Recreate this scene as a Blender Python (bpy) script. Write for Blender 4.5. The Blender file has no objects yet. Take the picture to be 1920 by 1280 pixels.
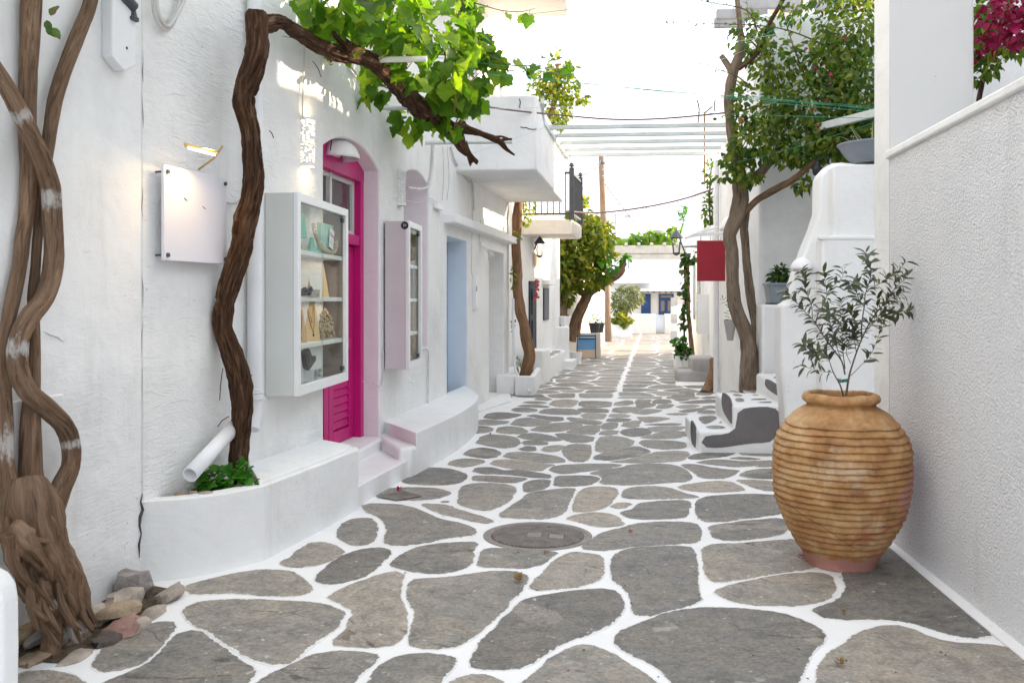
import bpy, bmesh, math, random
from math import sin, cos, pi, radians
from mathutils import Vector as V, Matrix, noise
random.seed(11)
SC = bpy.context.scene
COL = SC.collection
# ---------------------------------------------------------------- camera, sky, sun, exposure
F = 1706.67                      # focal length in pixels of a 1920 px wide picture
TH = math.atan(140 / F)          # the street runs along +Y, the camera looks a little to its left
RT, FW = V((cos(TH), sin(TH), 0)), V((-sin(TH), cos(TH), 0))
EYE = V((0, 0, 1.5))
cam = bpy.data.cameras.new('camera'); cam_ob = bpy.data.objects.new('camera', cam); COL.objects.link(cam_ob)
cam_ob.location = EYE; cam_ob.rotation_euler = (pi / 2, 0, TH)
cam.sensor_width = 36; cam.lens = 36 * F / 1920; cam.shift_y = -80 / 1920
cam.clip_start = 0.05; cam.clip_end = 600
cam.dof.use_dof = True; cam.dof.focus_distance = 7.5; cam.dof.aperture_fstop = 7
SC.camera = cam_ob
SUN_AZ, SUN_EL = radians(64), radians(15)       # azimuth clockwise from +Y
wd = bpy.data.worlds.new('World'); SC.world = wd; wd.use_nodes = True
wn = wd.node_tree.nodes; wl = wd.node_tree.links
sky = wn.new('ShaderNodeTexSky'); sky.sky_type = 'NISHITA'; sky.sun_disc = False
sky.sun_elevation = SUN_EL; sky.sun_rotation = SUN_AZ
sky.air_density = 1.0; sky.dust_density = 4.0; sky.ozone_density = 1.0
hz = wn.new('ShaderNodeMix'); hz.data_type = 'RGBA'; hz.inputs['Factor'].default_value = 0.72   # thin white overcast veil
hz.inputs['B'].default_value = (10.1, 10.7, 11.7, 1)
wl.new(sky.outputs[0], hz.inputs['A']); wl.new(hz.outputs['Result'], wn['Background'].inputs[0])
wn['Background'].inputs[1].default_value = 0.12
sun = bpy.data.lights.new('sun', 'SUN'); sun_ob = bpy.data.objects.new('sun', sun); COL.objects.link(sun_ob)
sun.energy = 5.0; sun.angle = radians(0.6); sun.color = (1.0, 0.80, 0.58)
S_DIR = V((sin(SUN_AZ) * cos(SUN_EL), cos(SUN_AZ) * cos(SUN_EL), sin(SUN_EL)))
sun_ob.rotation_euler = S_DIR.to_track_quat('Z', 'Y').to_euler(); sun_ob.location = (8, 8, 12)
vs = SC.view_settings; vs.view_transform = 'Standard'; vs.look = 'None'; vs.gamma = 1; vs.exposure = 1.1
vs.use_curve_mapping = False
SC.cycles.max_bounces = 8; SC.cycles.diffuse_bounces = 5; SC.cycles.transparent_max_bounces = 12
SC.cycles.use_denoising = True
# ---------------------------------------------------------------- where a pixel of the photograph lies
def ray(px, py): return FW + RT * ((px - 960) / F) + V((0, 0, 1)) * ((560 - py) / F)
def P(px, py, Z): return EYE + ray(px, py) * Z
def G(px, py, z=0.0):
    return EYE + ray(px, py) * ((1.5 - z) * F / (py - 560))
def onY(px, py, Y):              # on the vertical plane Y = const
    r = ray(px, py); return EYE + r * (Y / r.y)
def onX(px, py, X):
    r = ray(px, py); return EYE + r * (X / r.x)
LW = [V((-2.84, 1.1, 0)), V((-2.35, 4.64, 0)), V((-2.115, 5.95, 0)), V((-2.0, 6.55, 0)), V((-1.86, 8.6, 0)), V((-1.62, 11.2, 0)), V((-1.27, 14.9, 0))]
def WL(px, py, off=0.0, poly=LW):  # on the left facade; also the directions along and out of it
    r = ray(px, py)
    for a, b in zip(poly, poly[1:]):
        t = (b - a).normalized(); n = V((t.y, -t.x, 0)); a2 = a + n * off
        den = r.dot(n)
        if abs(den) < 1e-6: continue
        k = (a2 - EYE).dot(n) / den
        p = EYE + r * k; s = (p - a2).dot(t)
        if -1e-4 <= s <= (b - a).length + 1e-4 or (b is poly[-1] and s > 0): return p, t, n
    return p, t, n
# ---------------------------------------------------------------- materials
def NT(name):
    m = bpy.data.materials.new(name); m.use_nodes = True
    nt = m.node_tree; nt.nodes.clear()
    out = nt.nodes.new('ShaderNodeOutputMaterial')
    return m, nt, out
def N(nt, t, **kw):
    n = nt.nodes.new('ShaderNode' + t)
    for k, v in kw.items():
        if k in n.inputs.keys(): 
            if hasattr(v, 'links') or isinstance(v, bpy.types.NodeSocket): nt.links.new(v, n.inputs[k])
            else: n.inputs[k].default_value = v
        else: setattr(n, k, v)
    return n
def c4(c): return (*c, 1) if len(c) == 3 else c
def pos(nt, scale=(1, 1, 1), coord='world'):
    if coord == 'world': s = N(nt, 'NewGeometry').outputs['Position']
    elif coord == 'object': s = N(nt, 'TexCoord').outputs['Object']
    else: s = N(nt, 'Attribute', attribute_name=coord).outputs['Vector']
    return N(nt, 'Mapping', Vector=s, Scale=scale).outputs[0]
def nz(nt, vec, scale, detail=4, rough=.55, dist=0):
    return N(nt, 'TexNoise', Vector=vec, Scale=scale, Detail=detail, Roughness=rough, Distortion=dist).outputs['Fac']
def ramp(nt, fac, stops, interp='LINEAR'):
    r = N(nt, 'ValToRGB', Fac=fac); cr = r.color_ramp; cr.interpolation = interp
    while len(cr.elements) < len(stops): cr.elements.new(.5)
    for e, (p, c) in zip(cr.elements, stops): e.position = p; e.color = c4(c) if not isinstance(c, (int, float)) else (c, c, c, 1)
    return r.outputs[0]
def mixc(nt, fac, a, b, mode='MIX'):
    m = N(nt, 'Mix', data_type='RGBA', blend_type=mode)
    for sock, v in (('Factor', fac), ('A', a), ('B', b)):
        i = [s for s in m.inputs if s.name == sock and (s.type == 'RGBA' or sock == 'Factor' and s.type == 'VALUE')][0]
        if isinstance(v, bpy.types.NodeSocket): nt.links.new(v, i)
        else: i.default_value = c4(v) if isinstance(v, tuple) else v
    return [o for o in m.outputs if o.type == 'RGBA'][0]
def mth(nt, op, a, b=0.0):
    m = N(nt, 'Math', operation=op)
    for i, v in enumerate((a, b)):
        if isinstance(v, bpy.types.NodeSocket): nt.links.new(v, m.inputs[i])
        else: m.inputs[i].default_value = v
    return m.outputs[0]
def bump(nt, h, strength, dist, nrm=None):
    b = N(nt, 'Bump', Height=h, Strength=strength, Distance=dist)
    if nrm: nt.links.new(nrm, b.inputs['Normal'])
    return b.outputs[0]
def bsdf(nt, out, col, rough, nrm=None, metal=0, spec=.4):
    p = N(nt, 'BsdfPrincipled', Roughness=rough, Metallic=metal)
    p.inputs['Specular IOR Level'].default_value = spec
    if isinstance(col, bpy.types.NodeSocket): nt.links.new(col, p.inputs['Base Color'])
    else: p.inputs['Base Color'].default_value = c4(col)
    if nrm: nt.links.new(nrm, p.inputs['Normal'])
    nt.links.new(p.outputs[0], out.inputs[0]); return p
def mat(name, col, rough=.6, var=.08, vs=3, b=.15, bs=40, bd=.004, metal=0, spec=.4, coord='world', stretch=(1, 1, 1)):
    m, nt, out = NT(name)
    v = pos(nt, stretch, coord)
    n1 = nz(nt, v, vs, 5)
    dark = tuple(x * (1 - var * 2) for x in col); lite = tuple(min(1, x * (1 + var)) for x in col)
    c = ramp(nt, n1, [(.3, dark), (.65, lite)])
    bsdf(nt, out, c, rough, bump(nt, nz(nt, v, bs, 3), b, bd) if b else None, metal, spec)
    return m
def plaster(name, col, grain=.35, gs=55, lump=.5, ridges=.35, dirt=.06, rough=.75, spec=.25, gd=.01, gdet=4):
    m, nt, out = NT(name)
    v = pos(nt)
    d1 = nz(nt, v, 1.3, 6, .62)
    c = ramp(nt, d1, [(.25, tuple(x * (1 - dirt * 1.6) for x in col)), (.5, col), (.8, tuple(min(1, x * 1.02) for x in col))])
    spots = ramp(nt, nz(nt, v, 34, 2, .5), [(.27, (.45, .42, .38)), (.30, (1, 1, 1))])
    sp2 = ramp(nt, nz(nt, v, 2.2, 2), [(.52, 0.0), (.62, 1.0)])
    c = mixc(nt, mth(nt, 'MULTIPLY', sp2, .5), c, mixc(nt, 1.0, c, spots, 'MULTIPLY'))
    vr = pos(nt, (1.6, 1.6, 7))
    stn = ramp(nt, nz(nt, pos(nt, (3.5, 3.5, .5)), 1.6, 6, .7), [(.56, (1, 1, 1)), (.75, (.90, .885, .86))]); c = mixc(nt, 1.0, c, stn, 'MULTIPLY')
    rmask = ramp(nt, nz(nt, v, 1.1, 2), [(.40, 0.0), (.62, 1.0)])
    nr = bump(nt, nz(nt, v, 2.1, 3, .5), lump, .06)
    if ridges: nr = bump(nt, mth(nt, 'MULTIPLY', nz(nt, vr, 3.2, 6, .6, 1.8), mth(nt, 'ADD', rmask, .25)), ridges, .025, nr)
    nr = bump(nt, nz(nt, v, gs, gdet, .6), grain, gd, nr)
    bsdf(nt, out, c, rough, nr, 0, spec)
    return m
def leafmat(name, a, b, c, trans=.45, gloss=.45):
    m, nt, out = NT(name)
    r = mth(nt, 'FRACT', mth(nt, 'ADD', N(nt, 'ObjectInfo').outputs['Random'], N(nt, 'Attribute', attribute_name='rnd').outputs['Fac']))
    col = ramp(nt, r, [(0, a), (.5, b), (1, c)])
    v = pos(nt); col = mixc(nt, .5, col, ramp(nt, nz(nt, v, 45, 3), [(.3, (.55, .55, .55)), (.7, (1, 1, 1))]), 'MULTIPLY')
    p = N(nt, 'BsdfPrincipled', Roughness=gloss); nt.links.new(col, p.inputs['Base Color'])
    p.inputs['Specular IOR Level'].default_value = .35
    nt.links.new(bump(nt, nz(nt, v, 60, 2), .25, .004), p.inputs['Normal'])
    t = N(nt, 'BsdfTranslucent'); nt.links.new(mixc(nt, 1.0, col, (1.5, 1.6, .55), 'MULTIPLY'), t.inputs['Color'])
    ms = N(nt, 'MixShader', Fac=trans); nt.links.new(p.outputs[0], ms.inputs[1]); nt.links.new(t.outputs[0], ms.inputs[2])
    nt.links.new(ms.outputs[0], out.inputs[0]); return m
def barkmat(name, a, b, c, bs=1.0, strength=.8, dist=.02, white=False):
    m, nt, out = NT(name)
    v = pos(nt, (16 * bs, 16 * bs, 2.2 * bs), 'bark')
    n1 = nz(nt, v, 1.6, 9, .72, 1.3); n2 = nz(nt, pos(nt, (1, 1, .5), 'bark'), 7, 5)
    col = ramp(nt, n1, [(.28, a), (.5, b), (.72, c)])
    col = mixc(nt, .55, col, ramp(nt, n2, [(.3, (.5, .5, .5)), (.65, (1.1, 1.05, 1))]), 'MULTIPLY')
    if white:   # limewash collars brushed on the trunk
        w = N(nt, 'Attribute', attribute_name='wash').outputs['Fac']
        f = ramp(nt, mth(nt, 'ADD', w, mth(nt, 'MULTIPLY', mth(nt, 'SUBTRACT', nz(nt, pos(nt, (1, 1, .7), 'bark'), 26, 6, .7), .5), 2.2)), [(.45, 0.0), (.85, 1.0)])
        col = mixc(nt, mth(nt, 'MULTIPLY', f, .75), col, (.55, .53, .5))
    nr = bump(nt, n2, .5, .03); nr = bump(nt, n1, strength, dist, nr)
    nr = bump(nt, nz(nt, v, 9, 4), .6, .008, nr)
    crk = nz(nt, v, 3.2, 6, .7, .5); col = mixc(nt, .75, col, ramp(nt, crk, [(.36, (.28, .25, .23)), (.46, (1, 1, 1))]), 'MULTIPLY')
    bsdf(nt, out, col, .85, nr, 0, .2); return m
def glassmat(name, tint=(.94, .97, .96), refl=.09):
    m, nt, out = NT(name)
    tr = N(nt, 'BsdfTransparent', Color=c4(tint)); gl = N(nt, 'BsdfGlossy', Roughness=.02)
    lw = N(nt, 'LayerWeight', Blend=.25)
    f = mth(nt, 'ADD', mth(nt, 'MULTIPLY', lw.outputs['Facing'], .10), refl * .4)
    ms = N(nt, 'MixShader'); nt.links.new(f, ms.inputs[0]); nt.links.new(tr.outputs[0], ms.inputs[1]); nt.links.new(gl.outputs[0], ms.inputs[2])
    nt.links.new(ms.outputs[0], out.inputs[0]); return m
def emit(name, col, s):
    m, nt, out = NT(name); e = N(nt, 'Emission', Color=c4(col), Strength=s); nt.links.new(e.outputs[0], out.inputs[0]); return m
# ---------------------------------------------------------------- mesh building
WM = {}
class MB:
    def __init__(s): s.v = []; s.f = []; s.m = []; s.bark = []; s.wash = []; s.cur = 0
    def add(s, verts, faces):
        o = len(s.v); s.v += [tuple(p) for p in verts]; s.f += [tuple(o + i for i in f) for f in faces]; s.m += [s.cur] * len(faces); return s
    def box(s, lo, hi, M=None):
        x0, y0, z0 = lo; x1, y1, z1 = hi
        vs_ = [V(p) for p in ((x0, y0, z0), (x1, y0, z0), (x1, y1, z0), (x0, y1, z0), (x0, y0, z1), (x1, y0, z1), (x1, y1, z1), (x0, y1, z1))]
        if M: vs_ = [M @ p for p in vs_]
        fs = [(0, 3, 2, 1), (4, 5, 6, 7), (0, 1, 5, 4), (1, 2, 6, 5), (2, 3, 7, 6), (3, 0, 4, 7)]
        if M and M.determinant() < 0: fs = [f[::-1] for f in fs]
        return s.add(vs_, fs)
    def prism(s, pts, d):            # polygon (3D points) swept by vector d
        pts = [V(p) for p in pts]; d = V(d); n = len(pts)
        nn = V((0, 0, 0))
        for i in range(n): nn += pts[i].cross(pts[(i + 1) % n])
        if nn.dot(d) < 0: pts = pts[::-1]
        return s.add(pts + [p + d for p in pts], [tuple(range(n))[::-1], tuple(range(n, 2 * n))] + [(i, (i + 1) % n, n + (i + 1) % n, n + i) for i in range(n)])
    def tube(s, pts, rad, n=10, knob=0.0, seed=0.0, caps=True, flute=0.0, wash=()):
        pts = [V(p) for p in pts]
        if not isinstance(rad, (list, tuple)): rad = [rad] * len(pts)
        T = [((pts[min(i + 1, len(pts) - 1)] - pts[max(i - 1, 0)]).normalized()) for i in range(len(pts))]
        u = V((0, 0, 1)) if abs(T[0].z) < .9 else V((1, 0, 0))
        u = (u - T[0] * u.dot(T[0])).normalized()
        o = len(s.v); L = 0.0
        for i, p in enumerate(pts):
            if i: L += (p - pts[i - 1]).length
            u = (u - T[i] * u.dot(T[i])); u = u.normalized() if u.length > 1e-6 else T[i].orthogonal().normalized()
            w = T[i].cross(u)
            for k in range(n):
                a = 2 * pi * k / n; dirv = u * cos(a) + w * sin(a); r = rad[i]
                if knob:
                    q = V((cos(a) * 1.6 + seed, sin(a) * 1.6, L * 5 / max(.3, rad[0] * 12)))
                    r *= 1 + knob * noise.fractal(q, 1.0, 2.0, 4) + flute * noise.noise(V((cos(a) * 4 + seed * 3, sin(a) * 4, L * 1.1)))
                s.v.append(tuple(p + dirv * r))
                s.bark.append((cos(a) * max(rad[0], .02), sin(a) * max(rad[0], .02), L + seed))
                s.wash.append(max([0] + [max(0, 1 - abs(L - c) / h) for c, h in wash]))
        for i in range(len(pts) - 1):
            for k in range(n):
                a_, b_ = o + i * n + k, o + i * n + (k + 1) % n
                s.f.append((a_, b_, b_ + n, a_ + n)); s.m.append(s.cur)
        if caps:
            s.f.append(tuple(o + k for k in range(n))[::-1]); s.m.append(s.cur)
            e = o + (len(pts) - 1) * n; s.f.append(tuple(e + k for k in range(n))); s.m.append(s.cur)
        return s
    def lathe(s, prof, c, n=24, axis=None, arc=2 * pi, a0=0):
        c = V(c); X, Y, Z = (V((1, 0, 0)), V((0, 1, 0)), V((0, 0, 1))) if axis is None else axis
        o = len(s.v); closed = abs(arc - 2 * pi) < 1e-6; m = n if closed else n + 1
        for r, z in prof:
            for k in range(m):
                a = a0 + arc * k / n; s.v.append(tuple(c + X * (cos(a) * r) + Y * (sin(a) * r) + Z * z))
        for i in range(len(prof) - 1):
            for k in range(n):
                k2 = (k + 1) % m
                s.f.append((o + i * m + k, o + i * m + k2, o + (i + 1) * m + k2, o + (i + 1) * m + k)); s.m.append(s.cur)
        return s
    def disc(s, c, r, n=24, axis=None):
        c = V(c); X, Y = (V((1, 0, 0)), V((0, 1, 0))) if axis is None else axis[:2]
        return s.add([c + X * (cos(2 * pi * k / n) * r) + Y * (sin(2 * pi * k / n) * r) for k in range(n)], [tuple(range(n))])
    def mesh(s, name, mats, smooth=False, ang=35):
        me = bpy.data.meshes.new(name); me.from_pydata(s.v, [], s.f); 
        for m in (mats if isinstance(mats, (list, tuple)) else [mats]): me.materials.append(m)
        if any(s.m): me.polygons.foreach_set('material_index', s.m)
        if s.bark and len(s.bark) == len(s.v):
            a = me.attributes.new('bark', 'FLOAT_VECTOR', 'POINT'); a.data.foreach_set('vector', [x for q in s.bark for x in q])
            if any(s.wash): a = me.attributes.new('wash', 'FLOAT', 'POINT'); a.data.foreach_set('value', s.wash)
        if smooth:
            me.polygons.foreach_set('use_smooth', [True] * len(me.polygons)); me.set_sharp_from_angle(angle=radians(ang))
        me.update(); return me
    def build(s, name, mats, parent=None, smooth=False, bevel=0, seg=2, ang=35, **tags):
        ob = link(name, s.mesh(name, mats, smooth or bevel > 0, ang), parent)
        if bevel:
            b = ob.modifiers.new('b', 'BEVEL'); b.width = bevel; b.segments = seg; b.limit_method = 'ANGLE'; b.angle_limit = radians(30); b.harden_normals = False
        for k, v in tags.items(): ob[k] = v
        return ob
def link(name, data, parent=None, M=None):
    ob = bpy.data.objects.new(name, data); COL.objects.link(ob)
    if M is not None: ob.matrix_basis = M
    WM[ob.name] = M.copy() if M is not None else Matrix()
    if parent: ob.parent = parent; ob.matrix_parent_inverse = WM[parent.name].inverted()
    return ob
def tag(ob, label, cat, group=None):
    ob['label'] = label; ob['category'] = cat
    if group: ob['group'] = group
    return ob
def thing(name, label, cat, loc=(0, 0, 0), group=None):
    ob = link(name, None, None, Matrix.Translation(V(loc))); ob.empty_display_size = .1
    return tag(ob, label, cat, group)
def copy_tree(o, M, label=None, parent=None):
    c = o.copy(); COL.objects.link(c)
    if parent is None:
        c.matrix_basis = M; WM[c.name] = M
        if label: c['label'] = label
    else: c.parent = parent; WM[c.name] = Matrix()
    for ch in [x for x in bpy.data.objects if x.parent == o]: copy_tree(ch, M, None, c)
    return c
def frame(p, t, n, z=V((0, 0, 1))):  # local x along the wall, y out of it, z up
    M = Matrix.Identity(4)
    for i, a in enumerate((t, n, z)):
        for r in range(3): M[r][i] = a[r]
    M.translation = p; return M
def spline(pts, step=.05, rad=None):  # Catmull-Rom through points, with radii
    pts = [V(p) for p in pts]; rad = rad or [0] * len(pts)
    out, ro = [], []
    for i in range(len(pts) - 1):
        p0, p1, p2, p3 = pts[max(i - 1, 0)], pts[i], pts[i + 1], pts[min(i + 2, len(pts) - 1)]
        k = max(2, int((p2 - p1).length / step))
        for j in range(k):
            t = j / k
            out.append(.5 * ((2 * p1) + (p2 - p0) * t + (2 * p0 - 5 * p1 + 4 * p2 - p3) * t * t + (3 * p1 - p0 - 3 * p2 + p3) * t ** 3)); ro.append(rad[i] + (rad[i + 1] - rad[i]) * t)
    out.append(pts[-1]); ro.append(rad[-1])
    return out, ro
def chaikin(p, k=2, closed=True):
    for _ in range(k):
        q = []
        for i in range(len(p) if closed else len(p) - 1):
            a, b = p[i], p[(i + 1) % len(p)]; q += [a * .75 + b * .25, a * .25 + b * .75]
        p = q if closed else [p[0]] + q + [p[-1]]
    return p
def resample(p, n):
    L = [0]
    for i in range(len(p)): L.append(L[-1] + (p[(i + 1) % len(p)] - p[i]).length)
    out = []; j = 0
    for k in range(n):
        t = L[-1] * k / n
        while L[j + 1] < t: j += 1
        f = (t - L[j]) / max(1e-9, L[j + 1] - L[j]); out.append(p[j].lerp(p[(j + 1) % len(p)], f))
    return out
def area2(p): return sum(p[i].x * p[(i + 1) % len(p)].y - p[(i + 1) % len(p)].x * p[i].y for i in range(len(p))) / 2
def wire(name, pts, r, mat_, label, cat, group=None, n=5):
    mb = MB(); mb.tube(pts, r, n); ob = mb.build(name, mat_, smooth=True); return tag(ob, label, cat, group)
def sag(a, b, s, k=16):
    a, b = V(a), V(b); return [a.lerp(b, i / k) - V((0, 0, s * 4 * (i / k) * (1 - i / k))) for i in range(k + 1)]
# ---------------------------------------------------------------- the materials
M_ = {}
M_['wall'] = plaster('white_plaster', (.80, .80, .785), grain=.4, gs=70, lump=.8, ridges=.5, dirt=.09)
M_['wall2'] = plaster('smooth_white_plaster', (.80, .80, .79), grain=.25, gs=60, lump=.7, ridges=.25, dirt=.10)
M_['stucco'] = plaster('rough_white_stucco', (.83, .83, .845), grain=1.0, gs=86, lump=.3, ridges=0, gd=.026, dirt=.05, gdet=2)
M_['bench'] = plaster('whitewashed_masonry', (.80, .80, .79), grain=.2, gs=40, lump=.6, ridges=.15, dirt=.05)
M_['pinkwall'] = plaster('pale_pink_plaster', (.80, .735, .765), grain=.3, gs=70, lump=.5, ridges=.12)
M_['pinkstep'] = plaster('faint_pink_plaster', (.80, .79, .79), grain=.2, gs=40, lump=.4, ridges=.1)
M_['bluewall'] = plaster('pale_blue_plaster', (.73, .77, .815), grain=.15, gs=70, lump=.3, ridges=.1)
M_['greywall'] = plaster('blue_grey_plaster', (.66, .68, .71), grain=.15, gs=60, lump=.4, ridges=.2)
M_['ochre'] = plaster('pale_ochre_plaster', (.72, .52, .32), grain=.15, gs=60)
M_['cream'] = plaster('cream_plaster', (.78, .72, .64), grain=.15, gs=60)
M_['column'] = plaster('beige_column_face', (.55, .54, .52), grain=.12, gs=90, lump=.1, ridges=0, dirt=.02)
M_['grout'] = plaster('painted_white_joint', (.80, .79, .78), grain=.35, gs=50, lump=.3, ridges=0, dirt=.07, rough=.7)
M_['magenta'] = mat('magenta_paint', (.53, .006, .17), .45, .06, 3, .1, 30)
M_['white'] = mat('white_paint', (.80, .80, .79), .4, .02, 4, .05, 60)
M_['cabgrey'] = mat('grey_white_board', (.62, .63, .60), .45, .03, 2, .03, 80)
M_['signwhite'] = mat('lilac_white_board', (.72, .71, .76), .35, .015, 2, .02, 80)
M_['pvc'] = mat('white_pvc', (.76, .77, .78), .35, .03, 4, .03, 50)
M_['cable'] = mat('grey_white_cable', (.55, .54, .52), .5, .1, 8, 0)
M_['black'] = mat('black_metal', (.02, .021, .024), .45, .1, 8, .1, 60)
M_['iron'] = mat('dark_grey_iron', (.06, .065, .075), .5, .1, 8, .2, 60)
M_['steel'] = mat('brushed_steel', (.5, .5, .5), .3, .05, 8, .05, 90, metal=1)
M_['blue'] = mat('deep_blue_paint', (.015, .06, .18), .5, .1, 4, .1, 30)
M_['bluedoor'] = mat('sky_blue_paint', (.25, .46, .70), .5, .06, 4, .1, 30)
M_['boardblue'] = mat('mid_blue_board', (.12, .28, .52), .5, .04, 4, .05, 30)
M_['navy'] = mat('dark_navy_paint', (.02, .03, .045), .5, .1, 4, .1, 30)
M_['sage'] = mat('pale_sage_metal', (.56, .60, .585), .5, .06, 5, .1, 40)
M_['red'] = mat('crimson_sign_paint', (.33, .012, .03), .55, .05, 6, .05, 60)
M_['grey'] = mat('blue_grey_plastic', (.22, .25, .29), .45, .05, 6, .05, 60)
M_['soil'] = mat('dry_soil', (.10, .07, .045), .95, .25, 12, 1, 40, .03)
M_['wood'] = mat('pale_pine', (.66, .46, .24), .55, .15, 3, .1, 30, stretch=(1, 1, .15))
M_['polewood'] = mat('weathered_pole_wood', (.26, .17, .105), .85, .25, 6, .5, 20, .01, stretch=(6, 6, .4))
M_['greywood'] = mat('grey_beam_wood', (.34, .33, .33), .8, .12, 5, .2, 30)
M_['whitewood'] = mat('whitewashed_beam', (.70, .67, .62), .8, .08, 5, .4, 25, .01)
M_['mint'] = mat('mint_card', (.22, .58, .44), .5, .05, 5, 0)
M_['mintpale'] = mat('pale_mint_card', (.30, .55, .46), .5, .05, 5, 0)
M_['gold'] = mat('gold_metal', (.65, .42, .14), .3, .1, 20, 0, metal=1)
M_['pearl'] = mat('pearl_bead', (.42, .33, .20), .35, .2, 30, 0)
M_['darkbead'] = mat('dark_bead', (.03, .03, .05), .3, .3, 40, 0)
M_['bust'] = mat('dark_grey_velvet', (.10, .095, .095), .9, .1, 6, .1, 80)
M_['taupe'] = mat('taupe_card', (.42, .36, .32), .6, .05, 6, 0)
M_['ropecol'] = mat('beige_rope', (.52, .44, .32), .85, .15, 60, .4, 120, .003)
M_['string'] = mat('green_string', (.02, .24, .13), .5, .05, 6, 0)
M_['palestring'] = mat('pale_string', (.55, .62, .60), .5, .05, 6, 0)
M_['browncable'] = mat('brown_cable', (.20, .12, .11), .6, .1, 10, 0)
M_['glass'] = glassmat('clear_glass', (.93, .95, .94), .03)
M_['pane'] = mat('dark_window_glass', (.10, .085, .085), .08, .1, 2, 0, spec=.6)
M_['warm'] = emit('warm_lamp_glow', (1, .72, .40), 5)
M_['warm2'] = emit('warm_hole_glow', (1, .80, .52), 1.7)
M_['mortarpatch'] = plaster('grey_render', (.165, .152, .152), grain=.35, gs=40, lump=.4, ridges=.2, dirt=.25)
M_['stonegrey'] = plaster('pale_grey_stone', (.40, .385, .37), grain=.6, gs=40, lump=.6, ridges=.3, dirt=.2)
M_['petal'] = leafmat('magenta_petal', (.35, .0, .07), (.45, .005, .12), (.5, .02, .16), .3)
M_['grape'] = leafmat('grape_leaf', (.045, .12, .012), (.115, .24, .02), (.30, .42, .038), .58, .42)
M_['boug'] = leafmat('bougainvillea_leaf', (.034, .088, .014), (.095, .165, .024), (.25, .28, .045), .52, .5)
M_['boug2'] = leafmat('yellowed_leaf', (.08, .14, .018), (.17, .215, .028), (.33, .30, .05), .55)
M_['olive'] = leafmat('olive_leaf', (.045, .060, .036), (.095, .112, .068), (.17, .19, .12), .2, .5)
M_['fresh'] = leafmat('fresh_leaf', (.03, .13, .012), (.05, .2, .015), (.10, .28, .025), .4)
M_['potleaf'] = leafmat('dark_pot_leaf', (.02, .06, .012), (.04, .10, .015), (.10, .17, .02), .3)
M_['silver'] = leafmat('silver_olive_leaf', (.09, .115, .055), (.15, .17, .08), (.24, .24, .11), .35)
M_['redflower'] = leafmat('crimson_bract', (.16, .0, .03), (.27, .004, .06), (.38, .01, .10), .3)
M_['dryleaf'] = leafmat('dry_leaf', (.22, .11, .03), (.28, .15, .05), (.3, .2, .08), .2)
M_['vinebark'] = barkmat('shaggy_vine_bark', (.014, .007, .004), (.105, .053, .028), (.31, .19, .12), 1.0, 1.0, .04)
M_['oldbark'] = barkmat('brown_trunk_bark', (.075, .042, .024), (.215, .135, .085), (.36, .255, .175), .8, .9, .02, True)
M_['greybark'] = barkmat('grey_trunk_bark', (.09, .065, .045), (.22, .165, .12), (.33, .27, .21), .6, .6, .012)
M_['redbark'] = barkmat('tan_trunk_bark', (.13, .07, .035), (.28, .16, .09), (.38, .25, .16), .6, .6, .012)
M_['twig'] = mat('brown_twig', (.10, .06, .04), .8, .2, 20, .3, 60)
M_['olivetwig'] = mat('grey_brown_twig', (.14, .10, .075), .8, .2, 20, .3, 60)
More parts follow.
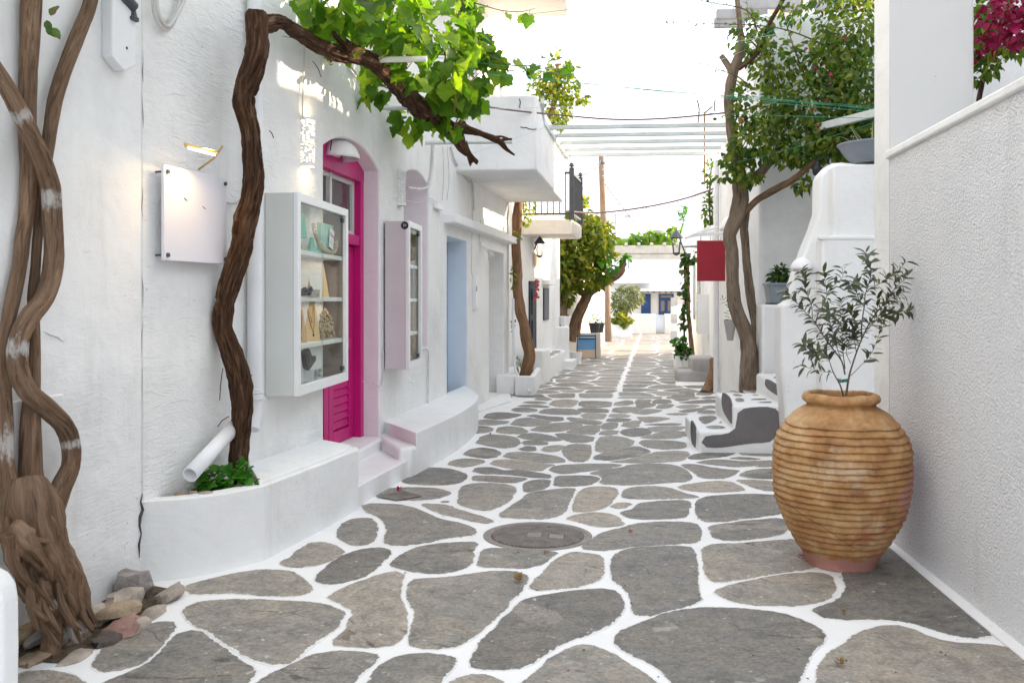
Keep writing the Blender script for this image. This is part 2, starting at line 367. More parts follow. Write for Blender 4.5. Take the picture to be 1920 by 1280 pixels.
def stonemat():
    m, nt, out = NT('schist_paving')
    v = pos(nt); rnd = N(nt, 'ObjectInfo').outputs['Random']
    off = N(nt, 'VectorMath', operation='ADD'); nt.links.new(v, off.inputs[0])
    sc_ = N(nt, 'VectorMath', operation='SCALE'); sc_.inputs[0].default_value = (17, 9, 5); nt.links.new(rnd, sc_.inputs['Scale']); nt.links.new(sc_.outputs[0], off.inputs[1])
    w = off.outputs[0]
    base = ramp(nt, rnd, [(0, (.18, .170, .155)), (.3, (.238, .222, .20)), (.6, (.28, .26, .23)), (.85, (.325, .295, .255)), (1, (.385, .34, .285))])
    n1 = nz(nt, w, 2.4, 7, .62, .6)
    col = mixc(nt, 1.0, base, ramp(nt, n1, [(.30, (.72, .735, .75)), (.48, (.98, .985, .99)), (.60, (1.06, 1.03, .99)), (.72, (1.25, 1.17, 1.08))]), 'MULTIPLY')
    pat = ramp(nt, nz(nt, w, 1.5, 4, .5, .3), [(.59, 0.0), (.605, 1.0)])
    col = mixc(nt, mth(nt, 'MULTIPLY', pat, .6), col, (.36, .32, .275))
    fine = nz(nt, w, 55, 5, .7); col = mixc(nt, .8, col, ramp(nt, fine, [(.32, (.55, .55, .55)), (.68, (1.35, 1.34, 1.32))]), 'MULTIPLY')
    vd = N(nt, 'Mix', data_type='VECTOR'); vd.inputs[0].default_value = .10
    nc = N(nt, 'TexNoise', Vector=w, Scale=3.5, Detail=5); nt.links.new(w, [i for i in vd.inputs if i.name == 'A' and i.type == 'VECTOR'][0]); nt.links.new(nc.outputs['Color'], [i for i in vd.inputs if i.name == 'B' and i.type == 'VECTOR'][0])
    vo = N(nt, 'TexVoronoi', feature='DISTANCE_TO_EDGE', Vector=[o for o in vd.outputs if o.type == 'VECTOR'][0], Scale=3.2)
    cl = mth(nt, 'MULTIPLY', ramp(nt, vo.outputs['Distance'], [(.004, 1.0), (.016, 0.0)]), ramp(nt, nz(nt, w, 2.3, 3), [(.55, 0.0), (.66, 1.0)]))
    col = mixc(nt, mth(nt, 'MULTIPLY', cl, .6), col, (.055, .05, .045))
    mid = nz(nt, w, 11, 7, .75, .5); col = mixc(nt, .7, col, ramp(nt, mid, [(.36, (.58, .58, .585)), (.50, (1.0, 1.0, 1.0)), (.66, (1.30, 1.27, 1.22))]), 'MULTIPLY')
    rot = N(nt, 'VectorRotate', rotation_type='Z_AXIS', Vector=w, Angle=mth(nt, 'SUBTRACT', mth(nt, 'MULTIPLY', rnd, 1.3), .4)).outputs[0]
    st = N(nt, 'Mapping', Vector=rot, Scale=(2, 7, 4)).outputs[0]
    strata = nz(nt, st, 1.3, 7, .68, .9)
    crack = ramp(nt, strata, [(.375, (.35, .33, .3)), (.40, (1, 1, 1))]); col = mixc(nt, mth(nt, 'MULTIPLY', ramp(nt, nz(nt, w, 1.7, 2), [(.48, 0.0), (.6, 1.0)]), .8), col, mixc(nt, 1.0, col, crack, 'MULTIPLY'))
    sp = ramp(nt, nz(nt, w, 26, 2, .4), [(.715, 0.0), (.74, 1.0)]); sp2 = ramp(nt, nz(nt, w, 7, 3, .5), [(.70, 0.0), (.73, 1.0)])
    col = mixc(nt, mth(nt, 'MULTIPLY', mth(nt, 'MAXIMUM', sp, mth(nt, 'MULTIPLY', sp2, .5)), .65), col, (.62, .61, .58))
    edge = N(nt, 'Attribute', attribute_name='edge').outputs['Fac']
    pn = mth(nt, 'ADD', mth(nt, 'MULTIPLY', edge, .36), mth(nt, 'MULTIPLY', mth(nt, 'SUBTRACT', nz(nt, w, 20, 6, .75), .5), 1.5))
    col = mixc(nt, mth(nt, 'MULTIPLY', ramp(nt, pn, [(.52, 0.0), (.60, 1.0)]), .97), col, (.78, .77, .755))
    nr = bump(nt, n1, .6, .04); nr = bump(nt, mid, .7, .012, nr); nr = bump(nt, strata, .9, .025, nr); nr = bump(nt, fine, .6, .006, nr); nr = bump(nt, cl, -.8, .01, nr); nr = bump(nt, pat, .3, .004, nr)
    bsdf(nt, out, col, ramp(nt, n1, [(.3, .5), (.7, .7)]), nr, 0, .35); return m
M_['stone'] = stonemat()
# ================================================================ the ground and its paving stones
gb = MB(); gb.add([(-60, -20, 0), (60, -20, 0), (60, 150, 0), (-60, 150, 0)], [(0, 1, 2, 3)])
ground = gb.build('ground', M_['grout']); ground['kind'] = 'structure'; ground['label'] = 'street ground of white painted joints between dark flagstones'
TR = {   # outlines followed in enlarged parts of the photograph: (x0, y0, scale): outlines
 (500, 850, 2.977): """745,160 800,115 870,80 980,78 1100,105 1120,130 1080,165 1000,178 820,175
590,240 660,195 760,190 900,190 1000,205 1030,230 960,252 850,262 740,262
1000,55 1080,28 1180,30 1225,45 1160,70 1080,80
530,295 560,280 650,280 780,290 870,325 960,370 1060,385 1150,415 1172,440 1120,465 1000,470 900,500 780,515 690,515 655,500 680,440 665,380 610,345 560,325
395,450 400,430 440,385 500,362 570,360 600,380 612,430 608,470 570,505 510,517 440,500
75,612 150,570 220,510 290,492 350,505 400,525 425,552 390,585 300,620 200,635 120,632
278,715 285,690 340,630 420,575 520,535 610,528 670,532 692,545 650,600 590,660 520,695 420,725 320,728
690,625 730,580 820,530 950,505 1080,495 1165,495 1172,510 1145,540 1140,570 1145,600 1120,630 1040,660 940,672 860,665 770,650
1172,630 1190,600 1195,560 1230,530 1330,530 1500,540 1600,548 1612,556 1580,585 1520,625 1440,640 1300,640
330,805 450,745 600,690 690,662 740,662 760,680 750,730 735,780 735,820 765,870 780,930 765,1000 730,1050 680,1078 600,1080 480,1075 370,1065 365,1055 430,1005 475,940 495,885 460,858 400,830
790,800 800,730 830,700 920,700 1050,690 1200,665 1330,657 1420,665 1455,690 1440,730 1390,790 1340,850 1270,920 1180,990 1120,1050 1030,1085 900,1090 830,1085 800,1060 810,1010 840,930 845,890 815,840
-90,1320 10,1245 130,1190 250,1130 370,1105 500,1108 600,1120 612,1140 560,1200 480,1260 430,1320
540,1320 620,1210 700,1145 800,1122 900,1120 1000,1130 1055,1150 1030,1190 980,1240 930,1320
1000,1300 1100,1245 1200,1240 1280,1260 1340,1310 1360,1400 960,1400
1290,350 1330,320 1420,260 1470,220 1560,205 1660,195 1730,195 1710,215 1690,260 1670,310 1640,345 1560,368 1440,365 1340,360
860,285 900,280 1000,285 1080,320 1180,345 1260,375 1250,390 1180,388 1080,360 960,335
975,268 1010,266 1012,271 980,273""",
 (800, 640, 3.84): """265,815 320,775 400,765 480,775 535,800 510,830 440,845 350,835
360,735 390,690 450,670 560,675 640,690 675,730 640,758 560,772 450,755
360,665 360,608 430,612 480,628 470,645 420,660
365,600 370,570 430,562 540,570 600,577 560,595 480,605
410,550 440,520 520,508 610,515 690,525 640,545 560,562 470,562
610,495 640,478 720,475 800,492 790,505 720,512 640,508
650,470 690,457 800,455 890,470 860,480 760,475
690,442 720,432 800,430 870,440 840,450 750,450
770,420 810,400 860,400 900,418 870,428
500,650 520,620 580,610 680,620 735,650 690,668 600,668 530,662
600,600 650,560 730,548 830,565 900,580 860,600 780,612 680,612
720,535 770,525 880,540 980,545 985,570 920,578 830,560
800,515 840,490 920,480 1050,485 1115,510 1090,528 980,530 880,525
880,455 920,425 1000,415 1090,425 1075,455 1040,475 950,475
740,640 800,615 900,590 1020,582 1110,590 1120,605 1060,630 960,650 850,655
1010,555 1020,545 1120,555 1230,570 1265,580 1250,598 1160,600 1050,580
1000,655 1060,630 1140,605 1250,600 1250,620 1230,650 1200,675 1100,670
650,685 700,665 780,658 880,675 960,700 970,715 900,720 780,715 690,700
690,730 710,715 800,715 880,730 860,745 770,748 710,745
665,775 720,752 780,760 785,785 740,792 690,785
830,780 860,755 940,745 1000,755 980,775 920,798 850,795
920,665 1000,660 1120,675 1205,690 1190,720 1130,732 1050,730 970,705
975,785 1020,745 1090,735 1180,745 1180,790 1165,850 1120,872 1050,868 1000,830
550,830 590,800 680,795 800,805 930,825 990,850 995,870 900,878 780,870 640,850
455,885 490,855 560,848 700,862 850,880 930,890 850,910 835,935 740,930 600,915
335,935 360,910 450,905 560,930 660,922 800,945 892,962 885,985 780,983 600,960 400,955
335,1000 345,968 430,968 600,975 720,985 690,1005 620,1022 520,1015 400,1008
215,1165 240,1120 235,1085 260,1045 330,1022 450,1018 560,1025 640,1050 625,1100 590,1150 520,1190 430,1225 340,1210 260,1185
700,1060 700,1020 760,1000 850,992 885,1000 885,1040 830,1065 740,1085 705,1080
885,920 920,900 1000,888 1150,880 1330,880 1410,888 1360,905 1270,920 1150,935 1050,950 970,955 910,940
925,1035 930,975 960,968 1080,965 1200,968 1240,985 1225,1010 1160,1035 1060,1045 950,1045
1160,955 1250,925 1400,910 1460,890 1600,878 1750,885 1830,905 1880,935 1910,980 1880,1010 1760,1015 1600,1030 1420,1035 1290,1030 1245,1025 1275,985 1240,960
1205,850 1210,825 1300,795 1420,765 1500,752 1580,770 1610,795 1560,820 1420,845 1300,860
1220,790 1225,720 1260,685 1340,678 1420,690 1490,715 1480,745 1420,770 1320,795 1240,800
1300,868 1420,855 1560,825 1650,795 1760,788 1870,790 1890,810 1850,860 1700,872 1500,878
1530,730 1560,710 1650,710 1780,715 1860,730 1868,760 1830,775 1700,780 1620,770 1560,755
1530,695 1620,670 1720,645 1800,645 1870,650 1870,680 1800,700 1650,705
1245,670 1260,645 1330,638 1385,645 1370,665 1310,678
1255,625 1270,595 1310,583 1370,585 1370,620 1330,637 1280,638
1395,655 1420,635 1500,622 1580,625 1625,655 1570,680 1480,688 1420,675
1290,575 1310,555 1390,552 1480,560 1440,578 1370,582
1400,610 1420,585 1500,570 1550,568 1525,600 1530,615 1460,622
1590,620 1680,612 1800,610 1870,615 1820,640 1720,650 1650,655 1615,640
1560,600 1640,592 1760,588 1840,592 1810,605 1680,608
1510,545 1600,542 1700,545 1760,555 1680,575 1590,588 1560,575
1315,540 1330,522 1400,520 1470,535 1440,548 1360,552
1335,510 1350,480 1420,470 1530,475 1570,485 1500,510 1420,518
1090,455 1110,430 1200,428 1330,435 1330,470 1220,478 1130,475
1080,490 1130,478 1230,480 1310,490 1300,515 1200,515 1120,510
1110,530 1150,515 1240,520 1300,525 1270,560 1190,560 1130,550
1405,1120 1430,1065 1500,1045 1650,1042 1760,1055 1840,1090 1960,1118 1940,1128 1800,1133 1600,1137 1440,1135
1350,462 1360,440 1440,425 1480,430 1490,450 1430,465
1520,468 1500,440 1520,415 1620,420 1600,440 1640,455 1580,470""",
 (1180, 640, 4.267): """470,930 510,905 620,888 760,878 830,880 845,895 800,915 700,930 560,945 490,945
880,890 910,860 980,850 1200,848 1200,905 1100,920 980,915 900,905
800,935 880,925 980,930 1050,940 980,948 880,945
530,970 620,950 760,945 900,960 1050,955 1200,950 1200,970 1050,985 950,1003 820,1005 680,990
410,985 520,980 640,1005 760,1022 880,1030 830,1070 750,1100 640,1100 570,1090 520,1045 450,1010
880,1075 930,1040 1020,1022 1200,1015 1200,1100 1050,1100 940,1090
1000,1003 1080,985 1200,975 1200,1000 1080,1005
850,1110 960,1105 1200,1120 1200,1200 1080,1195 980,1165 900,1130
390,1165 450,1145 600,1125 740,1115 830,1130 920,1180 920,1195 780,1205 620,1208 500,1200 430,1185
330,450 370,415 450,400 515,410 520,440 470,470 390,480
215,535 230,510 300,498 360,505 330,530 270,540
370,525 420,510 520,505 570,515 500,535 420,540
390,490 500,475 640,465 720,470 720,490 600,495 480,500
560,455 620,440 700,440 690,455 620,462
180,480 230,460 320,465 340,490 280,500 200,500
530,430 560,400 640,395 680,410 640,432
20,575 60,552 130,540 200,540 268,552 220,570 120,588
50,520 90,500 150,490 205,498 205,515 150,530 90,535
385,560 480,540 600,528 640,535 560,555 450,572
590,520 650,512 720,520 722,535 650,540 600,535
290,580 380,572 470,578 440,590 340,592""",
 (1000, 900, 3.368): """490,170 510,150 560,140 605,145 615,160 580,175 530,180
550,205 590,190 650,180 660,150 720,140 850,130 960,125 990,140 980,190 960,235 880,245 740,248 620,245 580,228
205,245 250,225 330,208 420,205 500,215 540,245 575,275 550,285 460,298 390,293 300,268
300,435 360,385 430,335 540,310 620,280 740,265 880,262 1000,268 1040,290 1055,340 1045,390 980,400 820,405 680,418 540,435 420,445
500,560 505,500 540,455 620,430 780,418 920,415 1000,425 1020,480 1025,560 1020,640 1040,710 1055,760 1000,785 900,810 800,840 720,860 650,855 625,820 640,760 610,710 560,665 500,630
0,660 30,625 100,550 170,490 240,455 330,460 420,480 440,520 435,580 410,630 340,660 240,680 120,690 20,698 -12,680
250,200 270,110 310,55 400,40 510,45 535,75 500,130 440,180 360,200 290,203
550,735 520,705 450,688 360,690 240,705 100,725 0,740 -55,762 -134,827 -225,929 -327,1020 -395,1155 -378,1189 -213,1198 -66,1183 36,1121 126,1053 200,1015 320,975 430,940 510,890 550,830 565,780
0,1250 60,1180 150,1110 250,1055 340,1040 420,1060 520,1120 620,1190 720,1240 800,1290 800,1400 -100,1400 -120,1330
515,1010 530,980 620,930 740,880 880,835 1020,810 1200,805 1350,815 1500,832 1620,855 1740,905 1820,955 1835,985 1790,1040 1730,1120 1680,1200 1650,1290 1660,1400 950,1400 920,1300 860,1230 760,1160 640,1110 560,1060
1070,460 1090,420 1150,405 1300,400 1480,388 1650,370 1800,370 1850,470 1800,555 1684,568 1500,592 1350,620 1250,638 1170,648 1110,635 1090,580 1085,510
1115,300 1140,285 1250,270 1400,255 1540,240 1590,250 1600,300 1580,335 1500,355 1380,372 1260,380 1170,378 1130,350
1030,170 1040,130 1090,105 1200,95 1360,88 1500,92 1620,100 1640,150 1600,205 1480,225 1340,245 1200,262 1100,268 1055,245 1035,210""",
 (1400, 900, 3.369): """455,1280 460,1200 520,1110 600,1050 700,985 800,935 900,922 980,925 1060,950 1140,990 1230,1020 1340,1035 1500,1040 1620,1055 1700,1080 1752,1120 1800,1200 1800,1400 450,1400
410,830 450,805 540,780 610,745 640,690 630,640 600,590 700,480 850,400 920,425 1000,490 1090,570 1160,640 1250,720 1340,800 1420,880 1500,930 1540,960 1530,985 1480,998 1370,995 1250,965 1140,930 1050,900 960,885 820,875 700,878 560,880 470,865
-205,710 -150,680 0,645 150,610 320,590 440,587 520,597 545,640 550,700 530,740 460,770 380,785 250,795 120,790 0,785 -80,770 -150,740""",
 (0, 800, 2.667): """930,800 950,790 1040,765 1150,740 1280,715 1400,715 1480,735 1530,780 1550,815 1540,835 1480,848 1360,845 1220,832 1100,830 960,838
915,935 940,900 1000,875 1120,865 1300,868 1450,875 1560,880 1640,895 1710,925 1715,945 1680,1000 1600,1060 1510,1130 1440,1185 1390,1195 1290,1170 1170,1105 1070,1030 980,990
470,1185 500,1130 580,1060 680,1010 780,980 860,978 870,990 840,1050 780,1120 700,1180 600,1215 490,1225
530,1280 620,1240 740,1190 830,1110 890,1040 950,1018 1000,1030 1080,1090 1180,1160 1260,1210 1270,1235 1230,1280 1200,1330 480,1330 470,1310
70,1290 65,1240 150,1225 280,1225 350,1245 420,1290 430,1350 60,1350""",
}
def shrink_stone(p, d):           # inner ring of an outline, a little uneven
    n = len(p); out = []
    for i in range(n):
        a, b, c = p[i - 1], p[i], p[(i + 1) % n]
        t = (c - a); nn = V((-t.y, t.x, 0)).normalized()
        out.append(b + nn * d)
    return out
STONES = []
for (x0, y0, s_), txt in TR.items():
    for ln in txt.split('\n'):
        q = [tuple(map(float, w.split(','))) for w in ln.split()]
        p = [G(x0 + x / s_, y0 + y / s_) for x, y in q]
        if area2(p) < 0: p = p[::-1]
        if y0 == 640:
            q_ = []
            for i in range(len(p)): a, b_ = p[i], p[(i + 1) % len(p)]; q_ += [a.lerp(b_, .13), a.lerp(b_, .87)]
            p = shrink_stone(resample(q_, 36), -.019)
        else: p = shrink_stone(resample(chaikin(p, 1), 40), -.020)
        p = [a + V((noise.noise(a * 9), noise.noise(a * 9 + V((5, 5, 5))), 0)) * .012 + V((noise.noise(a * 31), noise.noise(a * 31 + V((5, 5, 5))), 0)) * .006 for a in p]
        STONES.append((p, 1))
# farther up the street: cells between random centres on both sides of the straight joint
CL = [G(1108, 862), G(1190, 655)]; cd = (CL[1] - CL[0]).normalized(); cn = V((cd.y, -cd.x, 0))
o_ = CL[0] + cd * ((13.4 - CL[0].y) / cd.y)
seeds = []
rr = random.Random(5)
for side in (-1, 1):
    nrow = 46
    for j in range(-2, nrow):
        dep = .60 + .010 * j; y = sum(.60 + .010 * max(0, k) for k in range(max(0, j))) + (min(j, 0) * .6)
        for i in range(0, 10):
            u = (i + .5 + (.5 if j % 2 else 0) * .8 + rr.uniform(-.33, .33)) * .56 - (.14 if j % 2 else 0)
            seeds.append((o_ + cn * side * max(.2, u) + cd * (y + rr.uniform(-.26, .26)), side))
def clip(poly, p, n):             # keep the side where (x - p).n <= 0
    out = []
    for i in range(len(poly)):
        a, b = poly[i], poly[(i + 1) % len(poly)]; da, db = (a - p).dot(n), (b - p).dot(n)
        if da <= 0: out.append(a)
        if (da < 0) != (db < 0) and abs(da - db) > 1e-9: out.append(a.lerp(b, da / (da - db)))
    return out
SKY_L = [G(977, 760), G(1030, 711), G(1071, 696), G(1075, 676), G(1120, 674), G(1133, 651), G(1146, 625), G(1184, 621)]
def topix(p):
    d = p - EYE; z = d.dot(FW); return 960 + F * d.dot(RT) / z, 560 - F * d.z / z, z
far = []
for k, (c, side) in enumerate(seeds):
    px, py, Z = topix(c)
    if Z < 13.2 or Z > 46 or not 880 < px < 1365: continue
    if px > 1285 and Z < 15.2: continue
    cell = [c + V((a, b, 0)) for a, b in ((-2, -2), (2, -2), (2, 2), (-2, 2))]
    for k2, (d, s2) in enumerate(seeds):
        if k2 == k: continue
        e = d - c; l = e.length
        if l < 2.6 and s2 == side: cell = clip(cell, c + e * .5 - e / l * .022, e / l)
        if not cell: break
    if not cell: continue
    cell = clip(cell, o_ + cn * side * .036, -cn * side) if cell else cell
    cell = clip(cell, V((0, 13.75, 0)), V((0, -1, 0))) if cell else cell
    if len(cell) < 3 or abs(area2(cell)) < .03: continue
    far.append((Z, cell))
far.sort(key=lambda z: z[0])
for Z, cell in far:
    if area2(cell) < 0: cell = cell[::-1]
    q_ = []
    for i in range(len(cell)):
        a, b_ = cell[i], cell[(i + 1) % len(cell)]; f_ = min(.3, .05 / max(.01, (b_ - a).length)); q_ += [a.lerp(b_, f_), a.lerp(b_, 1 - f_)]
    p = resample(q_, 18)
    p = [a + V((noise.noise(a * 3), noise.noise(a * 3 + V((5, 5, 5))), 0)) * .05 + V((noise.noise(a * 9), noise.noise(a * 9 + V((5, 5, 5))), 0)) * .02 for a in p]
    STONES.append((p, 1))
def stone_mesh(p, c, hgt, rnd_):
    mb = MB(); ins = shrink_stone(p, .014); tilt = V((rnd_.uniform(-.004, .004), rnd_.uniform(-.004, .004), 0)); n = len(p); hgt = max(hgt, .0022 - min(tilt.dot(q - c) for q in p))
    lo = [q - c + V((0, 0, -.01)) for q in p]
    mid = [q - c + V((0, 0, hgt * .55)) for q in p]
    top = [q - c + V((0, 0, hgt + tilt.dot(q - c))) for q in ins]
    deep = [c0 + (q - c0) * max(.35, 1 - .05 / max(.06, (q - c0).length)) for q in top for c0 in (V((0, 0, hgt)),)]; mb.n = n
    mb.add(lo + mid + top + deep, [(i, (i + 1) % n, n + (i + 1) % n, n + i) for i in range(n)] + [(n + i, n + (i + 1) % n, 2 * n + (i + 1) % n, 2 * n + i) for i in range(n)] + [(2 * n + i, 2 * n + (i + 1) % n, 3 * n + (i + 1) % n, 3 * n + i) for i in range(n)] + [tuple(range(3 * n, 4 * n))])
    return mb
def stone_data(mb):
    me = mb.mesh('stone', M_['stone'], True, 50); a = me.attributes.new('edge', 'FLOAT', 'POINT'); a.data.foreach_set('value', [2.2] * (2 * mb.n) + [1.0] * mb.n + [0.0] * mb.n); return me
rs = random.Random(3); rest = MB()
for i, (p, _) in enumerate(STONES):
    c = sum(p, V()) / len(p)
    mb = stone_mesh(p, c, rs.uniform(.0015, .0045), rs)
    if i < 298: link('stone', stone_data(mb), ground, Matrix.Translation(c))
    else: rest.add([V(v) + c for v in mb.v], mb.f)
if rest.v:
    r_ = rest.build('stones', M_['stone'], ground); r_['kind'] = 'stuff'
# ---- round manhole cover, square drain cover
mc = G(1008, 1004)
man = thing('manhole_cover', 'round iron manhole cover with two smooth panels set in the paving', 'manhole cover', mc)
R_ = .345
b = MB(); b.lathe([(R_, -.01), (R_, .004), (R_ - .012, .007), (R_ - .03, .006), (R_ - .034, .0015), (R_ - .05, .0015)], mc, 56); b.build('rim', M_['iron_b'] if 'iron_b' in M_ else mat('rusty_iron', (.255, .225, .205), .7, .12, 14, .5, 60), man, True)
b = MB(); b.lathe([(0, .004), (R_ - .05, .004), (R_ - .05, -.01)], mc, 48); b.build('lid', mat('dark_rusty_iron', (.11, .095, .085), .8, .2, 14, .3, 60), man, True)
b = MB(); rs = random.Random(9)
for i in range(-15, 16):
    for j in range(-15, 16):
        x, y = i * .021 + (j % 2) * .0105, j * .021
        if math.hypot(x, y) > R_ - .06: continue
        if abs(x + .02) < .05 and abs(y + .0) < .055 or abs(x - .12) < .05 and abs(y + .03) < .055: continue
        b.box((mc.x + x - .0068, mc.y + y - .0060, .003), (mc.x + x + .0068, mc.y + y + .0060, .009))
b.build('studs', bpy.data.materials['rusty_iron'], man)['kind'] = 'stuff'
for x, y in ((-.02, 0), (.12, -.03)):
    b = MB(); b.box((mc.x + x - .045, mc.y + y - .05, .002), (mc.x + x + .045, mc.y + y + .05, .0085)); b.build('plate', bpy.data.materials['rusty_iron'], man)
b = MB(); b.box((mc.x + .05, mc.y + .2, .0045), (mc.x + .08, mc.y + .225, .0095)); b.build('keyhole', M_['black'], man)
q = [G(x, y, .012) for x, y in ((706, 930), (757, 920), (792, 929), (745, 937))]
dr = thing('drain_cover', 'small square brown drain cover let into a flagstone by the pink step', 'drain cover', sum(q, V()) / 4)
b = MB(); b.prism(q, (0, 0, .004)); b.build('lid', bpy.data.materials['rusty_iron'], dr)
b = MB()
for i in range(1, 12):
    a0, a1 = q[0].lerp(q[1], i / 12), q[3].lerp(q[2], i / 12)
    d = (q[1] - q[0]).normalized() * .008
    b.prism([a0 + (a1 - a0) * .05, a0 + (a1 - a0) * .95, a0 + (a1 - a0) * .95 + d, a0 + (a1 - a0) * .05 + d], (0, 0, .008))
b.build('ribs', bpy.data.materials['rusty_iron'], dr)['kind'] = 'stuff'
# ---- fallen petals and dry leaves
def petal(c, r, m, name, label, cat):
    mb = MB(); rr = random.Random(int(c.x * 1000))
    for k in range(3):
        a = k * 2.1 + rr.random(); X = V((cos(a), sin(a), .35)); Y = V((-sin(a), cos(a), 0))
        mb.add([c, c + X * r * .6 + Y * r * .5, c + X * r * 1.2 + V((0, 0, r * .3)), c + X * r * .6 - Y * r * .5], [(0, 1, 2), (0, 2, 3)])
        mb.add([c + V((0, 0, r * .5)), c + X * r * .5 + Y * r * .5 + V((0, 0, r * .7)), c + X * r * .9 + V((0, 0, r)), c + X * r * .5 - Y * r * .5 + V((0, 0, r * .7))], [(0, 1, 2), (0, 2, 3)])
    return tag(mb.build(name, m), label, cat)
for px, py, r, w in ((748, 920, .028, 'on the square drain cover'), (1183, 998, .016, 'on the flagstone right of the manhole'), (1503, 1046, .022, 'at the foot of the ribbed jar'), (919, 814, .02, 'near the corner of the far whitewashed bench')):
    petal(G(px, py, .012), r, M_['petal'], 'flower_petal', 'fallen magenta flower lying ' + w, 'petal')
for px, py, r, w in ((972, 1087, .03, 'pale dry flower on the large flagstone below the manhole'), (1024, 1038, .016, 'tiny dry leaf at the lower edge of the manhole'), (1582, 1146, .016, 'yellow and black dry leaf in front of the jar'), (1575, 1244, .022, 'dark dry leaf on the flagstone nearest the bottom edge')):
    petal(G(px, py, .012), r, M_['dryleaf'], 'dry_leaf', w, 'leaf')
# ================================================================ left side: houses, wall fittings
def poly_wall(pts, back, z0, z1):
    n_ = []
    for i in range(len(pts)):
        a = pts[max(i - 1, 0)]; b = pts[min(i + 1, len(pts) - 1)]; t = (b - a).normalized(); n_.append(V((t.y, -t.x, 0)))
    mb = MB(); f = pts; k = len(pts); bk = [p - n * back for p, n in zip(pts, n_)]
    v = [p + V((0, 0, z0)) for p in f] + [p + V((0, 0, z1)) for p in f] + [p + V((0, 0, z0)) for p in bk] + [p + V((0, 0, z1)) for p in bk]
    fs = []
    for i in range(k - 1):
        fs += [(i, i + 1, k + i + 1, k + i), (2 * k + i + 1, 2 * k + i, 3 * k + i, 3 * k + i + 1), (k + i, k + i + 1, 3 * k + i + 1, 3 * k + i), (i + 1, i, 2 * k + i, 2 * k + i + 1)]
    fs += [(0, k, 3 * k, 2 * k), (k - 1, 3 * k - 1, 4 * k - 1, 2 * k - 1)]
    mb.add(v, fs); return mb
def cut(ob, cutter_mb, mats, bevel=.015):
    cm = cutter_mb.mesh('cut', mats); co = bpy.data.objects.new('cut', cm); COL.objects.link(co)
    md = ob.modifiers.new('cut', 'BOOLEAN'); md.object = co; md.operation = 'DIFFERENCE'; md.solver = 'EXACT'; md.material_mode = 'TRANSFER'
    bpy.context.view_layer.update()
    me = bpy.data.meshes.new_from_object(ob.evaluated_get(bpy.context.evaluated_depsgraph_get()))
    ob.modifiers.clear(); old = ob.data; ob.data = me; bpy.data.objects.remove(co); bpy.data.meshes.remove(old)
    if bevel:
        me.polygons.foreach_set('use_smooth', [True] * len(me.polygons)); me.set_sharp_from_angle(angle=radians(50))
        b = ob.modifiers.new('b', 'BEVEL'); b.width = bevel; b.segments = 2; b.limit_method = 'ANGLE'; b.angle_limit = radians(40)
def opening(mb, fr, s0, s1, z0, z1, depth, arch=0.0, front=.2):
    pts = [(s0, z0), (s1, z0), (s1, z1)]
    if arch:
        for i in range(1, 10):
            u = i / 10; pts.append((s1 + (s0 - s1) * u, z1 + arch * (1 - (2 * u - 1) ** 2)))
    pts.append((s0, z1))
    mb.prism([fr @ V((s, front, z)) for s, z in pts], fr.to_3x3() @ V((0, -depth - front, 0)))
def wall_frame(Ya, Yb, poly=LW):     # frame with origin on the facade at y=Ya, along to y=Yb
    def at(y):
        for a, b in zip(poly, poly[1:]):
            if a.y <= y <= b.y: return a.lerp(b, (y - a.y) / (b.y - a.y))
        return poly[-1].copy()
    a, b = at(Ya), at(Yb); t = (b - a).normalized(); return frame(a, t, V((t.y, -t.x, 0))), (b - a).length
# near house (bare wall) and the long shop house
h1 = thing('house', 'bare white house wall behind the twisted trunks at the left edge', 'house', LW[0])
poly_wall([LW[0] + (LW[0] - LW[1]) * 3] + LW[:2], .5, -.1, 6.4).build('wall', M_['wall2'], h1)
b = MB()   # raised plaster patch low on that wall
fa, L_ = wall_frame(3.2, 4.4); b.box((-.2, -.01, -.1), (.86, .012, 1.06), fa); b.build('plaster_patch', M_['wall2'], h1, bevel=.008)
h2 = thing('house', 'long white shop house with magenta door, pink niche, blue door and corner balcony', 'house', LW[1])
w2 = poly_wall([LW[1] + V((0, .004, 0))] + LW[2:], .55, -.1, 6.6).build('wall', M_['wall'], h2)
cb = MB()
FD, LD = wall_frame(6.75, 8.2); cb.cur = 0; opening(cb, FD, 0, LD, .02, 2.66, .40, .16)
FN, LN = wall_frame(9.0, 9.92); opening(cb, FN, 0, LN, .96, 2.74, .34, .10)
FB, LB = wall_frame(10.76, 11.84); cb.cur = 1; opening(cb, FB, 0, LB, .0, 2.25, .36)
FWd, LWd = wall_frame(13.27, 14.45); cb.cur = 2; opening(cb, FWd, 0, LWd, .03, 2.22, .36)
cut(w2, cb, [M_['pinkwall'], M_['bluewall'], M_['wall2']], .018)
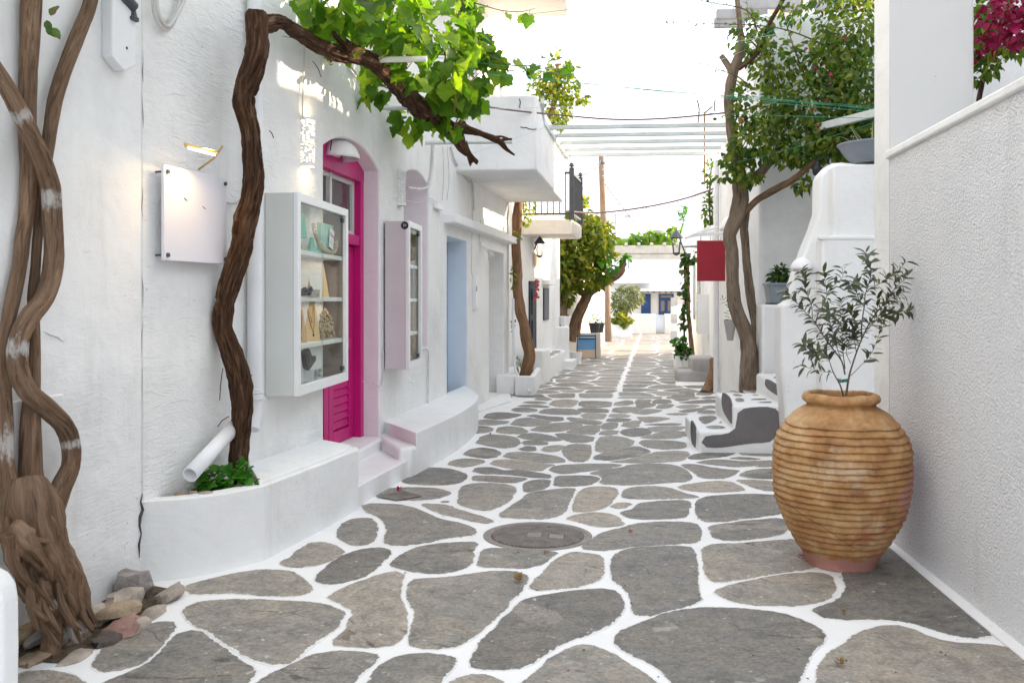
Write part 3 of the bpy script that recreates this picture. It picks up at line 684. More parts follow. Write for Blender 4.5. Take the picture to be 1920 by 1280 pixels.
# magenta door: frame, leaf with stiles, rails, slats, transom window
dfr = MB(); D0 = -.15
for a, c_ in (((0.0, D0 - .12, .22), (.08, D0, 2.62)), ((LD - .09, D0 - .12, .22), (LD, D0, 2.62)), ((0, D0 - .12, 2.56), (LD, D0 + .003, 2.82)), ((.08, D0 - .12, 1.98), (LD - .09, D0 - .01, 2.07))): dfr.box(a, c_, FD)
door = dfr.build('door', M_['magenta'], h2, bevel=.006, label='magenta double door with louvre slats and a window above')
for s0, s1 in ((.085, .72), (.73, LD - .095)):
    lf = MB(); y0, y1 = D0 - .11, D0 - .07
    for a, c_ in (((s0, y0, .25), (s0 + .11, y1, 1.97)), ((s1 - .11, y0, .25), (s1, y1, 1.97)), ((s0 + .11, y0, .25), (s1 - .11, y1, .36)), ((s0 + .11, y0, 1.05), (s1 - .11, y1 + .02, 1.15)), ((s0 + .11, y0, 1.87), (s1 - .11, y1, 1.97)), ((s0 + .11, y0, .36), (s1 - .11, y0 + .012, 1.87))): lf.box(a, c_, FD)
    lf.build('leaf', M_['magenta'], door, bevel=.005)
    for i in range(22):
        z = .38 + i * .068
        if abs(z - 1.08) < .07: continue
        sl = MB(); sl.prism([FD @ V((s0 + .115, y0 + .013, z)), FD @ V((s0 + .115, y0 + .034, z)), FD @ V((s0 + .115, y0 + .020, z + .058)), FD @ V((s0 + .115, y0 + .013, z + .058))], FD.to_3x3() @ V((s1 - s0 - .23, 0, 0))); sl.build('slat', M_['magenta'], door)
tw = MB(); 
for a, c_ in (((.08, D0 - .10, 2.07), (.13, D0 - .06, 2.56)), ((.70, D0 - .10, 2.07), (.75, D0 - .05, 2.56)), ((LD - .14, D0 - .10, 2.07), (LD - .09, D0 - .06, 2.56)), ((.13, D0 - .10, 2.07), (LD - .14, D0 - .06, 2.11)), ((.13, D0 - .10, 2.52), (LD - .14, D0 - .06, 2.56))): tw.box(a, c_, FD)
tw.build('window_frame', M_['cabgrey'], door, bevel=.004)
for s0, s1 in ((.13, .70), (.75, LD - .14)):
    pb = MB(); pb.box((s0, D0 - .095, 2.11), (s1, D0 - .088, 2.52), FD); pb.build('pane', M_['pane'], door)
hd = MB(); hd.tube([FD @ V((.78, D0 - .07, 1.2)), FD @ V((.78, D0 - .02, 1.2)), FD @ V((.88, D0 - .02, 1.2))], .01, 8); hd.build('handle', M_['steel'], door, True)
# blue door, white doorway, lintel ledge
bd = MB(); bd.box((0, -.33, .3), (LB, -.26, 2.24), FB); bdo = bd.build('door', M_['bluedoor'], h2, label='sky blue door deep in its pale blue reveal')
for z0, z1 in ((.5, 1.15), (1.3, 2.1)):
    p_ = MB(); p_.box((.15, -.262, z0), (LB - .15, -.245, z1), FB); p_.build('panel', M_['bluedoor'], bdo, bevel=.008)
bw = MB(); bw.box((0, -.35, .03), (LWd, -.29, 2.2), FWd); bw.build('door', M_['white'], h2, label='plain white door in the last doorway')
LG, LL = wall_frame(10.62, 14.88); lb = MB(); lb.box((0, -.02, 2.39), (LL, .15, 2.50), LG); lb.build('ledge', M_['wall2'], h2, bevel=.015)
# corner balcony, roof slab, upper shutters
def wy(y): return wall_frame(y, y + .05)[0].translation
bal = MB(); a_, c_ = wy(11.2), wy(14.88)
q = [a_ + V((-.1, 0, 3.08)), V((-.62, 11.2, 3.08)), V((-.36, 14.95, 3.08)), c_ + V((-.1, 0, 3.08))]
bal.prism(q, (0, 0, .93)); balc = bal.build('balcony', M_['wall2'], h2, bevel=.025, label='solid white corner balcony with a cracked parapet')
for pts in ([(974, 186), (976, 192), (974, 201), (975, 203)], [(976, 238), (981, 240), (987, 239), (991, 242), (1000, 243), (1006, 242)]):
    b = MB(); b.tube([onY(x, y, 11.196) for x, y in pts], .006, 5); b.build('crack', M_['iron'], balc)
rf = MB(); a_, c_ = wy(9.3), wy(13.2); rf.prism([a_ + V((-.5, 0, 5.58)), V((-.35, 9.3, 5.58)), V((-.27, 13.2, 5.58)), c_ + V((-.5, 0, 5.58))], (0, 0, .22)); rf.build('roof', M_['cream'], h2, bevel=.02)
for px0, px1, y0, y1 in ((868, 889, 92, 175), (924, 937, 143, 182)):
    p0, t, n = WL(px0, (y0 + y1) / 2); p1 = WL(px1, (y0 + y1) / 2)[0]; fr = frame(V((p0.x, p0.y, 0)), t, n); L = (p1 - p0).length
    zt, zb = EYE.z + ray(px0, y0).z * ((p0 - EYE).dot(FW)), 3.9
    sb = MB(); 
    for a, c_ in (((0, .0, zb), (.06, .05, zt)), ((L - .06, 0, zb), (L, .05, zt)), ((.06, 0, zt - .06), (L - .06, .05, zt)), ((.06, 0, zb), (L - .06, .012, zt - .06))): sb.box(a, c_, fr)
    so = sb.build('shutter', M_['whitewood'], h2)
    for i in range(int((zt - zb - .1) / .09)):
        sl = MB(); z = zb + .03 + i * .09; sl.prism([fr @ V((.06, .013, z)), fr @ V((.06, .045, z)), fr @ V((.06, .014, z + .05))], fr.to_3x3() @ V((L - .12, 0, 0))); sl.build('slat', M_['whitewood'], so)
# dark crack along the seam of the two houses
b = MB(); rs = random.Random(4); fr, L = wall_frame(4.645, 4.74)
ck = [(.004 + rs.uniform(-.007, .007), z * .06) for z in range(8, 52)]
for i in range(0, len(ck) - 3, 4):
    if rs.random() < .35: continue
    b = MB(); b.tube([fr @ V((x, .002, z)) for x, z in ck[i:i + 4]], [.0004, rs.uniform(.001, .0035), rs.uniform(.001, .003), .0004], 5); b.build('crack', M_['greywood'], h2)
# ---------------------------------------------------------------- masonry planter bench, steps, second bench
def base_prism(name, outer, back, z0, z1, m, parent=None, bevel=.03, seg=3):
    mb = MB(); mb.prism([V((p.x, p.y, z0)) for p in outer + back], (0, 0, z1 - z0)); return mb.build(name, m, parent, bevel=bevel, seg=seg)
def lwy(y, off=-.05): f_, _ = wall_frame(y, y + .02); return f_ @ V((0, off, 0))
pl = thing('planter', 'curved whitewashed masonry planter bench along the wall under the vine trunk', 'planter', G(450, 1070))
oc = [G(*p) for p in ((255, 1092), (300, 1088), (360, 1082), (430, 1069), (495, 1050))]
oc2 = [G(*p) for p in ((495, 1050), (555, 1019), (610, 990), (645, 970), (658, 962))]
o1 = chaikin(oc, 2, False); o2 = chaikin(oc2, 2, False)
cor = [oc2[-1] + V((.03, .10, 0)), oc2[-1] + V((-.02, .25, 0))]
inn = [p + V((-.11, .06, 0)) for p in o1]
oa = o1 + o2[1:] + cor; ia = [p + V((-.11, .06, 0)) for p in o1 + o2[1:]] + [cor[-1] + V((-.16, .0, 0))]
mb = MB(); mb.prism([V((p.x, p.y, -.05)) for p in oa + ia[::-1]], (0, 0, .475)); mb.build('rim', M_['bench'], pl, bevel=.05, seg=4)
base_prism('seat', [p + V((-.035, .02, 0)) for p in o2] + [cor[-1] + V((-.04, -.03, 0))], [lwy(6.74), lwy(6.3), lwy(5.95), lwy(5.75)], -.05, .445, M_['bench'], pl, .03)
base_prism('soil', [p + V((.02, 0, 0)) for p in inn], [lwy(5.75), lwy(5.2), lwy(4.6)], .1, .37, M_['soil'], pl, 0)
st = thing('doorstep', 'two faint pink doorsteps below the magenta door', 'doorstep', G(740, 905))
e1 = [G(*p) for p in ((655, 963), (690, 938), (735, 912), (780, 886), (800, 872))]
base_prism('lower_tread', chaikin(e1, 2, False), [lwy(8.3), lwy(7.5), lwy(6.75)], -.05, .15, M_['pinkstep'], st, .025)
FDm = FD.to_3x3()
b = MB(); b.box((-.03, -.42, .0), (LD - .01, .06, .245), FD); b.build('upper_tread', M_['pinkstep'], st, bevel=.025, seg=3)
be = thing('bench', 'whitewashed masonry bench with a lower ledge under the second display case', 'bench', G(840, 850))
e2 = [G(*p) for p in ((780, 890), (805, 876), (850, 850), (885, 823), (896, 808), (897, 797))]
base_prism('seat', chaikin(e2, 2, False), [lwy(11.9), lwy(11), lwy(10), lwy(9), lwy(8.42)], -.05, .36, M_['bench'], be, .065, 4)
e3 = [G(*p) for p in ((748, 896), (770, 895), (782, 889), (800, 877))]
base_prism('ledge', e3, [lwy(8.6), lwy(8.22)], -.05, .25, M_['bench'], be, .03)
# white kerb of plaster at the foot of the far doorways
kb = MB(); kb.prism([lwy(11.95, 0), lwy(14.9, 0), lwy(14.9, .30), lwy(13.2, .34), lwy(11.95, .12)], (0, 0, .028)); tag(kb.build('threshold', M_['grout'], bevel=.012), 'low white plaster apron in front of the last white doorway', 'threshold')
pbx = MB(); pbx.box((-.2, -.28, -.05), (.2, .28, .52), frame(P(-62, 1100, 3.3) * 1, V((1, 0, 0)), V((0, 1, 0)))) if 0 else None
# near white post at the very left edge
q0 = P(2, 1300, 3.25); post = MB()
pr = [(-.40, -.05), (.0, -.05), (.005, .22), (.003, .40), (-.007, .455), (-.035, .495), (-.075, .512), (-.40, .52)]
post.prism([V((q0.x + x, q0.y, z)) for x, z in pr], (-.0098, .12, 0)); tag(post.build('low_wall', M_['bench'], bevel=.02, seg=3), 'low white rounded wall end in the bottom left corner', 'wall')
# ---------------------------------------------------------------- display cases and what stands in them
M_['lining'] = mat('beige_lining', (.36, .28, .24), .7, .03, 3, 0)
def case(origin, t, W, H, D, label, grey):
    n = V((t.y, -t.x, 0)); fr = frame(origin, t, n)
    c = thing('display_case', label, 'display case', origin)
    b = MB(); T = .03
    b.box((0, 0, 0), (T, D - .02, H), fr); b.box((W - T, 0, 0), (W, D - .02, H), fr); b.box((T, 0, 0), (W - T, D - .02, T), fr); b.box((T, 0, H - T), (W - T, D - .02, H), fr); b.box((T, 0, T), (W - T, .010, H - T), fr)
    b.build('cabinet_body', grey, c, bevel=.003)
    b = MB(); b.box((T, .0105, T), (W - T, .0125, H - T), fr); b.box((W - T - .002, .0125, T), (W - T - .0005, D - .022, H - T), fr); b.build('lining', M_['lining'], c)
    b = MB(); B = .055
    for a, c_ in (((-.003, D - .02, -.003), (B, D + .012, H + .003)), ((W - B, D - .02, -.003), (W + .003, D + .012, H + .003)), ((B, D - .02, -.003), (W - B, D + .012, B + .01)), ((B, D - .02, H - B), (W - B, D + .012, H + .003))): b.box(a, c_, fr)
    b.build('front_frame', M_['white'], c, bevel=.004)
    zs = [.335, .655, .975]
    for z in zs:
        b = MB(); b.box((T, .012, z - .032), (W - T, D - .025, z), fr); b.build('shelf', M_['white'], c, bevel=.003)
    for s0, s1, y in ((B - .01, W * .5 + .012, D - .010), (W * .5 - .012, W - B + .01, D - .0155)):
        b = MB(); b.box((s0, y, B), (s1, y + .004, H - B + .01), fr); b.build('glass_door', M_['glass'], c)
    for z in (B + .03, H - B - .05):
        b = MB(); b.box((W - B - .05, D - .024, z), (W - B, D - .003, z + .03), fr); b.build('hinge', M_['iron'], c)
    return c, fr, zs
CS = 1.0
p497 = WL(497, 742, .004)[0]; tc = V((sin(radians(.8)), cos(radians(.8)), 0))
W1, H1, D1 = 1.20, 1.345, .215
c1, F1, Z1 = case(V((p497.x, p497.y, p497.z)), tc, W1, H1, D1, 'tall white display case of jewellery beside the magenta door', M_['cabgrey'])
p722 = WL(722, 692, .02)[0]; W2, H2 = .62, 1.37
c2, F2, Z2 = case(V((p722.x, p722.y, p722.z)), tc, W2, H2, .215, 'narrower pinkish white display case with a round black badge', mat('pink_grey_board', (.60, .54, .555), .45, .03, 2, .03, 80))
def flat_text(txt, size, M, m, name, parent, depth=.0008):
    cu = bpy.data.curves.new(name, 'FONT'); cu.body = txt; cu.size = size; cu.extrude = depth; cu.align_x = 'CENTER'; cu.align_y = 'CENTER'
    ob = bpy.data.objects.new('t', cu); COL.objects.link(ob); bpy.context.view_layer.update()
    me = bpy.data.meshes.new_from_object(ob.evaluated_get(bpy.context.evaluated_depsgraph_get())); bpy.data.objects.remove(ob)
    me.materials.clear(); me.materials.append(m)
    me.transform(M); o = link(name, me, parent); return o
ax = (F2.to_3x3() @ V((0, 1, 0)), V((0, 0, 1)), -tc)
b = MB(); cc = F2 @ V((-.001, .185, H2 - .042)); b.lathe([(0, .003), (.036, .003), (.036, 0)], cc, 24, ax); bg = b.build('badge', M_['black'], c2)
Mx = Matrix.Identity(4)
for i, a in enumerate((ax[0], ax[1], -tc)):
    for r in range(3): Mx[r][i] = a[r]
Mx.translation = cc - tc * .0042
flat_text('29', .034, Mx, M_['cabgrey'], 'lettering', bg)
# contents, each a thing (s along, y depth, z shelf)
def item(fr, s, y, z): return fr @ V((s, y, z))
def board_stand(fr, s, y, z, w, h, lean, label, m, pend=2, yaw=-.75):
    o = item(fr, s, y, z); R = frame(o, (fr.to_3x3() @ V((cos(yaw), -sin(yaw), 0))), (fr.to_3x3() @ V((sin(yaw), cos(yaw), 0))))
    t = thing('necklace_stand', label, 'jewellery stand', o, 'wooden necklace boards in the display cases')
    b = MB(); b.prism([R @ V((-w / 2, 0, 0)), R @ V((w / 2, 0, 0)), R @ V((w * .42, -lean, h)), R @ V((-w * .42, -lean, h))], R.to_3x3() @ V((0, -.008, 0))); b.build('board', m, t)
    b = MB(); b.prism([R @ V((-.02, -lean * .8, h * .75)), R @ V((.02, -lean * .8, h * .75)), R @ V((.02, -lean - .012, 0)), R @ V((-.02, -lean - .012, 0))], R.to_3x3() @ V((0, -.004, 0))); b.build('prop', M_['taupe'], t)
    for k in range(pend):
        hh = h * (.95 - .12 * k); dp = h * (.45 + .2 * k)
        def on(x, q): return R @ V((x, -lean * q / h + .004, q))
        ch = MB(); ch.tube([on(-w * .3, hh), on(-w * .15, hh - dp * .6), on(0, hh - dp), on(w * .15, hh - dp * .6), on(w * .3, hh)], .0022, 5)
        ch.lathe([(0, -.012), (.007, -.004), (.006, .006), (0, .010)], on(0, hh - dp - .01) , 8); ch.build('necklace', M_['black'] if k % 2 else M_['gold'], t)
    return t
bs = Z1[0]; ms = Z1[1]; ts = Z1[2]; f0 = .045
board_stand(F1, .34, .13, bs, .10, .235, .05, 'short pale wood necklace board on the third shelf of the tall case', M_['wood'])
board_stand(F1, .57, .15, bs, .11, .31, .07, 'tall leaning pale wood necklace board on the third shelf of the tall case', M_['wood'])
board_stand(F1, .55, .09, ms, .11, .24, .05, 'darker wood necklace board behind the beads on the second shelf of the tall case', mat('amber_wood', (.42, .22, .07), .55, .1, 4, .1, 30), 1)
board_stand(F1, .82, .11, ms, .17, .26, .06, 'widest wood necklace board on the second shelf of the tall case', M_['wood'], 3)
# shell bead heap
def bead_heap(fr, s, y, z, n, rx, rz, r, m, name, label, seed):
    t = thing(name, label, 'beads', item(fr, s, y, z)); rs = random.Random(seed)
    b = MB(); b.box((s - rx, y - .06, z), (s + rx, y + .045, z + .01), fr); b.build('tray', M_['taupe'], t)
    b = MB()
    for i in range(n):
        u, v, w = rs.uniform(-1, 1), rs.uniform(-1, 1), rs.random()
        hgt = rz * max(.05, 1 - u * u * .8) * w
        c = item(fr, s + u * rx * .95, y + v * .035 - hgt * .12, z + .012 + hgt); k = rs.uniform(.7, 1.3) * r
        b.lathe([(0, -k), (k * .9, -k * .3), (k * .7, k * .5), (0, k)], c, 6)
    b.build('beads', m, t, True)['kind'] = 'stuff'; return t
bead_heap(F1, .90, .13, bs, 170, .17, .24, .016, M_['pearl'], 'bead_strings', 'heap of pearly shell strings on the third shelf of the tall case', 1)
bead_heap(F1, .40, .15, ms, 60, .16, .05, .016, M_['darkbead'], 'bead_bowl', 'row of dark blue beads in front on the second shelf of the tall case', 2)
bx = MB(); bx.box((.40, .15, ms), (.60, .185, ms + .055), F1); tag(bx.build('box', M_['taupe'], bevel=.003), 'low taupe cardboard box on the second shelf of the tall case', 'box')
# gold wire frame
t = thing('wire_holder', 'gold wire earring holder at the near end of the third shelf', 'holder', item(F1, .16, .12, bs)); b = MB(); b.box((.11, .09, bs), (.21, .15, bs + .09), F1); b.build('base', M_['taupe'], t)
b = MB()
for i in range(5):
    x = .10 + i * .03; b.tube([item(F1, x, .12, bs + .09), item(F1, x + .006 * (-1) ** i, .12, bs + .27)], .003, 5)
    b.tube([item(F1, .09, .12, bs + .12 + i * .035), item(F1, .23, .12, bs + .12 + i * .035)], .0025, 5)
b.build('wire', M_['gold'], t)
# mint gift boxes, rope, card
def mint(s0, s1, y0, y1, z0, h, m, label, skew=0):
    t = thing('gift_box', label, 'box', item(F1, (s0 + s1) / 2, (y0 + y1) / 2, z0)); b = MB()
    b.prism([item(F1, s0, y0, z0), item(F1, s1, y0, z0), item(F1, s1, y1, z0), item(F1, s0, y1, z0)], F1.to_3x3() @ V((skew, 0, h))); b.build('box_body', m, t, bevel=.003); return t
mint(.20, .48, .05, .13, ts + .10, .17, M_['mint'], 'tilted bright mint gift box at the near end of the top shelf', -.05)
gb_ = mint(.74, 1.05, .06, .15, ts, .235, M_['mintpale'], 'large pale mint gift box at the far end of the top shelf')
b = MB(); b.lathe([(0, -.02), (.09, -.02), (.09, .02), (0, .02)], item(F1, .80, .09, ts + .24), 20, (tc, V((0, 0, 1)), F1.to_3x3() @ V((0, 1, 0)))); tag(b.build('gift_tin', M_['mintpale'], smooth=True), 'round pale mint tin lid standing behind the large mint box', 'tin')
t = thing('sandal', 'brown leather sandal under the tilted mint box', 'shoe', item(F1, .3, .1, ts)); b = MB(); b.box((.18, .05, ts), (.47, .14, ts + .02), F1); b.build('sole', M_['wood'], t, bevel=.006)
b = MB(); b.prism([item(F1, .20, .06, ts + .02), item(F1, .42, .06, ts + .02), item(F1, .36, .06, ts + .10), item(F1, .26, .06, ts + .09)], F1.to_3x3() @ V((0, .06, 0))); b.build('strap', M_['taupe'], t, bevel=.01)
b = MB(); b.lathe([(.07, 0), (.03, .03), (.012, .11)], item(F1, .55, .14, ts), 4); tag(b.build('price_stand', M_['mint']), 'small mint card pyramid in the middle of the top shelf', 'stand')
pts, _ = spline([item(F1, s, .17, z) for s, z in ((.50, ts + .20), (.54, ts + .14), (.64, ts + .07), (.80, ts + .03), (.95, ts + .02), (1.04, ts + .05), (1.06, ts + .11))], .012)
b = MB()
for ph in (0, 2.1, 4.2):
    b.tube([p + F1.to_3x3() @ V((0, .009 * cos(i * .9 + ph), .011 * sin(i * .9 + ph))) for i, p in enumerate(pts)], .0085, 6)
tag(b.build('rope', M_['ropecol'], smooth=True), 'twisted beige rope draped in front of the mint box', 'rope')
cardM = F1.to_3x3()
t = thing('name_card', 'white card with pink lettering leaning on the large mint box', 'card', item(F1, .96, .165, ts + .1)); b = MB()
cx, cz = .96, ts + .125; rot = .22
def cp(u, v, y): return item(F1, cx + u * cos(rot) + v * sin(rot), y, cz - u * sin(rot) + v * cos(rot))
b.prism([cp(-.055, -.075, .162), cp(.055, -.075, .162), cp(.055, .075, .162), cp(-.055, .075, .162)], cardM @ V((0, .003, 0))); b.build('card_sheet', M_['white'], t)
Mt = Matrix.Identity(4)
for i, a in enumerate((cp(1, 0, 0) - cp(0, 0, 0), cp(0, 1, 0) - cp(0, 0, 0), cardM @ V((0, 1, 0)))):
    for r in range(3): Mt[r][i] = a[r]
Mt2 = Mt.copy(); Mt.translation = cp(0, .028, .1665); flat_text('Paros', .042, Mt, M_['petal'] if 0 else mat('pink_ink', (.55, .10, .25), .6, 0, 1, 0), 'lettering', t)
for k in range(3):
    b = MB(); b.prism([cp(-.03, -.01 - k * .014, .1655), cp(.03, -.01 - k * .014, .1655), cp(.03, -.006 - k * .014, .1655), cp(-.03, -.006 - k * .014, .1655)], cardM @ V((0, .0006, 0))); b.build('line', M_['cabgrey'], t)
# dark bust stands and silver ornaments on the floor of the tall case
def bust(fr, s, y, z, h, w, label):
    t = thing('display_bust', label, 'bust', item(fr, s, y, z)); b = MB(); b.box((s - w * .35, y - .03, z), (s + w * .35, y + .03, z + .08), fr); b.build('base', M_['white'], t)
    b = MB(); b.prism([item(fr, s - w * .5, y, z + .10), item(fr, s - w * .2, y, z + .08), item(fr, s + w * .7, y, z + .14), item(fr, s + w * .7, y, z + .18), item(fr, s + w * .2, y, z + h * .75), item(fr, s - w * .2, y, z + h), item(fr, s - w * .75, y, z + h * .93)], fr.to_3x3() @ V((0, -.04, 0))); b.build('bust', M_['bust'], t, bevel=.008); return t
bust(F1, .60, .12, .045, .24, .17, 'dark grey necklace bust on the floor of the tall case')
bust(F1, .12, .12, .045, .15, .09, 'small dark bust at the near end of the floor of the tall case')
t = thing('silver_ornament', 'chrome flower shaped ornament in front of the dark bust', 'ornament', item(F1, .62, .16, .065)); b = MB()
for i in range(6):
    a = i * 1.05; c = item(F1, .60 + .035 * cos(a) + .05 * (i % 2), .165, .10 + .022 * sin(a)); b.lathe([(0, -.016), (.014, -.006), (.014, .006), (0, .016)], c, 8)
b.build('beads', M_['steel'], t, True)
# a few things in the narrow case
bead_heap(F2, .33, .13, Z2[2], 60, .14, .12, .014, mat('peach_bead', (.55, .33, .22), .5, .2, 30, 0), 'bead_strings', 'peach coloured bead strings on the top shelf of the narrow case', 5)
bx = MB(); bx.box((.25, .06, Z2[1]), (.45, .12, Z2[1] + .17), F2); tag(bx.build('box', M_['cabgrey'], bevel=.003), 'grey jewellery box on the second shelf of the narrow case', 'box')
bead_heap(F2, .3, .15, .06, 40, .12, .04, .014, M_['steel'], 'bead_strings', 'silver trinkets on the floor of the narrow case', 6)
for nm, fr, z, s_, e in (('shelf lamp', F1, Z1[2] - .05, .6, .22), ('shelf lamp', F1, Z1[1] - .05, .6, .20), ('shelf lamp', F1, H1 - .08, .6, .08)):
    la = bpy.data.lights.new('case_lamp', 'AREA'); la.shape = 'RECTANGLE'; la.size = .9; la.size_y = .02; la.energy = e; la.color = (1, .74, .48)
    lo = bpy.data.objects.new('case_lamp', la); COL.objects.link(lo); lo.matrix_basis = frame(item(fr, s_, .17, z), tc, V((0, 0, 1)).cross(tc).normalized() * -1)
    lo.parent = c1; lo.matrix_parent_inverse = WM[c1.name].inverted()
# ---------------------------------------------------------------- white sign board with picture light
pa, t_, n_ = WL(302, 400, .055); pb2 = WL(420, 400, .055)[0]; z1_ = WL(302, 308, .055)[0].z; z0_ = WL(302, 488, .055)[0].z
fs = frame(V((pa.x, pa.y, 0)), t_, n_); Ws = (V((pb2.x, pb2.y, 0)) - V((pa.x, pa.y, 0))).length
sg = thing('sign_board', 'blank lilac white square board held off the wall by four dark screws', 'sign', fs.translation + V((0, 0, z0_)))
b = MB(); b.box((0, 0, z0_), (Ws, .018, z1_), fs); bo = b.build('panel', M_['signwhite'], sg, bevel=.003)
for s_, z_ in ((.03, z1_ - .035), (Ws - .02, z1_ - .035), (.03, z0_ + .03), (Ws - .02, z0_ + .03)):
    b = MB(); b.tube([fs @ V((s_, -.06, z_)), fs @ V((s_, .024, z_))], .006, 8); b.lathe([(0, .03), (.012, .028), (.012, .018)], fs @ V((s_, 0, z_)), 10, (t_, V((0, 0, 1)), n_)); b.build('screw', M_['iron'], sg, True)
for px, py in ((345, 371), (380, 387)):
    p, t, n = WL(px, py, .0745); b = MB(); b.tube([p, p + t * .03 + V((0, 0, -.012))], .0022, 4); b.build('mark', M_['petal'], sg)
wlp, t, n = WL(372, 318, 0); hp = WL(372, 318, 0)[0]
ml = thing('picture_light', 'small gold picture light glowing above the blank white board', 'lamp', hp)
fz = frame(V((hp.x, hp.y, hp.z)), t, n); b = MB(); b.tube([fz @ V((0, 0, 0)), fz @ V((.0, .1, .06)), fz @ V((0, .16, .13))], .006, 8); b.build('arm', M_['gold'], ml, True)
hx = P(345, 274, 4.95); hx2 = P(407, 290, 5.0); dv = (hx2 - hx); up_ = V((0, 0, 1)); side = dv.cross(up_).normalized()
b = MB(); b.prism([hx + side * .04, hx - side * .04, hx2 - side * .04, hx2 + side * .04], (0, 0, .014)); b.build('lamp_head', M_['gold'], ml, bevel=.004)
b = MB(); b.prism([hx.lerp(hx2, .12) + side * .025 - up_ * .001, hx.lerp(hx2, .12) - side * .025 - up_ * .001, hx.lerp(hx2, .95) - side * .025 - up_ * .001, hx.lerp(hx2, .95) + side * .025 - up_ * .001], (0, 0, -.006)); b.build('tube', M_['warm'], ml)
la = bpy.data.lights.new('picture_glow', 'AREA'); la.size = .16; la.energy = 2.4; la.color = (1, .66, .30); lo = bpy.data.objects.new('picture_glow', la); COL.objects.link(lo)
lo.location = hx.lerp(hx2, .5) - up_ * .012; lo.rotation_euler = (radians(-14), radians(-22), 0); lo.parent = ml; lo.matrix_parent_inverse = WM[ml.name].inverted()
# ---------------------------------------------------------------- perforated lamps, dome lamp, spotlight, meter, pipes
def half_cyl(px, ytop, ybot, r, name, label, lit):
    p, t, n = WL(px, ytop); pz = WL(px, ybot)[0].z; H = p.z - pz; c = V((p.x, p.y, pz))
    o = thing(name, label, 'lamp', c); ax_ = (t, n, V((0, 0, 1)))
    b = MB(); rs = random.Random(int(px)); nc, nr = 22, 40
    for i in range(nr):
        for k in range(nc):
            a0, a1 = pi * k / nc, pi * (k + 1) / nc; z0, z1 = H * i / nr, H * (i + 1) / nr
            hole = 2 < i < nr - 2 and rs.random() < .36
            if hole: continue
            b.add([c + t * cos(a) * r + n * sin(a) * r + V((0, 0, z)) for a, z in ((a0, z0), (a1, z0), (a1, z1), (a0, z1))], [(0, 1, 2, 3)])
    b.build('lamp_shade', M_['wall2'], o)
    b = MB(); b.lathe([(r * .93, .005), (r * .93, H - .005)], c, 16, ax_, pi); b.build('diffuser', M_['warm2'] if lit else M_['cabgrey'], o, True)
    if lit:
        for z, rx in ((H + .01, 180), (-.01, 0)):
            la = bpy.data.lights.new('lamp_glow', 'AREA'); la.size = .09; la.energy = .2; la.color = (1, .74, .42); lo = bpy.data.objects.new('lamp_glow', la); COL.objects.link(lo)
            lo.location = c + n * .06 + V((0, 0, z)); lo.rotation_euler = (radians(rx), 0, 0); lo.parent = o; lo.matrix_parent_inverse = WM[o.name].inverted()
    return o
half_cyl(573, 222, 313, .068, 'wall_lamp', 'glowing perforated half round wall lamp above the tall display case', True)
half_cyl(748, 321, 386, .068, 'wall_lamp', 'unlit perforated half round wall lamp above the narrow display case', False)
def dome(p, t, n, r, label, m, hgt=1.0, parent=None):
    o = thing('wall_lamp', label, 'lamp', p); b = MB(); k = 18; v = []; fc = []
    for i in range(k + 1):
        for j in range(9):
            a = pi * i / k; e = (pi / 2) * j / 8
            v.append(p + t * cos(a) * cos(e) * r + n * sin(a) * cos(e) * r + V((0, 0, sin(e) * r * hgt)))
    for i in range(k):
        for j in range(8): q = i * 9 + j; fc.append((q, q + 9, q + 10, q + 1))
    b.add(v, fc); ob = b.build('lamp_shade', m, o, True); sd = ob.modifiers.new('s', 'SOLIDIFY'); sd.thickness = .008
    b = MB(); b.box((-.05, .0, .02), (.05, .03, r * .6), frame(p, t, n)); b.build('mount', M_['white'], o)
    return o
pd_ = FD @ V((.60, -.13, 0)); pd_.z = 2.62
dome(FD @ V((.66, -.145, 2.66)), FD.to_3x3() @ V((1, 0, 0)), FD.to_3x3() @ V((0, 1, 0)), .20, 'white half dome lamp over the magenta door', M_['white'], .8)
dw = FD @ V((.66, .0, 2.66)); pts = [dw + FD.to_3x3() @ V((.20 * cos(a), -.11, .24 * sin(a))) for a in [pi * i / 14 for i in range(15)]]
wire('cable', pts, .004, M_['iron'], 'dark cable arching over the half dome lamp', 'cable')
p, t, n = WL(900, 470, .0); sp = thing('spotlight', 'old white spotlight clipped beside the blue doorway', 'lamp', p)
b = MB(); b.box((-.03, 0, .0), (.03, .03, .12), frame(p, t, n)); b.tube([p + n * .03 + V((0, 0, .06)), p + n * .12 + V((0, 0, .0))], .02, 8); b.build('bracket', M_['white'], sp, True)
b = MB(); q_ = p + n * .12; q2 = q_ + t * -.05 + n * .06 + V((0, 0, -.11)); b.tube([q_, q_.lerp(q2, .4), q2.lerp(q_, .15), q2], [.025, .03, .055, .06], 14); b.build('lamp_head', M_['cabgrey'], sp, True)
p, t, n = WL(889, 580, 0); zt = WL(889, 513)[0].z; fr = frame(V((p.x, p.y, p.z)), t, n); H = zt - p.z
mt = thing('meter_box', 'small white wall box with a latch between the two far doorways', 'box', p)
b = MB(); b.box((-.12, 0, 0), (.12, .03, H), fr); b.build('box_body', M_['wall2'], mt, bevel=.004)
b = MB(); b.box((-.09, .03, .03), (.09, .045, H - .03), fr); b.build('lid', M_['white'], mt, bevel=.004)
b = MB(); b.box((-.09, .045, H * .5), (-.06, .06, H * .65), fr); b.build('latch', M_['steel'], mt)
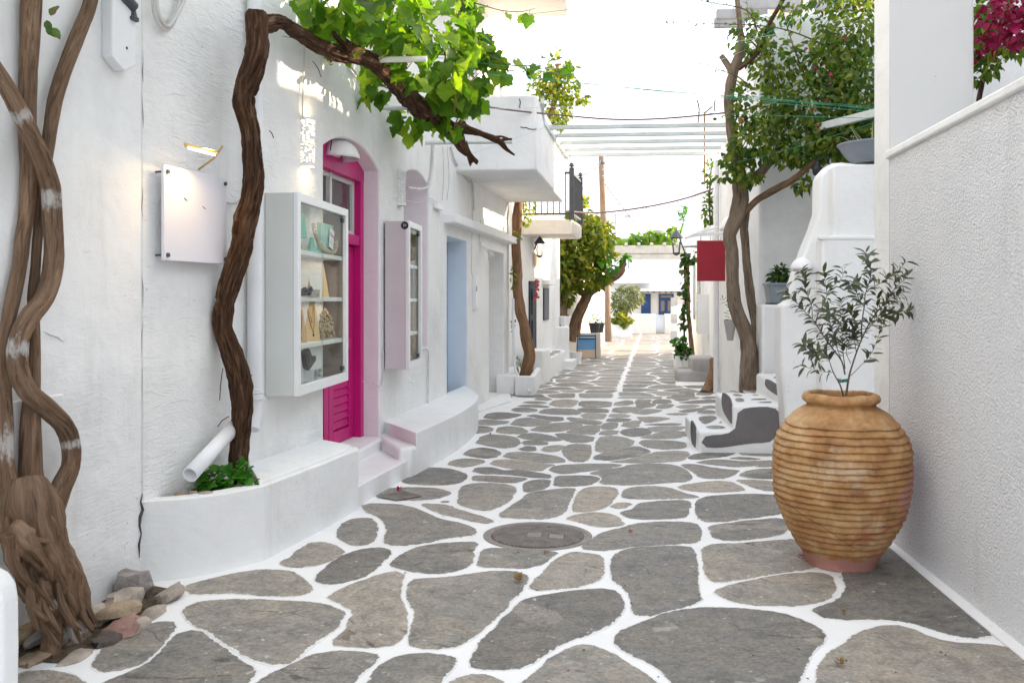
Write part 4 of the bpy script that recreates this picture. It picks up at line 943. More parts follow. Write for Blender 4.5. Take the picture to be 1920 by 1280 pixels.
# drainpipe behind the vine trunk, its outlet, a flat trunking and cables
p, t, n = WL(478, 500, .06); pipe = thing('drainpipe', 'white vertical drainpipe between the vine trunk and the tall display case', 'pipe', V((p.x, p.y, .4)))
zb = WL(478, 755, .06)[0].z
b = MB(); b.tube([V((p.x, p.y, zb)), V((p.x, p.y, 4.2))], .048, 16); b.build('pipe', M_['pvc'], pipe, True)
for z in (zb + .02, zb + .06): b = MB(); b.lathe([(.049, 0), (.056, .004), (.056, .03), (.049, .034)], V((p.x, p.y, z)), 16); b.build('collar', M_['pvc'], pipe, True)
b = MB(); b.tube([V((p.x, p.y, zb + .01)), V((p.x, p.y, zb - .06)), V((p.x, p.y - .06, zb - .16))], .05, 14); b.build('elbow', M_['pvc'], pipe, True)
e0, e1_ = P(356, 890, 4.98), P(428, 812, 5.40)
ou = thing('drainpipe_outlet', 'slanting open ended white pipe resting on the planter soil', 'pipe', e0)
b = MB(); dirv = (e1_ - e0).normalized(); b.tube([e0, e1_ + dirv * .1], .044, 20, caps=False); ob = b.build('pipe', M_['pvc'], ou, True); ob.modifiers.new('s', 'SOLIDIFY').thickness = .006
pA, t, n = WL(190, 60, 0); pB = WL(236, 60)[0]; z0 = WL(212, 134)[0].z; fr = frame(V((pA.x, pA.y, 0)), t, n)
fb = thing('cable_trunking', 'flat white cable trunking ending in a point at top left', 'trunking', V((pA.x, pA.y, z0)))
b = MB(); W_ = (V((pB.x, pB.y, 0)) - V((pA.x, pA.y, 0))).length; b.prism([fr @ V((0, 0, z0 + .05)), fr @ V((W_ * .5, 0, z0)), fr @ V((W_, 0, z0 + .05)), fr @ V((W_, 0, 4.2)), fr @ V((0, 0, 4.2))], n * .06); b.build('cover', M_['pvc'], fb, bevel=.006)
for z in (z0 + .12, z0 + .6): b = MB(); b.lathe([(0, .064), (.008, .062), (.008, .058)], fr @ V((W_ * .6, 0, z)), 8, (t, V((0, 0, 1)), n)); b.build('screw', M_['iron'], fb)
for k, pts in enumerate(([(288, -30), (289, 20), (300, 48), (314, 56), (326, 40), (336, 5), (340, -30)], [(293, -30), (295, 18), (305, 42), (316, 50), (330, 30), (345, 0), (352, -30)])):
    sp_, _ = spline([WL(x, y, .03 + .012 * k)[0] for x, y in pts], .03); wire('cable', sp_, .012, M_['cable'], ('outer' if k == 0 else 'inner') + ' loop of thick grey white cable at the top of the left wall', 'cable', 'looped cables at the top of the left wall', 7)
b = MB(); p, t, n = WL(236, -8, .06); b.tube([p - t * .05, p + t * .06 + V((0, 0, -.04))], .03, 12); b.lathe([(.012, 0), (.02, .04), (.028, .045), (.028, .06), (0, .06)], p + t * .06 + V((0, 0, -.05)), 12, (t, n, -V((0, 0, 1)))); tag(b.build('cable_gland', M_['iron'], smooth=True), 'dark metal cable fitting beside the flat trunking', 'fitting')
CAB = [
 ('thin white cable from the sign to the vine trunk', [(420, 377), (432, 382), (446, 378), (462, 368)], .006),
 ('white cable running down to the glowing perforated lamp', [(572, 20), (570, 120), (567, 200), (568, 224)], .007),
 ('slack white cable hanging below the vine to the far wall', [(655, 122), (690, 165), (735, 205), (770, 245), (764, 262), (756, 268)], .009),
 ('thick white conduit beside the pink niche arch', [(812, 270), (810, 310), (805, 345), (790, 355), (764, 352)], .016),
 ('thin grey cable down the wall to the white junction box', [(838, 275), (842, 330), (838, 375)], .005),
 ('second thin grey cable beside the junction box cable', [(830, 275), (832, 330), (829, 375)], .005),
 ('grey cable bundle from the last iron bar to the balcony', [(845, 275), (852, 300), (868, 325), (880, 340), (886, 345), (888, 395)], .012),
 ('cable dropping from the ledge to the white wall box', [(887, 395), (885, 440), (884, 515)], .005),
 ('cable dropping from the ledge to the spotlight', [(902, 412), (899, 430), (898, 460)], .005),
 ('thin cable crossing the foot of the narrow display case wall', [(681, 715), (700, 719), (716, 720), (719, 655)], .006),
 ('white pipe loop at the foot of the pink niche', [(790, 655), (802, 658), (803, 700), (802, 768)], .008),
 ('slack cables strung across the pink niche', [(760, 375), (785, 380), (805, 372), (826, 385)], .004)]
for lab, pts, r in CAB:
    sp_, _ = spline([WL(x, y, .02)[0] for x, y in pts], .04); wire('cable', sp_, r, M_['cable'], lab, 'cable')
p, t, n = WL(818, 388, 0); b = MB(); b.box((-.14, 0, -.03), (.14, .05, .03), frame(p, t, n)); tag(b.build('junction_box', M_['white'], bevel=.006), 'small white junction box left of the lintel ledge', 'box')
# iron bars carrying the vine
for (x0, y0, x1, lab) in ((600, 115, 800, 'nearest pale metal bar carrying the vine'), (708, 203, 790, 'middle pale metal bar hidden in the vine leaves'), (795, 268, 960, 'farthest greenish metal bar carrying the vine end')):
    p, t, n = WL(x0, y0, -.02); q = onY(x1, y0 + 9, p.y); q.z = p.z
    b = MB(); b.tube([p, q], .022, 12); tag(b.build('support_bar', M_['sage'] if x0 > 700 else M_['whitewood'], smooth=True), lab, 'bar', 'metal bars along the left wall')
# ================================================================ right side
rw = thing('parapet_wall', 'rough white stucco parapet wall with a smooth coping behind the ribbed jar', 'wall', (1.868, 4, 0))
WX = 1.868
z_a, z_b = onX(1667, 283, WX).z, onX(1920, 120, WX).z; ya_, yb_ = 5.80, onX(1920, 120, WX).y
zc = lambda y: z_a + (z_b - z_a) * (y - ya_) / (yb_ - ya_)
b = MB(); b.prism([(WX, -9, -.1), (WX, 5.80, -.1), (WX, 5.80, zc(5.8) - .05), (WX, -9, zc(.8) - .05)], (.28, 0, 0)); b.build('wall', M_['stucco'], rw)
b = MB(); b.prism([(WX - .022, -9, zc(.8) - .05), (WX - .022, 5.83, zc(5.8) - .05), (WX - .022, 5.83, zc(5.8)), (WX - .022, -9, zc(.8))], (.33, 0, 0)); b.build('coping', M_['wall2'], rw, bevel=.012, seg=3)
b = MB(); b.prism([(WX - .035, .8, -.02), (WX - .035, 6.1, -.02), (WX + .02, 6.1, .045), (WX + .02, .8, .045)], (.001, 0, 0)) if 0 else None
cm_ = MB(); cm_.box((1.864, 5.80, -.1), (2.37, 6.10, 6.4)); cm_.m[2] = 1; co_ = tag(cm_.build('column', [M_['wall2'], M_['column']], bevel=.012, seg=3), 'tall square beige and white column at the end of the stucco wall', 'column')  # only the face toward the camera takes the darker beige
# white skirting of paint along the foot of the stucco wall
b = MB(); b.prism([(WX - .06, .8, .004), (WX, .8, .004), (WX, 6.1, .004), (WX - .05, 6.1, .004), (WX - .065, 4.5, .004)], (0, 0, .006)); sk = b.build('skirting', M_['grout'], rw)
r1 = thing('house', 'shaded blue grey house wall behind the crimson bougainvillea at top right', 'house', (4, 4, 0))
b = MB(); b.prism([(3.7, -9, -.1), (3.7, 10.85, -.1), (9, 10.85, -.1), (9, -9, -.1)], (0, 0, 4.8)); b.prism([(3.72, -8.9, 4.6), (3.72, 8.9, 4.6), (8.9, 8.9, 4.6), (8.9, -8.9, 4.6)], (0, 0, 1.7)); b.build('wall', M_['greywall'], r1)  # unseen length and upper block sized to keep sun off the left wall
# ---------------------------------------------------------------- ribbed jar and its olive tree
JC = P(1577, 1065, 5.17); JC.z = 0.004
prof = [(.190, 0), (.196, .02), (.200, .036), (.220, .075), (.244, .113), (.303, .224), (.338, .30), (.360, .38), (.374, .52), (.366, .66), (.348, .72), (.315, .775), (.272, .835), (.24, .865)]
def jr(z):
    for (a, b_), (c, d) in zip(prof, prof[1:]):
        if b_ <= z <= d: return a + (c - a) * (z - b_) / (d - b_)
    return prof[-1][0]
zz = [0, .01, .03, .06, .085]; rrad = [jr(z) for z in zz]
rj = random.Random(2); z = .092
while z < .80:
    p_ = .033 + .006 * rj.random()
    for u, o in ((0, -.003), (.10, .006), (.28, .0095), (.5, .0075), (.8, .002)):
        zz.append(z + u * p_); rrad.append(jr(min(.865, z + u * p_)) + o)
    z += p_
for r, z in ((.268, .838), (.243, .858), (.218, .874), (.200, .884), (.188, .893), (.186, .903), (.196, .908), (.209, .918), (.213, .934), (.207, .952), (.192, .962), (.176, .960), (.168, .95), (.165, .90), (.168, .88)): zz.append(z); rrad.append(r)
jar = thing('jar', 'large ribbed ochre clay jar with pink patches against the stucco wall', 'jar', JC)
b = MB(); n_ = 110
for z, r in zip(zz, rrad):
    for k in range(n_):
        a = 2 * pi * k / n_; q = V((cos(a) * 1.5, sin(a) * 1.5, z * 6))
        dz = .007 * noise.noise(q * 1.3) + .004 * noise.noise(V((cos(a) * 7, sin(a) * 7, z * 30))); rr_ = r + .007 * noise.noise(q) + .004 * noise.noise(V((cos(a) * 9, sin(a) * 9, z * 45)))
        if z < .003: dz = 0
        b.v.append((JC.x + cos(a) * rr_, JC.y + sin(a) * rr_, JC.z + z + dz))
for i in range(len(zz) - 1):
    for k in range(n_): b.f.append((i * n_ + k, i * n_ + (k + 1) % n_, (i + 1) * n_ + (k + 1) % n_, (i + 1) * n_ + k)); b.m.append(0)
def jarmat():
    m, nt, out = NT('weathered_ochre_clay')
    g = N(nt, 'NewGeometry'); v = N(nt, 'Mapping', Vector=g.outputs['Position'], Location=(-JC.x, -JC.y, -JC.z)).outputs[0]
    xyz = N(nt, 'SeparateXYZ'); nt.links.new(v, xyz.inputs[0]); X, Y, Z = xyz.outputs
    n1 = nz(nt, v, 5, 6, .65); n2 = nz(nt, v, 2.6, 4, .6, .5)
    vz = N(nt, 'Mapping', Vector=v, Scale=(2, 2, 26)).outputs[0]
    col = ramp(nt, n1, [(.30, (.20, .090, .034)), (.42, (.34, .172, .068)), (.54, (.45, .258, .112)), (.68, (.54, .375, .21))])
    col = mixc(nt, .35, col, ramp(nt, nz(nt, v, 13, 6, .75), [(.35, (.6, .55, .5)), (.65, (1.2, 1.17, 1.1))]), 'MULTIPLY')
    bl = ramp(nt, nz(nt, v, 3.4, 6, .68, .4), [(.57, 0.0), (.68, 1.0)]); col = mixc(nt, mth(nt, 'MULTIPLY', bl, .5), col, (.60, .50, .37))
    rust = ramp(nt, mth(nt, 'ADD', n2, mth(nt, 'MULTIPLY', mth(nt, 'SUBTRACT', .42, Z), .28)), [(.56, 0.0), (.66, 1.0)])
    col = mixc(nt, mth(nt, 'MULTIPLY', rust, .7), col, (.32, .11, .035))
    dark = ramp(nt, nz(nt, v, 9, 6, .7), [(.56, 0.0), (.70, 1.0)]); col = mixc(nt, mth(nt, 'MULTIPLY', dark, .55), col, (.17, .11, .065))
    edge = mth(nt, 'ADD', mth(nt, 'MULTIPLY', Z, 1.0), mth(nt, 'MULTIPLY', mth(nt, 'SUBTRACT', nz(nt, v, 7, 3), .5), .10))
    pk = ramp(nt, mth(nt, 'SUBTRACT', edge, mth(nt, 'MULTIPLY', mth(nt, 'MAXIMUM', X, 0.0), .22)), [(.060, 1.0), (.072, 0.0)])
    wedge = ramp(nt, mth(nt, 'SUBTRACT', mth(nt, 'ADD', X, mth(nt, 'MULTIPLY', mth(nt, 'SUBTRACT', n1, .5), .22)), mth(nt, 'ADD', .20, mth(nt, 'MULTIPLY', mth(nt, 'ABSOLUTE', mth(nt, 'SUBTRACT', Z, .40)), .55))), [(.0, 0.0), (.02, 1.0)])
    pk = mth(nt, 'MAXIMUM', pk, mth(nt, 'MULTIPLY', wedge, .85))
    crk = mth(nt, 'ABSOLUTE', mth(nt, 'SUBTRACT', mth(nt, 'SUBTRACT', Z, mth(nt, 'MULTIPLY', X, .38)), mth(nt, 'ADD', .20, mth(nt, 'MULTIPLY', mth(nt, 'SUBTRACT', n2, .5), .12))))
    crack = mth(nt, 'MULTIPLY', ramp(nt, crk, [(.004, 1.0), (.016, 0.0)]), ramp(nt, mth(nt, 'ADD', X, nz(nt, v, 4, 2)), [(.42, 0.0), (.5, 1.0)]))
    col = mixc(nt, pk, col, mixc(nt, n1, (.34, .15, .115), (.47, .24, .20)))
    col = mixc(nt, mth(nt, 'MULTIPLY', crack, .7), col, (.28, .07, .045))
    crk2 = mth(nt, 'ABSOLUTE', mth(nt, 'SUBTRACT', mth(nt, 'ADD', Z, mth(nt, 'MULTIPLY', X, .62)), mth(nt, 'ADD', .16, mth(nt, 'MULTIPLY', mth(nt, 'SUBTRACT', n2, .5), .1))))
    col = mixc(nt, mth(nt, 'MULTIPLY', ramp(nt, crk2, [(.001, 1.0), (.006, 0.0)]), mth(nt, 'MULTIPLY', ramp(nt, X, [(.0, 1.0), (.06, 0.0)]), .7)), col, (.16, .05, .03))
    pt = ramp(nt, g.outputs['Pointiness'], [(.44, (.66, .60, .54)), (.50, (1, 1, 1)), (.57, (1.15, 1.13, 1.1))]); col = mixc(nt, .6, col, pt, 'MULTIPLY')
    nr = bump(nt, nz(nt, v, 22, 5, .65), .4, .012); nr = bump(nt, nz(nt, vz, 3, 4), .25, .006, nr); nr = bump(nt, nz(nt, v, 110, 3), .3, .002, nr)
    bsdf(nt, out, col, .7, nr, 0, .3); return m
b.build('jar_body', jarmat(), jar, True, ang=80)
b = MB(); b.disc(JC + V((0, 0, .905)), .172, 24); b.build('soil', M_['soil'], jar)
# leaves
def leaf_mesh(kind, seed=0):
    r = random.Random(seed); b = MB()
    if kind == 'grape':
        h = [(0, .04), (.10, -.10), (.26, -.14), (.34, -.05), (.46, .04), (.50, .16), (.47, .26), (.58, .36), (.55, .52), (.44, .56), (.40, .68), (.27, .72), (.17, .86), (.08, .90), (0, 1.0)]
        mid = [(0, .0), (0, .33), (0, .66), (0, 1.0)]
    elif kind == 'ovate': h = [(0, 0), (.22, .18), (.30, .42), (.19, .72), (0, 1)]
    elif kind == 'lance': h = [(0, 0), (.13, .22), (.165, .5), (.11, .78), (0, 1)]
    else: h = [(0, 0), (.30, .15), (.42, .5), (.28, .82), (0, .95)]
    cup = r.uniform(.05, .35) if kind == 'grape' else r.uniform(.15, .45); droop = r.uniform(.1, .45); tw = r.uniform(-.25, .25)
    def zf(x, y): return abs(x) * cup - droop * y * y + tw * x * y + (.06 * sin(9 * y + 6 * x) if kind == 'grape' else 0)
    inner = h[1:-1]
    V0 = [(0, y, zf(0, y)) for y in ((0, .33, .66, 1) if kind == 'grape' else (0, .45, h[-1][1]))]
    m = len(V0); R = [(x, y, zf(x, y)) for x, y in inner]; L = [(-x * r.uniform(.9, 1.1), y * r.uniform(.95, 1.05), zf(x, y)) for x, y in inner]
    k = len(inner); vs_ = V0 + R + L; fs = []
    ys = [v[1] for v in V0]
    for side in (0, 1):
        o = m + side * k; chain = [0] + [o + i for i in range(k)] + [m - 1]; c = 0
        for i in range(len(chain) - 1):
            a, b_ = chain[i], chain[i + 1]; ym = (vs_[a][1] + vs_[b_][1]) / 2
            j = min(range(m), key=lambda q: abs(ys[q] - ym)); j = max(j, c)
            while c < j: fs.append((c, a, c + 1) if side else (c, c + 1, a)); c += 1
            if len({a, b_, c}) == 3: fs.append((a, b_, c)[::-1] if side == 0 else (a, b_, c))
    b.add(vs_, [f for f in fs if len(set(f)) == 3]); return b
LEAF = {k: [leaf_mesh(k, s) for s in range(6)] for k in ('grape', 'ovate', 'lance', 'round')}
LME = {}
def lm(kind, v, m):
    if (kind, v, m.name) not in LME: LME[kind, v, m.name] = LEAF[kind][v].mesh('leaf', m, True, 60)
    return LME[kind, v, m.name]
def lmat(p, d, n, s):
    d = d.normalized(); n = (n - d * n.dot(d)); n = n.normalized() if n.length > 1e-5 else d.orthogonal().normalized(); x = d.cross(n)
    M = Matrix.Identity(4)
    for i, a in enumerate((x * s, d * s, n * s)):
        for r in range(3): M[r][i] = a[r]
    M.translation = p; return M
def foliage(parent, items, kind, m, nparts=300, bulk='leaves', seed=1):
    r = random.Random(seed); sc_ = []
    for it in items:
        px, py, z = topix(it[0]); vis = -20 < px < 1940 and -20 < py < 1300 and z > .3
        sc_.append((-(it[3] / z) if vis else 0, it))
    sc_.sort(key=lambda q: q[0]); big = MB(); rn = []
    for i, (k, (p, d, n, s)) in enumerate(sc_):
        M = lmat(p, d, n, s); v = r.randrange(6)
        if i < nparts and k < 0: link('leaf', lm(kind, v, m), parent, M)
        else:
            L = LEAF[kind][v]; big.add([M @ V(q) for q in L.v], L.f); x = r.random(); rn += [x] * len(L.v)
    if big.v:
        me = big.mesh(bulk, m, True, 60); a = me.attributes.new('rnd', 'FLOAT', 'POINT'); a.data.foreach_set('value', rn)
        ob = link(bulk, me, parent); ob['kind'] = 'stuff'
def rv(r): 
    while True:
        v = V((r.uniform(-1, 1), r.uniform(-1, 1), r.uniform(-1, 1)))
        if .01 < v.length < 1: return v
def cluster(r, px, py, Z, rx, ry, rz, n, s0, s1, out=1.0, down=.35, hollow=0.0):
    its = []; c = P(px, py, Z); ax_ = RT * (rx / F * Z), V((0, 0, 1)) * (ry / F * Z), FW * rz
    for _ in range(n):
        v = rv(r); v = v.normalized() * v.length ** (1 - hollow)
        p = c + ax_[0] * v.x + ax_[1] * v.y + ax_[2] * v.z
        o = (ax_[0] * v.x + ax_[1] * v.y + ax_[2] * v.z); o = o.normalized() if o.length else V((0, 0, 1))
        d = (o * out + rv(r) * .9 + V((0, 0, -down))); nn = rv(r) + V((0, 0, .8)) - FW * .35
        its.append((p, d, nn, r.uniform(s0, s1)))
    return its
def along(r, pts, step, s0, s1, frm=0.0, jit=.02, pairs=1):
    its = []; q, _ = spline(pts, step); n = len(q)
    for i in range(int(n * frm), n):
        t = (q[min(i + 1, n - 1)] - q[max(i - 1, 0)]).normalized(); a = i * 2.4 + r.uniform(-.4, .4); u = t.orthogonal().normalized(); w = t.cross(u)
        for k in range(pairs):
            b_ = a + pi * k; o = u * cos(b_) + w * sin(b_)
            its.append((q[i] + o * .003, t * r.uniform(.4, 1.1) + o, rv(r) * .6 + t + V((0, 0, .4)), r.uniform(s0, s1)))
    return its
# olive tree in the jar
ol = thing('olive_tree', 'young olive tree with narrow grey green leaves growing in the jar', 'tree', JC + V((0, 0, .9)))
def oc_(x, y): return 1460 + x / 4.742, 470 + y / 4.742
TW = [([(600, 1290), (620, 1150), (650, 1030), (720, 830), (820, 620), (930, 480), (1040, 330), (1150, 230)], 8, .45), ([(575, 1290), (545, 1190), (490, 1090), (430, 930), (385, 860)], 6, .7),
 ([(590, 1100), (560, 980), (480, 870), (380, 730), (310, 620), (230, 540), (110, 400), (60, 350)], 6, .30), ([(330, 640), (350, 560), (400, 480), (440, 370), (500, 300), (570, 230), (560, 140)], 4, .15), ([(300, 600), (290, 480), (235, 340), (205, 180)], 3.5, .25),
 ([(430, 400), (420, 290), (400, 200)], 3, .1), ([(735, 790), (740, 640), (765, 470), (775, 370), (850, 320), (950, 260), (1050, 190), (1130, 100)], 5, .35), ([(775, 370), (820, 220), (810, 120), (775, 20)], 3.5, .1),
 ([(590, 1050), (570, 850), (575, 620), (555, 440)], 4, .2), ([(640, 1110), (760, 990), (830, 900), (880, 780), (915, 660)], 3, .3), ([(690, 900), (660, 700), (650, 530)], 3, .3), ([(800, 660), (900, 600), (1000, 560), (1150, 530)], 4, .2),
 ([(490, 1080), (400, 1075), (300, 1050), (200, 1020)], 2.5, .15), ([(440, 940), (370, 920), (300, 900), (215, 830)], 2.5, .25), ([(720, 830), (620, 720), (540, 640), (500, 560)], 3, .2), ([(860, 570), (880, 480), (870, 400)], 3, .1), ([(930, 480), (1000, 420), (1100, 370)], 3, .1),
 ([(560, 980), (500, 800), (450, 600), (430, 520)], 3, .3), ([(780, 700), (850, 640), (900, 560), (960, 500), (1050, 420)], 3, .2), ([(640, 1000), (600, 880), (680, 760), (700, 640)], 3, .3), ([(760, 500), (700, 400), (690, 300), (640, 290)], 3, .1), ([(950, 260), (1000, 200), (1100, 230)], 2.5, .1)]
ro = random.Random(8); its = []; b = MB()
for i, (pts, r0, fr_) in enumerate(TW):
    z0, z1 = 5.17, 5.17 + ro.uniform(-.20, .16); w = []
    for k, (x, y) in enumerate(pts): w.append(P(*oc_(x, y), z0 + (z1 - z0) * k / (len(pts) - 1) if i not in (0, 1) else 5.17 + (z1 - 5.17) * k / len(pts)))
    q, rr_ = spline(w, .02, [max(.0012, r0 * .0006 * 3.0 * (1 - .8 * k / (len(w) - 1)) * .45) for k in range(len(w))])
    b.tube(q, rr_, 6); its += along(ro, w, .0125, .046, .074, fr_, pairs=2 if i % 3 else 1)
b.build('stems', M_['olivetwig'], ol, True)
foliage(ol, its, 'lance', M_['olive'], 300)
b = MB(); c_ = P(*oc_(575, 1165), 5.17)
for k in range(3): b.tube([c_ + V((cos(a) * .03, sin(a) * .02, k * .006 + .004 * sin(3 * a))) for a in [i * pi / 8 for i in range(17)]], .0025, 5)
b.build('tie', M_['string'], ol)
# ---------------------------------------------------------------- stairs, their parapet and the half wall
YS = 9.0
stair = thing('stairs', 'white steps with grey flagstones and dark grey painted sides beside the jar', 'stairs', (1.5, 9.5, 0))
b = MB(); b.prism([(x, YS, z) for x, z in ((1.09, -.05), (1.09, .21), (1.42, .21), (1.42, .46), (1.865, .46), (1.865, .68), (2.3, .68), (2.3, .9), (3.4, .9), (3.4, -.05))], (0, 1.25, 0)); b.build('steps', M_['bench'], stair, bevel=.03, seg=3)
def ec(t): return [(1180 + float(a.split(',')[0]) / 4.267, 640 + float(a.split(',')[1]) / 4.267) for a in t.split()]
def patch(pts, d, name, m): 
    b = MB(); p = resample(chaikin(pts, 2), 26); b.prism(p, d); b.build(name, m, stair)
patch([onY(x, y, YS - .003) for x, y in ec('575,830 580,770 640,748 760,745 830,720 858,680 858,580 890,540 980,525 1130,520 1200,550 1220,610 1215,680 1150,810 1000,812 880,828 740,850 620,850')], (0, .01, 0), 'side_panel', M_['mortarpatch'])
for t, x in (('490,640 500,625 538,700 528,860 515,865 488,770', 1.087), ('737,420 750,405 800,440 820,500 822,665 810,660 738,545', 1.417), ('1080,310 1100,295 1215,365 1230,440 1225,460 1085,370', 1.862)):
    patch([onX(px, py, x) for px, py in ec(t)], (.01, 0, 0), 'riser_panel', M_['mortarpatch'])
for z, txts in ((.21, ('525,570 560,552 640,548 710,560 705,575 630,585', '535,605 600,595 720,595 720,610 640,660 585,668', '700,660 730,630 762,625 758,655', '590,690 640,672 720,672 780,685 770,700 660,705')),
    (.46, ('775,395 830,392 905,415 860,418', '890,395 960,388 1050,393 1085,420 1000,420', '810,425 850,418 915,430 910,440 850,443', '965,430 1010,425 1055,432 1010,438', '1080,445 1110,440 1150,447 1110,453', '830,460 870,450 925,460 925,485 860,490', '960,465 1000,457 1140,460 1140,468 980,472', '1000,490 1100,480 1185,482 1185,490 1060,495')),
    (.68, ('1140,290 1180,280 1205,285 1205,298 1160,298',))):
    for t in txts:
        p = [G(px, py, z) for px, py in ec(t)]
        if area2(p) < 0: p = p[::-1]
        p = resample(chaikin(p, 2), 14); c = sum(p, V()) / len(p); link('stone', stone_data(stone_mesh(p, c, .005, rs)), stair, Matrix.Translation(c))
pb_ = thing('stair_parapet', 'thick rounded white stair parapet with a square pier carrying the grey bowl', 'wall', onY(1550, 845, 8.7))
sil = [(1476, 850), (1470, 760), (1464, 690), (1463, 620), (1465, 571), (1478, 568), (1484, 541), (1505, 482), (1511, 465), (1525, 432), (1536, 398), (1537, 335), (1541, 325), (1558, 306), (1580, 304), (1600, 306), (1760, 306), (1760, 850)]
b = MB(); b.prism([onY(x, y, 8.72) for x, y in sil], (0, .30, 0)); b.build('parapet', M_['bench'], pb_, bevel=.03, seg=3)
b = MB(); b.prism([onY(x, y, 8.52) for x, y in ((1541, 870), (1541, 446), (1740, 446), (1740, 870))], (0, .22, 0)); b.build('pier_base', M_['bench'], pb_, bevel=.02, seg=3)
b = MB(); b.prism([onY(x, y, 8.56) for x, y in ((1562, 450), (1562, 312), (1570, 308), (1740, 307), (1740, 450))], (0, .18, 0)); b.build('pier', M_['bench'], pb_, bevel=.018, seg=3)
b = MB(); b.prism([onY(x, y, 8.51) for x, y in ((1537, 449), (1537, 442), (1740, 442), (1740, 449))], (0, .1, 0)); b.build('ledge', M_['bench'], pb_, bevel=.008)
hw = MB(); hw.prism([onY(x, y, 10.35) for x, y in ((1429, 850), (1429, 571), (1600, 571), (1600, 850))], (0, .5, 0)); tag(hw.build('half_wall', M_['bench'], bevel=.03, seg=3), 'white half wall beyond the steps carrying the grey planter box', 'wall')
dome(onY(1483, 505, 8.715) + V((.10, 0, 0)), V((1, 0, 0)), V((0, -1, 0)), .098, 'white half dome lamp on the stair parapet', M_['white'], 1.05)
# grey bowl with a striped plant
BC = onY(1640, 307, 8.75); bw_ = thing('bowl', 'wide grey plastic bowl on top of the stair pier', 'bowl', BC)
b = MB(); b.lathe([(0, .0), (.19, .0), (.27, .08), (.315, .155), (.335, .172), (.335, .185), (.32, .188), (.30, .165), (.2, .14), (0, .14)], BC, 40); b.build('bowl_body', M_['grey'], bw_, True)
sn = thing('snake_plant', 'striped yellow edged spiky plant in the grey bowl', 'plant', BC + V((0, 0, .15)))
m, nt, out = NT('striped_leaf'); v = pos(nt, (1, 1, 1), 'bark'); sx = N(nt, 'SeparateXYZ'); nt.links.new(v, sx.inputs[0]); bsdf(nt, out, mixc(nt, ramp(nt, mth(nt, 'ABSOLUTE', sx.outputs[0]), [(.62, 0.0), (.70, 1.0)]), (.10, .13, .08), (.55, .48, .12)), .4); M_['stripe'] = m
for (x0, y0), (x1, y1), (x2, y2), w in (((1615, 285), (1590, 262), (1572, 256), .022), ((1622, 285), (1610, 268), (1594, 257), .026), ((1630, 285), (1612, 262), (1594, 235), .03), ((1638, 285), (1640, 255), (1636, 228), .04), ((1650, 285), (1660, 250), (1668, 225), .04)):
    q, _ = spline([P(x0, y0, 8.7), P(x1, y1, 8.65), P(x2, y2, 8.6)], .03); b = MB(); n = len(q)
    for i, p in enumerate(q):
        ww = w * (1 - (i / (n - 1)) ** 2) + .001
        for s_ in (-1, -.6, 0, .6, 1): b.v.append(tuple(p + RT * ww * s_ - FW * .012 * (1 - s_ * s_))); b.bark.append((s_, 0, 0)); b.wash.append(0)
    for i in range(n - 1):
        for k in range(4): b.f.append((i * 5 + k, i * 5 + k + 1, i * 5 + k + 6, i * 5 + k + 5)); b.m.append(0)
    b.build('leaf', M_['stripe'], sn, True)
# grey planter box with a bushy plant
q = onY(1453, 571, 10.5); gx = thing('planter_box', 'blue grey rectangular planter box on the white half wall', 'planter', q)
b = MB(); zt = onY(1453, 531, 10.5).z; x0, x1 = onY(1437, 531, 10.5).x, onY(1486, 531, 10.5).x
b.add([(x0 + .03, 10.4, q.z), (x1 - .03, 10.4, q.z), (x1 - .03, 10.65, q.z), (x0 + .03, 10.65, q.z), (x0, 10.37, zt), (x1, 10.37, zt), (x1, 10.68, zt), (x0, 10.68, zt)], [(0, 3, 2, 1), (4, 5, 6, 7), (0, 1, 5, 4), (1, 2, 6, 5), (2, 3, 7, 6), (3, 0, 4, 7)]); b.build('box_body', M_['grey'], gx, bevel=.01)
b = MB(); b.box((x0 - .012, 10.36, zt - .025), (x1 + .012, 10.69, zt + .003)); b.build('rim', M_['grey'], gx, bevel=.006)
b = MB(); b.box((x0 + .02, 10.39, q.z - .0), (x1 - .02, 10.66, q.z + .02)); b.build('tray', M_['iron'], gx)
bp = thing('basil_plant', 'bushy dark green plant in the grey planter box', 'plant', q + V((0, 0, .2))); rb = random.Random(4)
its = cluster(rb, 1461, 516, 10.5, 17, 14, .1, 90, .05, .09) + cluster(rb, 1463, 503, 10.5, 8, 8, .06, 25, .05, .08)
b = MB()
for k in range(7): b.tube([P(1461 + rb.uniform(-6, 6), 531, 10.5), P(1461 + rb.uniform(-14, 14), 508, 10.5)], .005, 5)
b.build('stem', M_['twig'], bp); foliage(bp, its, 'ovate', M_['potleaf'], 90)
# ---------------------------------------------------------------- houses along the right side
rh = thing('house', 'white two storey house behind the tall grey trunks on the right', 'house', (2.1, 12, 0))
b = MB(); b.prism([(2.02, 10.9, -.1), (2.10, 14.6, -.1), (8, 14.6, -.1), (8, 10.9, -.1)], (0, 0, 4.95)); b.build('wall', M_['wall2'], rh, bevel=.05, seg=3)
b = MB(); b.prism([(2.75, 12.6, 4.84), (2.85, 14.5, 4.84), (8, 14.5, 4.84), (8, 12.6, 4.84)], (0, 0, 2.4)); b.build('upper_wall', M_['ochre'], rh)
for px0, px1, y, Y in ((1344, 1440, 27, 12.4), (1340, 1398, 43, 12.9), (1380, 1500, 8, 12.1), (1460, 1560, 40, 12.3), (1470, 1600, 12, 12.55)):
    p = onY(px0, y, Y); p1 = onY(px1, y, Y); b = MB(); b.box((p.x, Y, p.z - .06), (p1.x, Y + .09, p.z + .07)); b.build('beam', M_['greywood'], rh, bevel=.006)
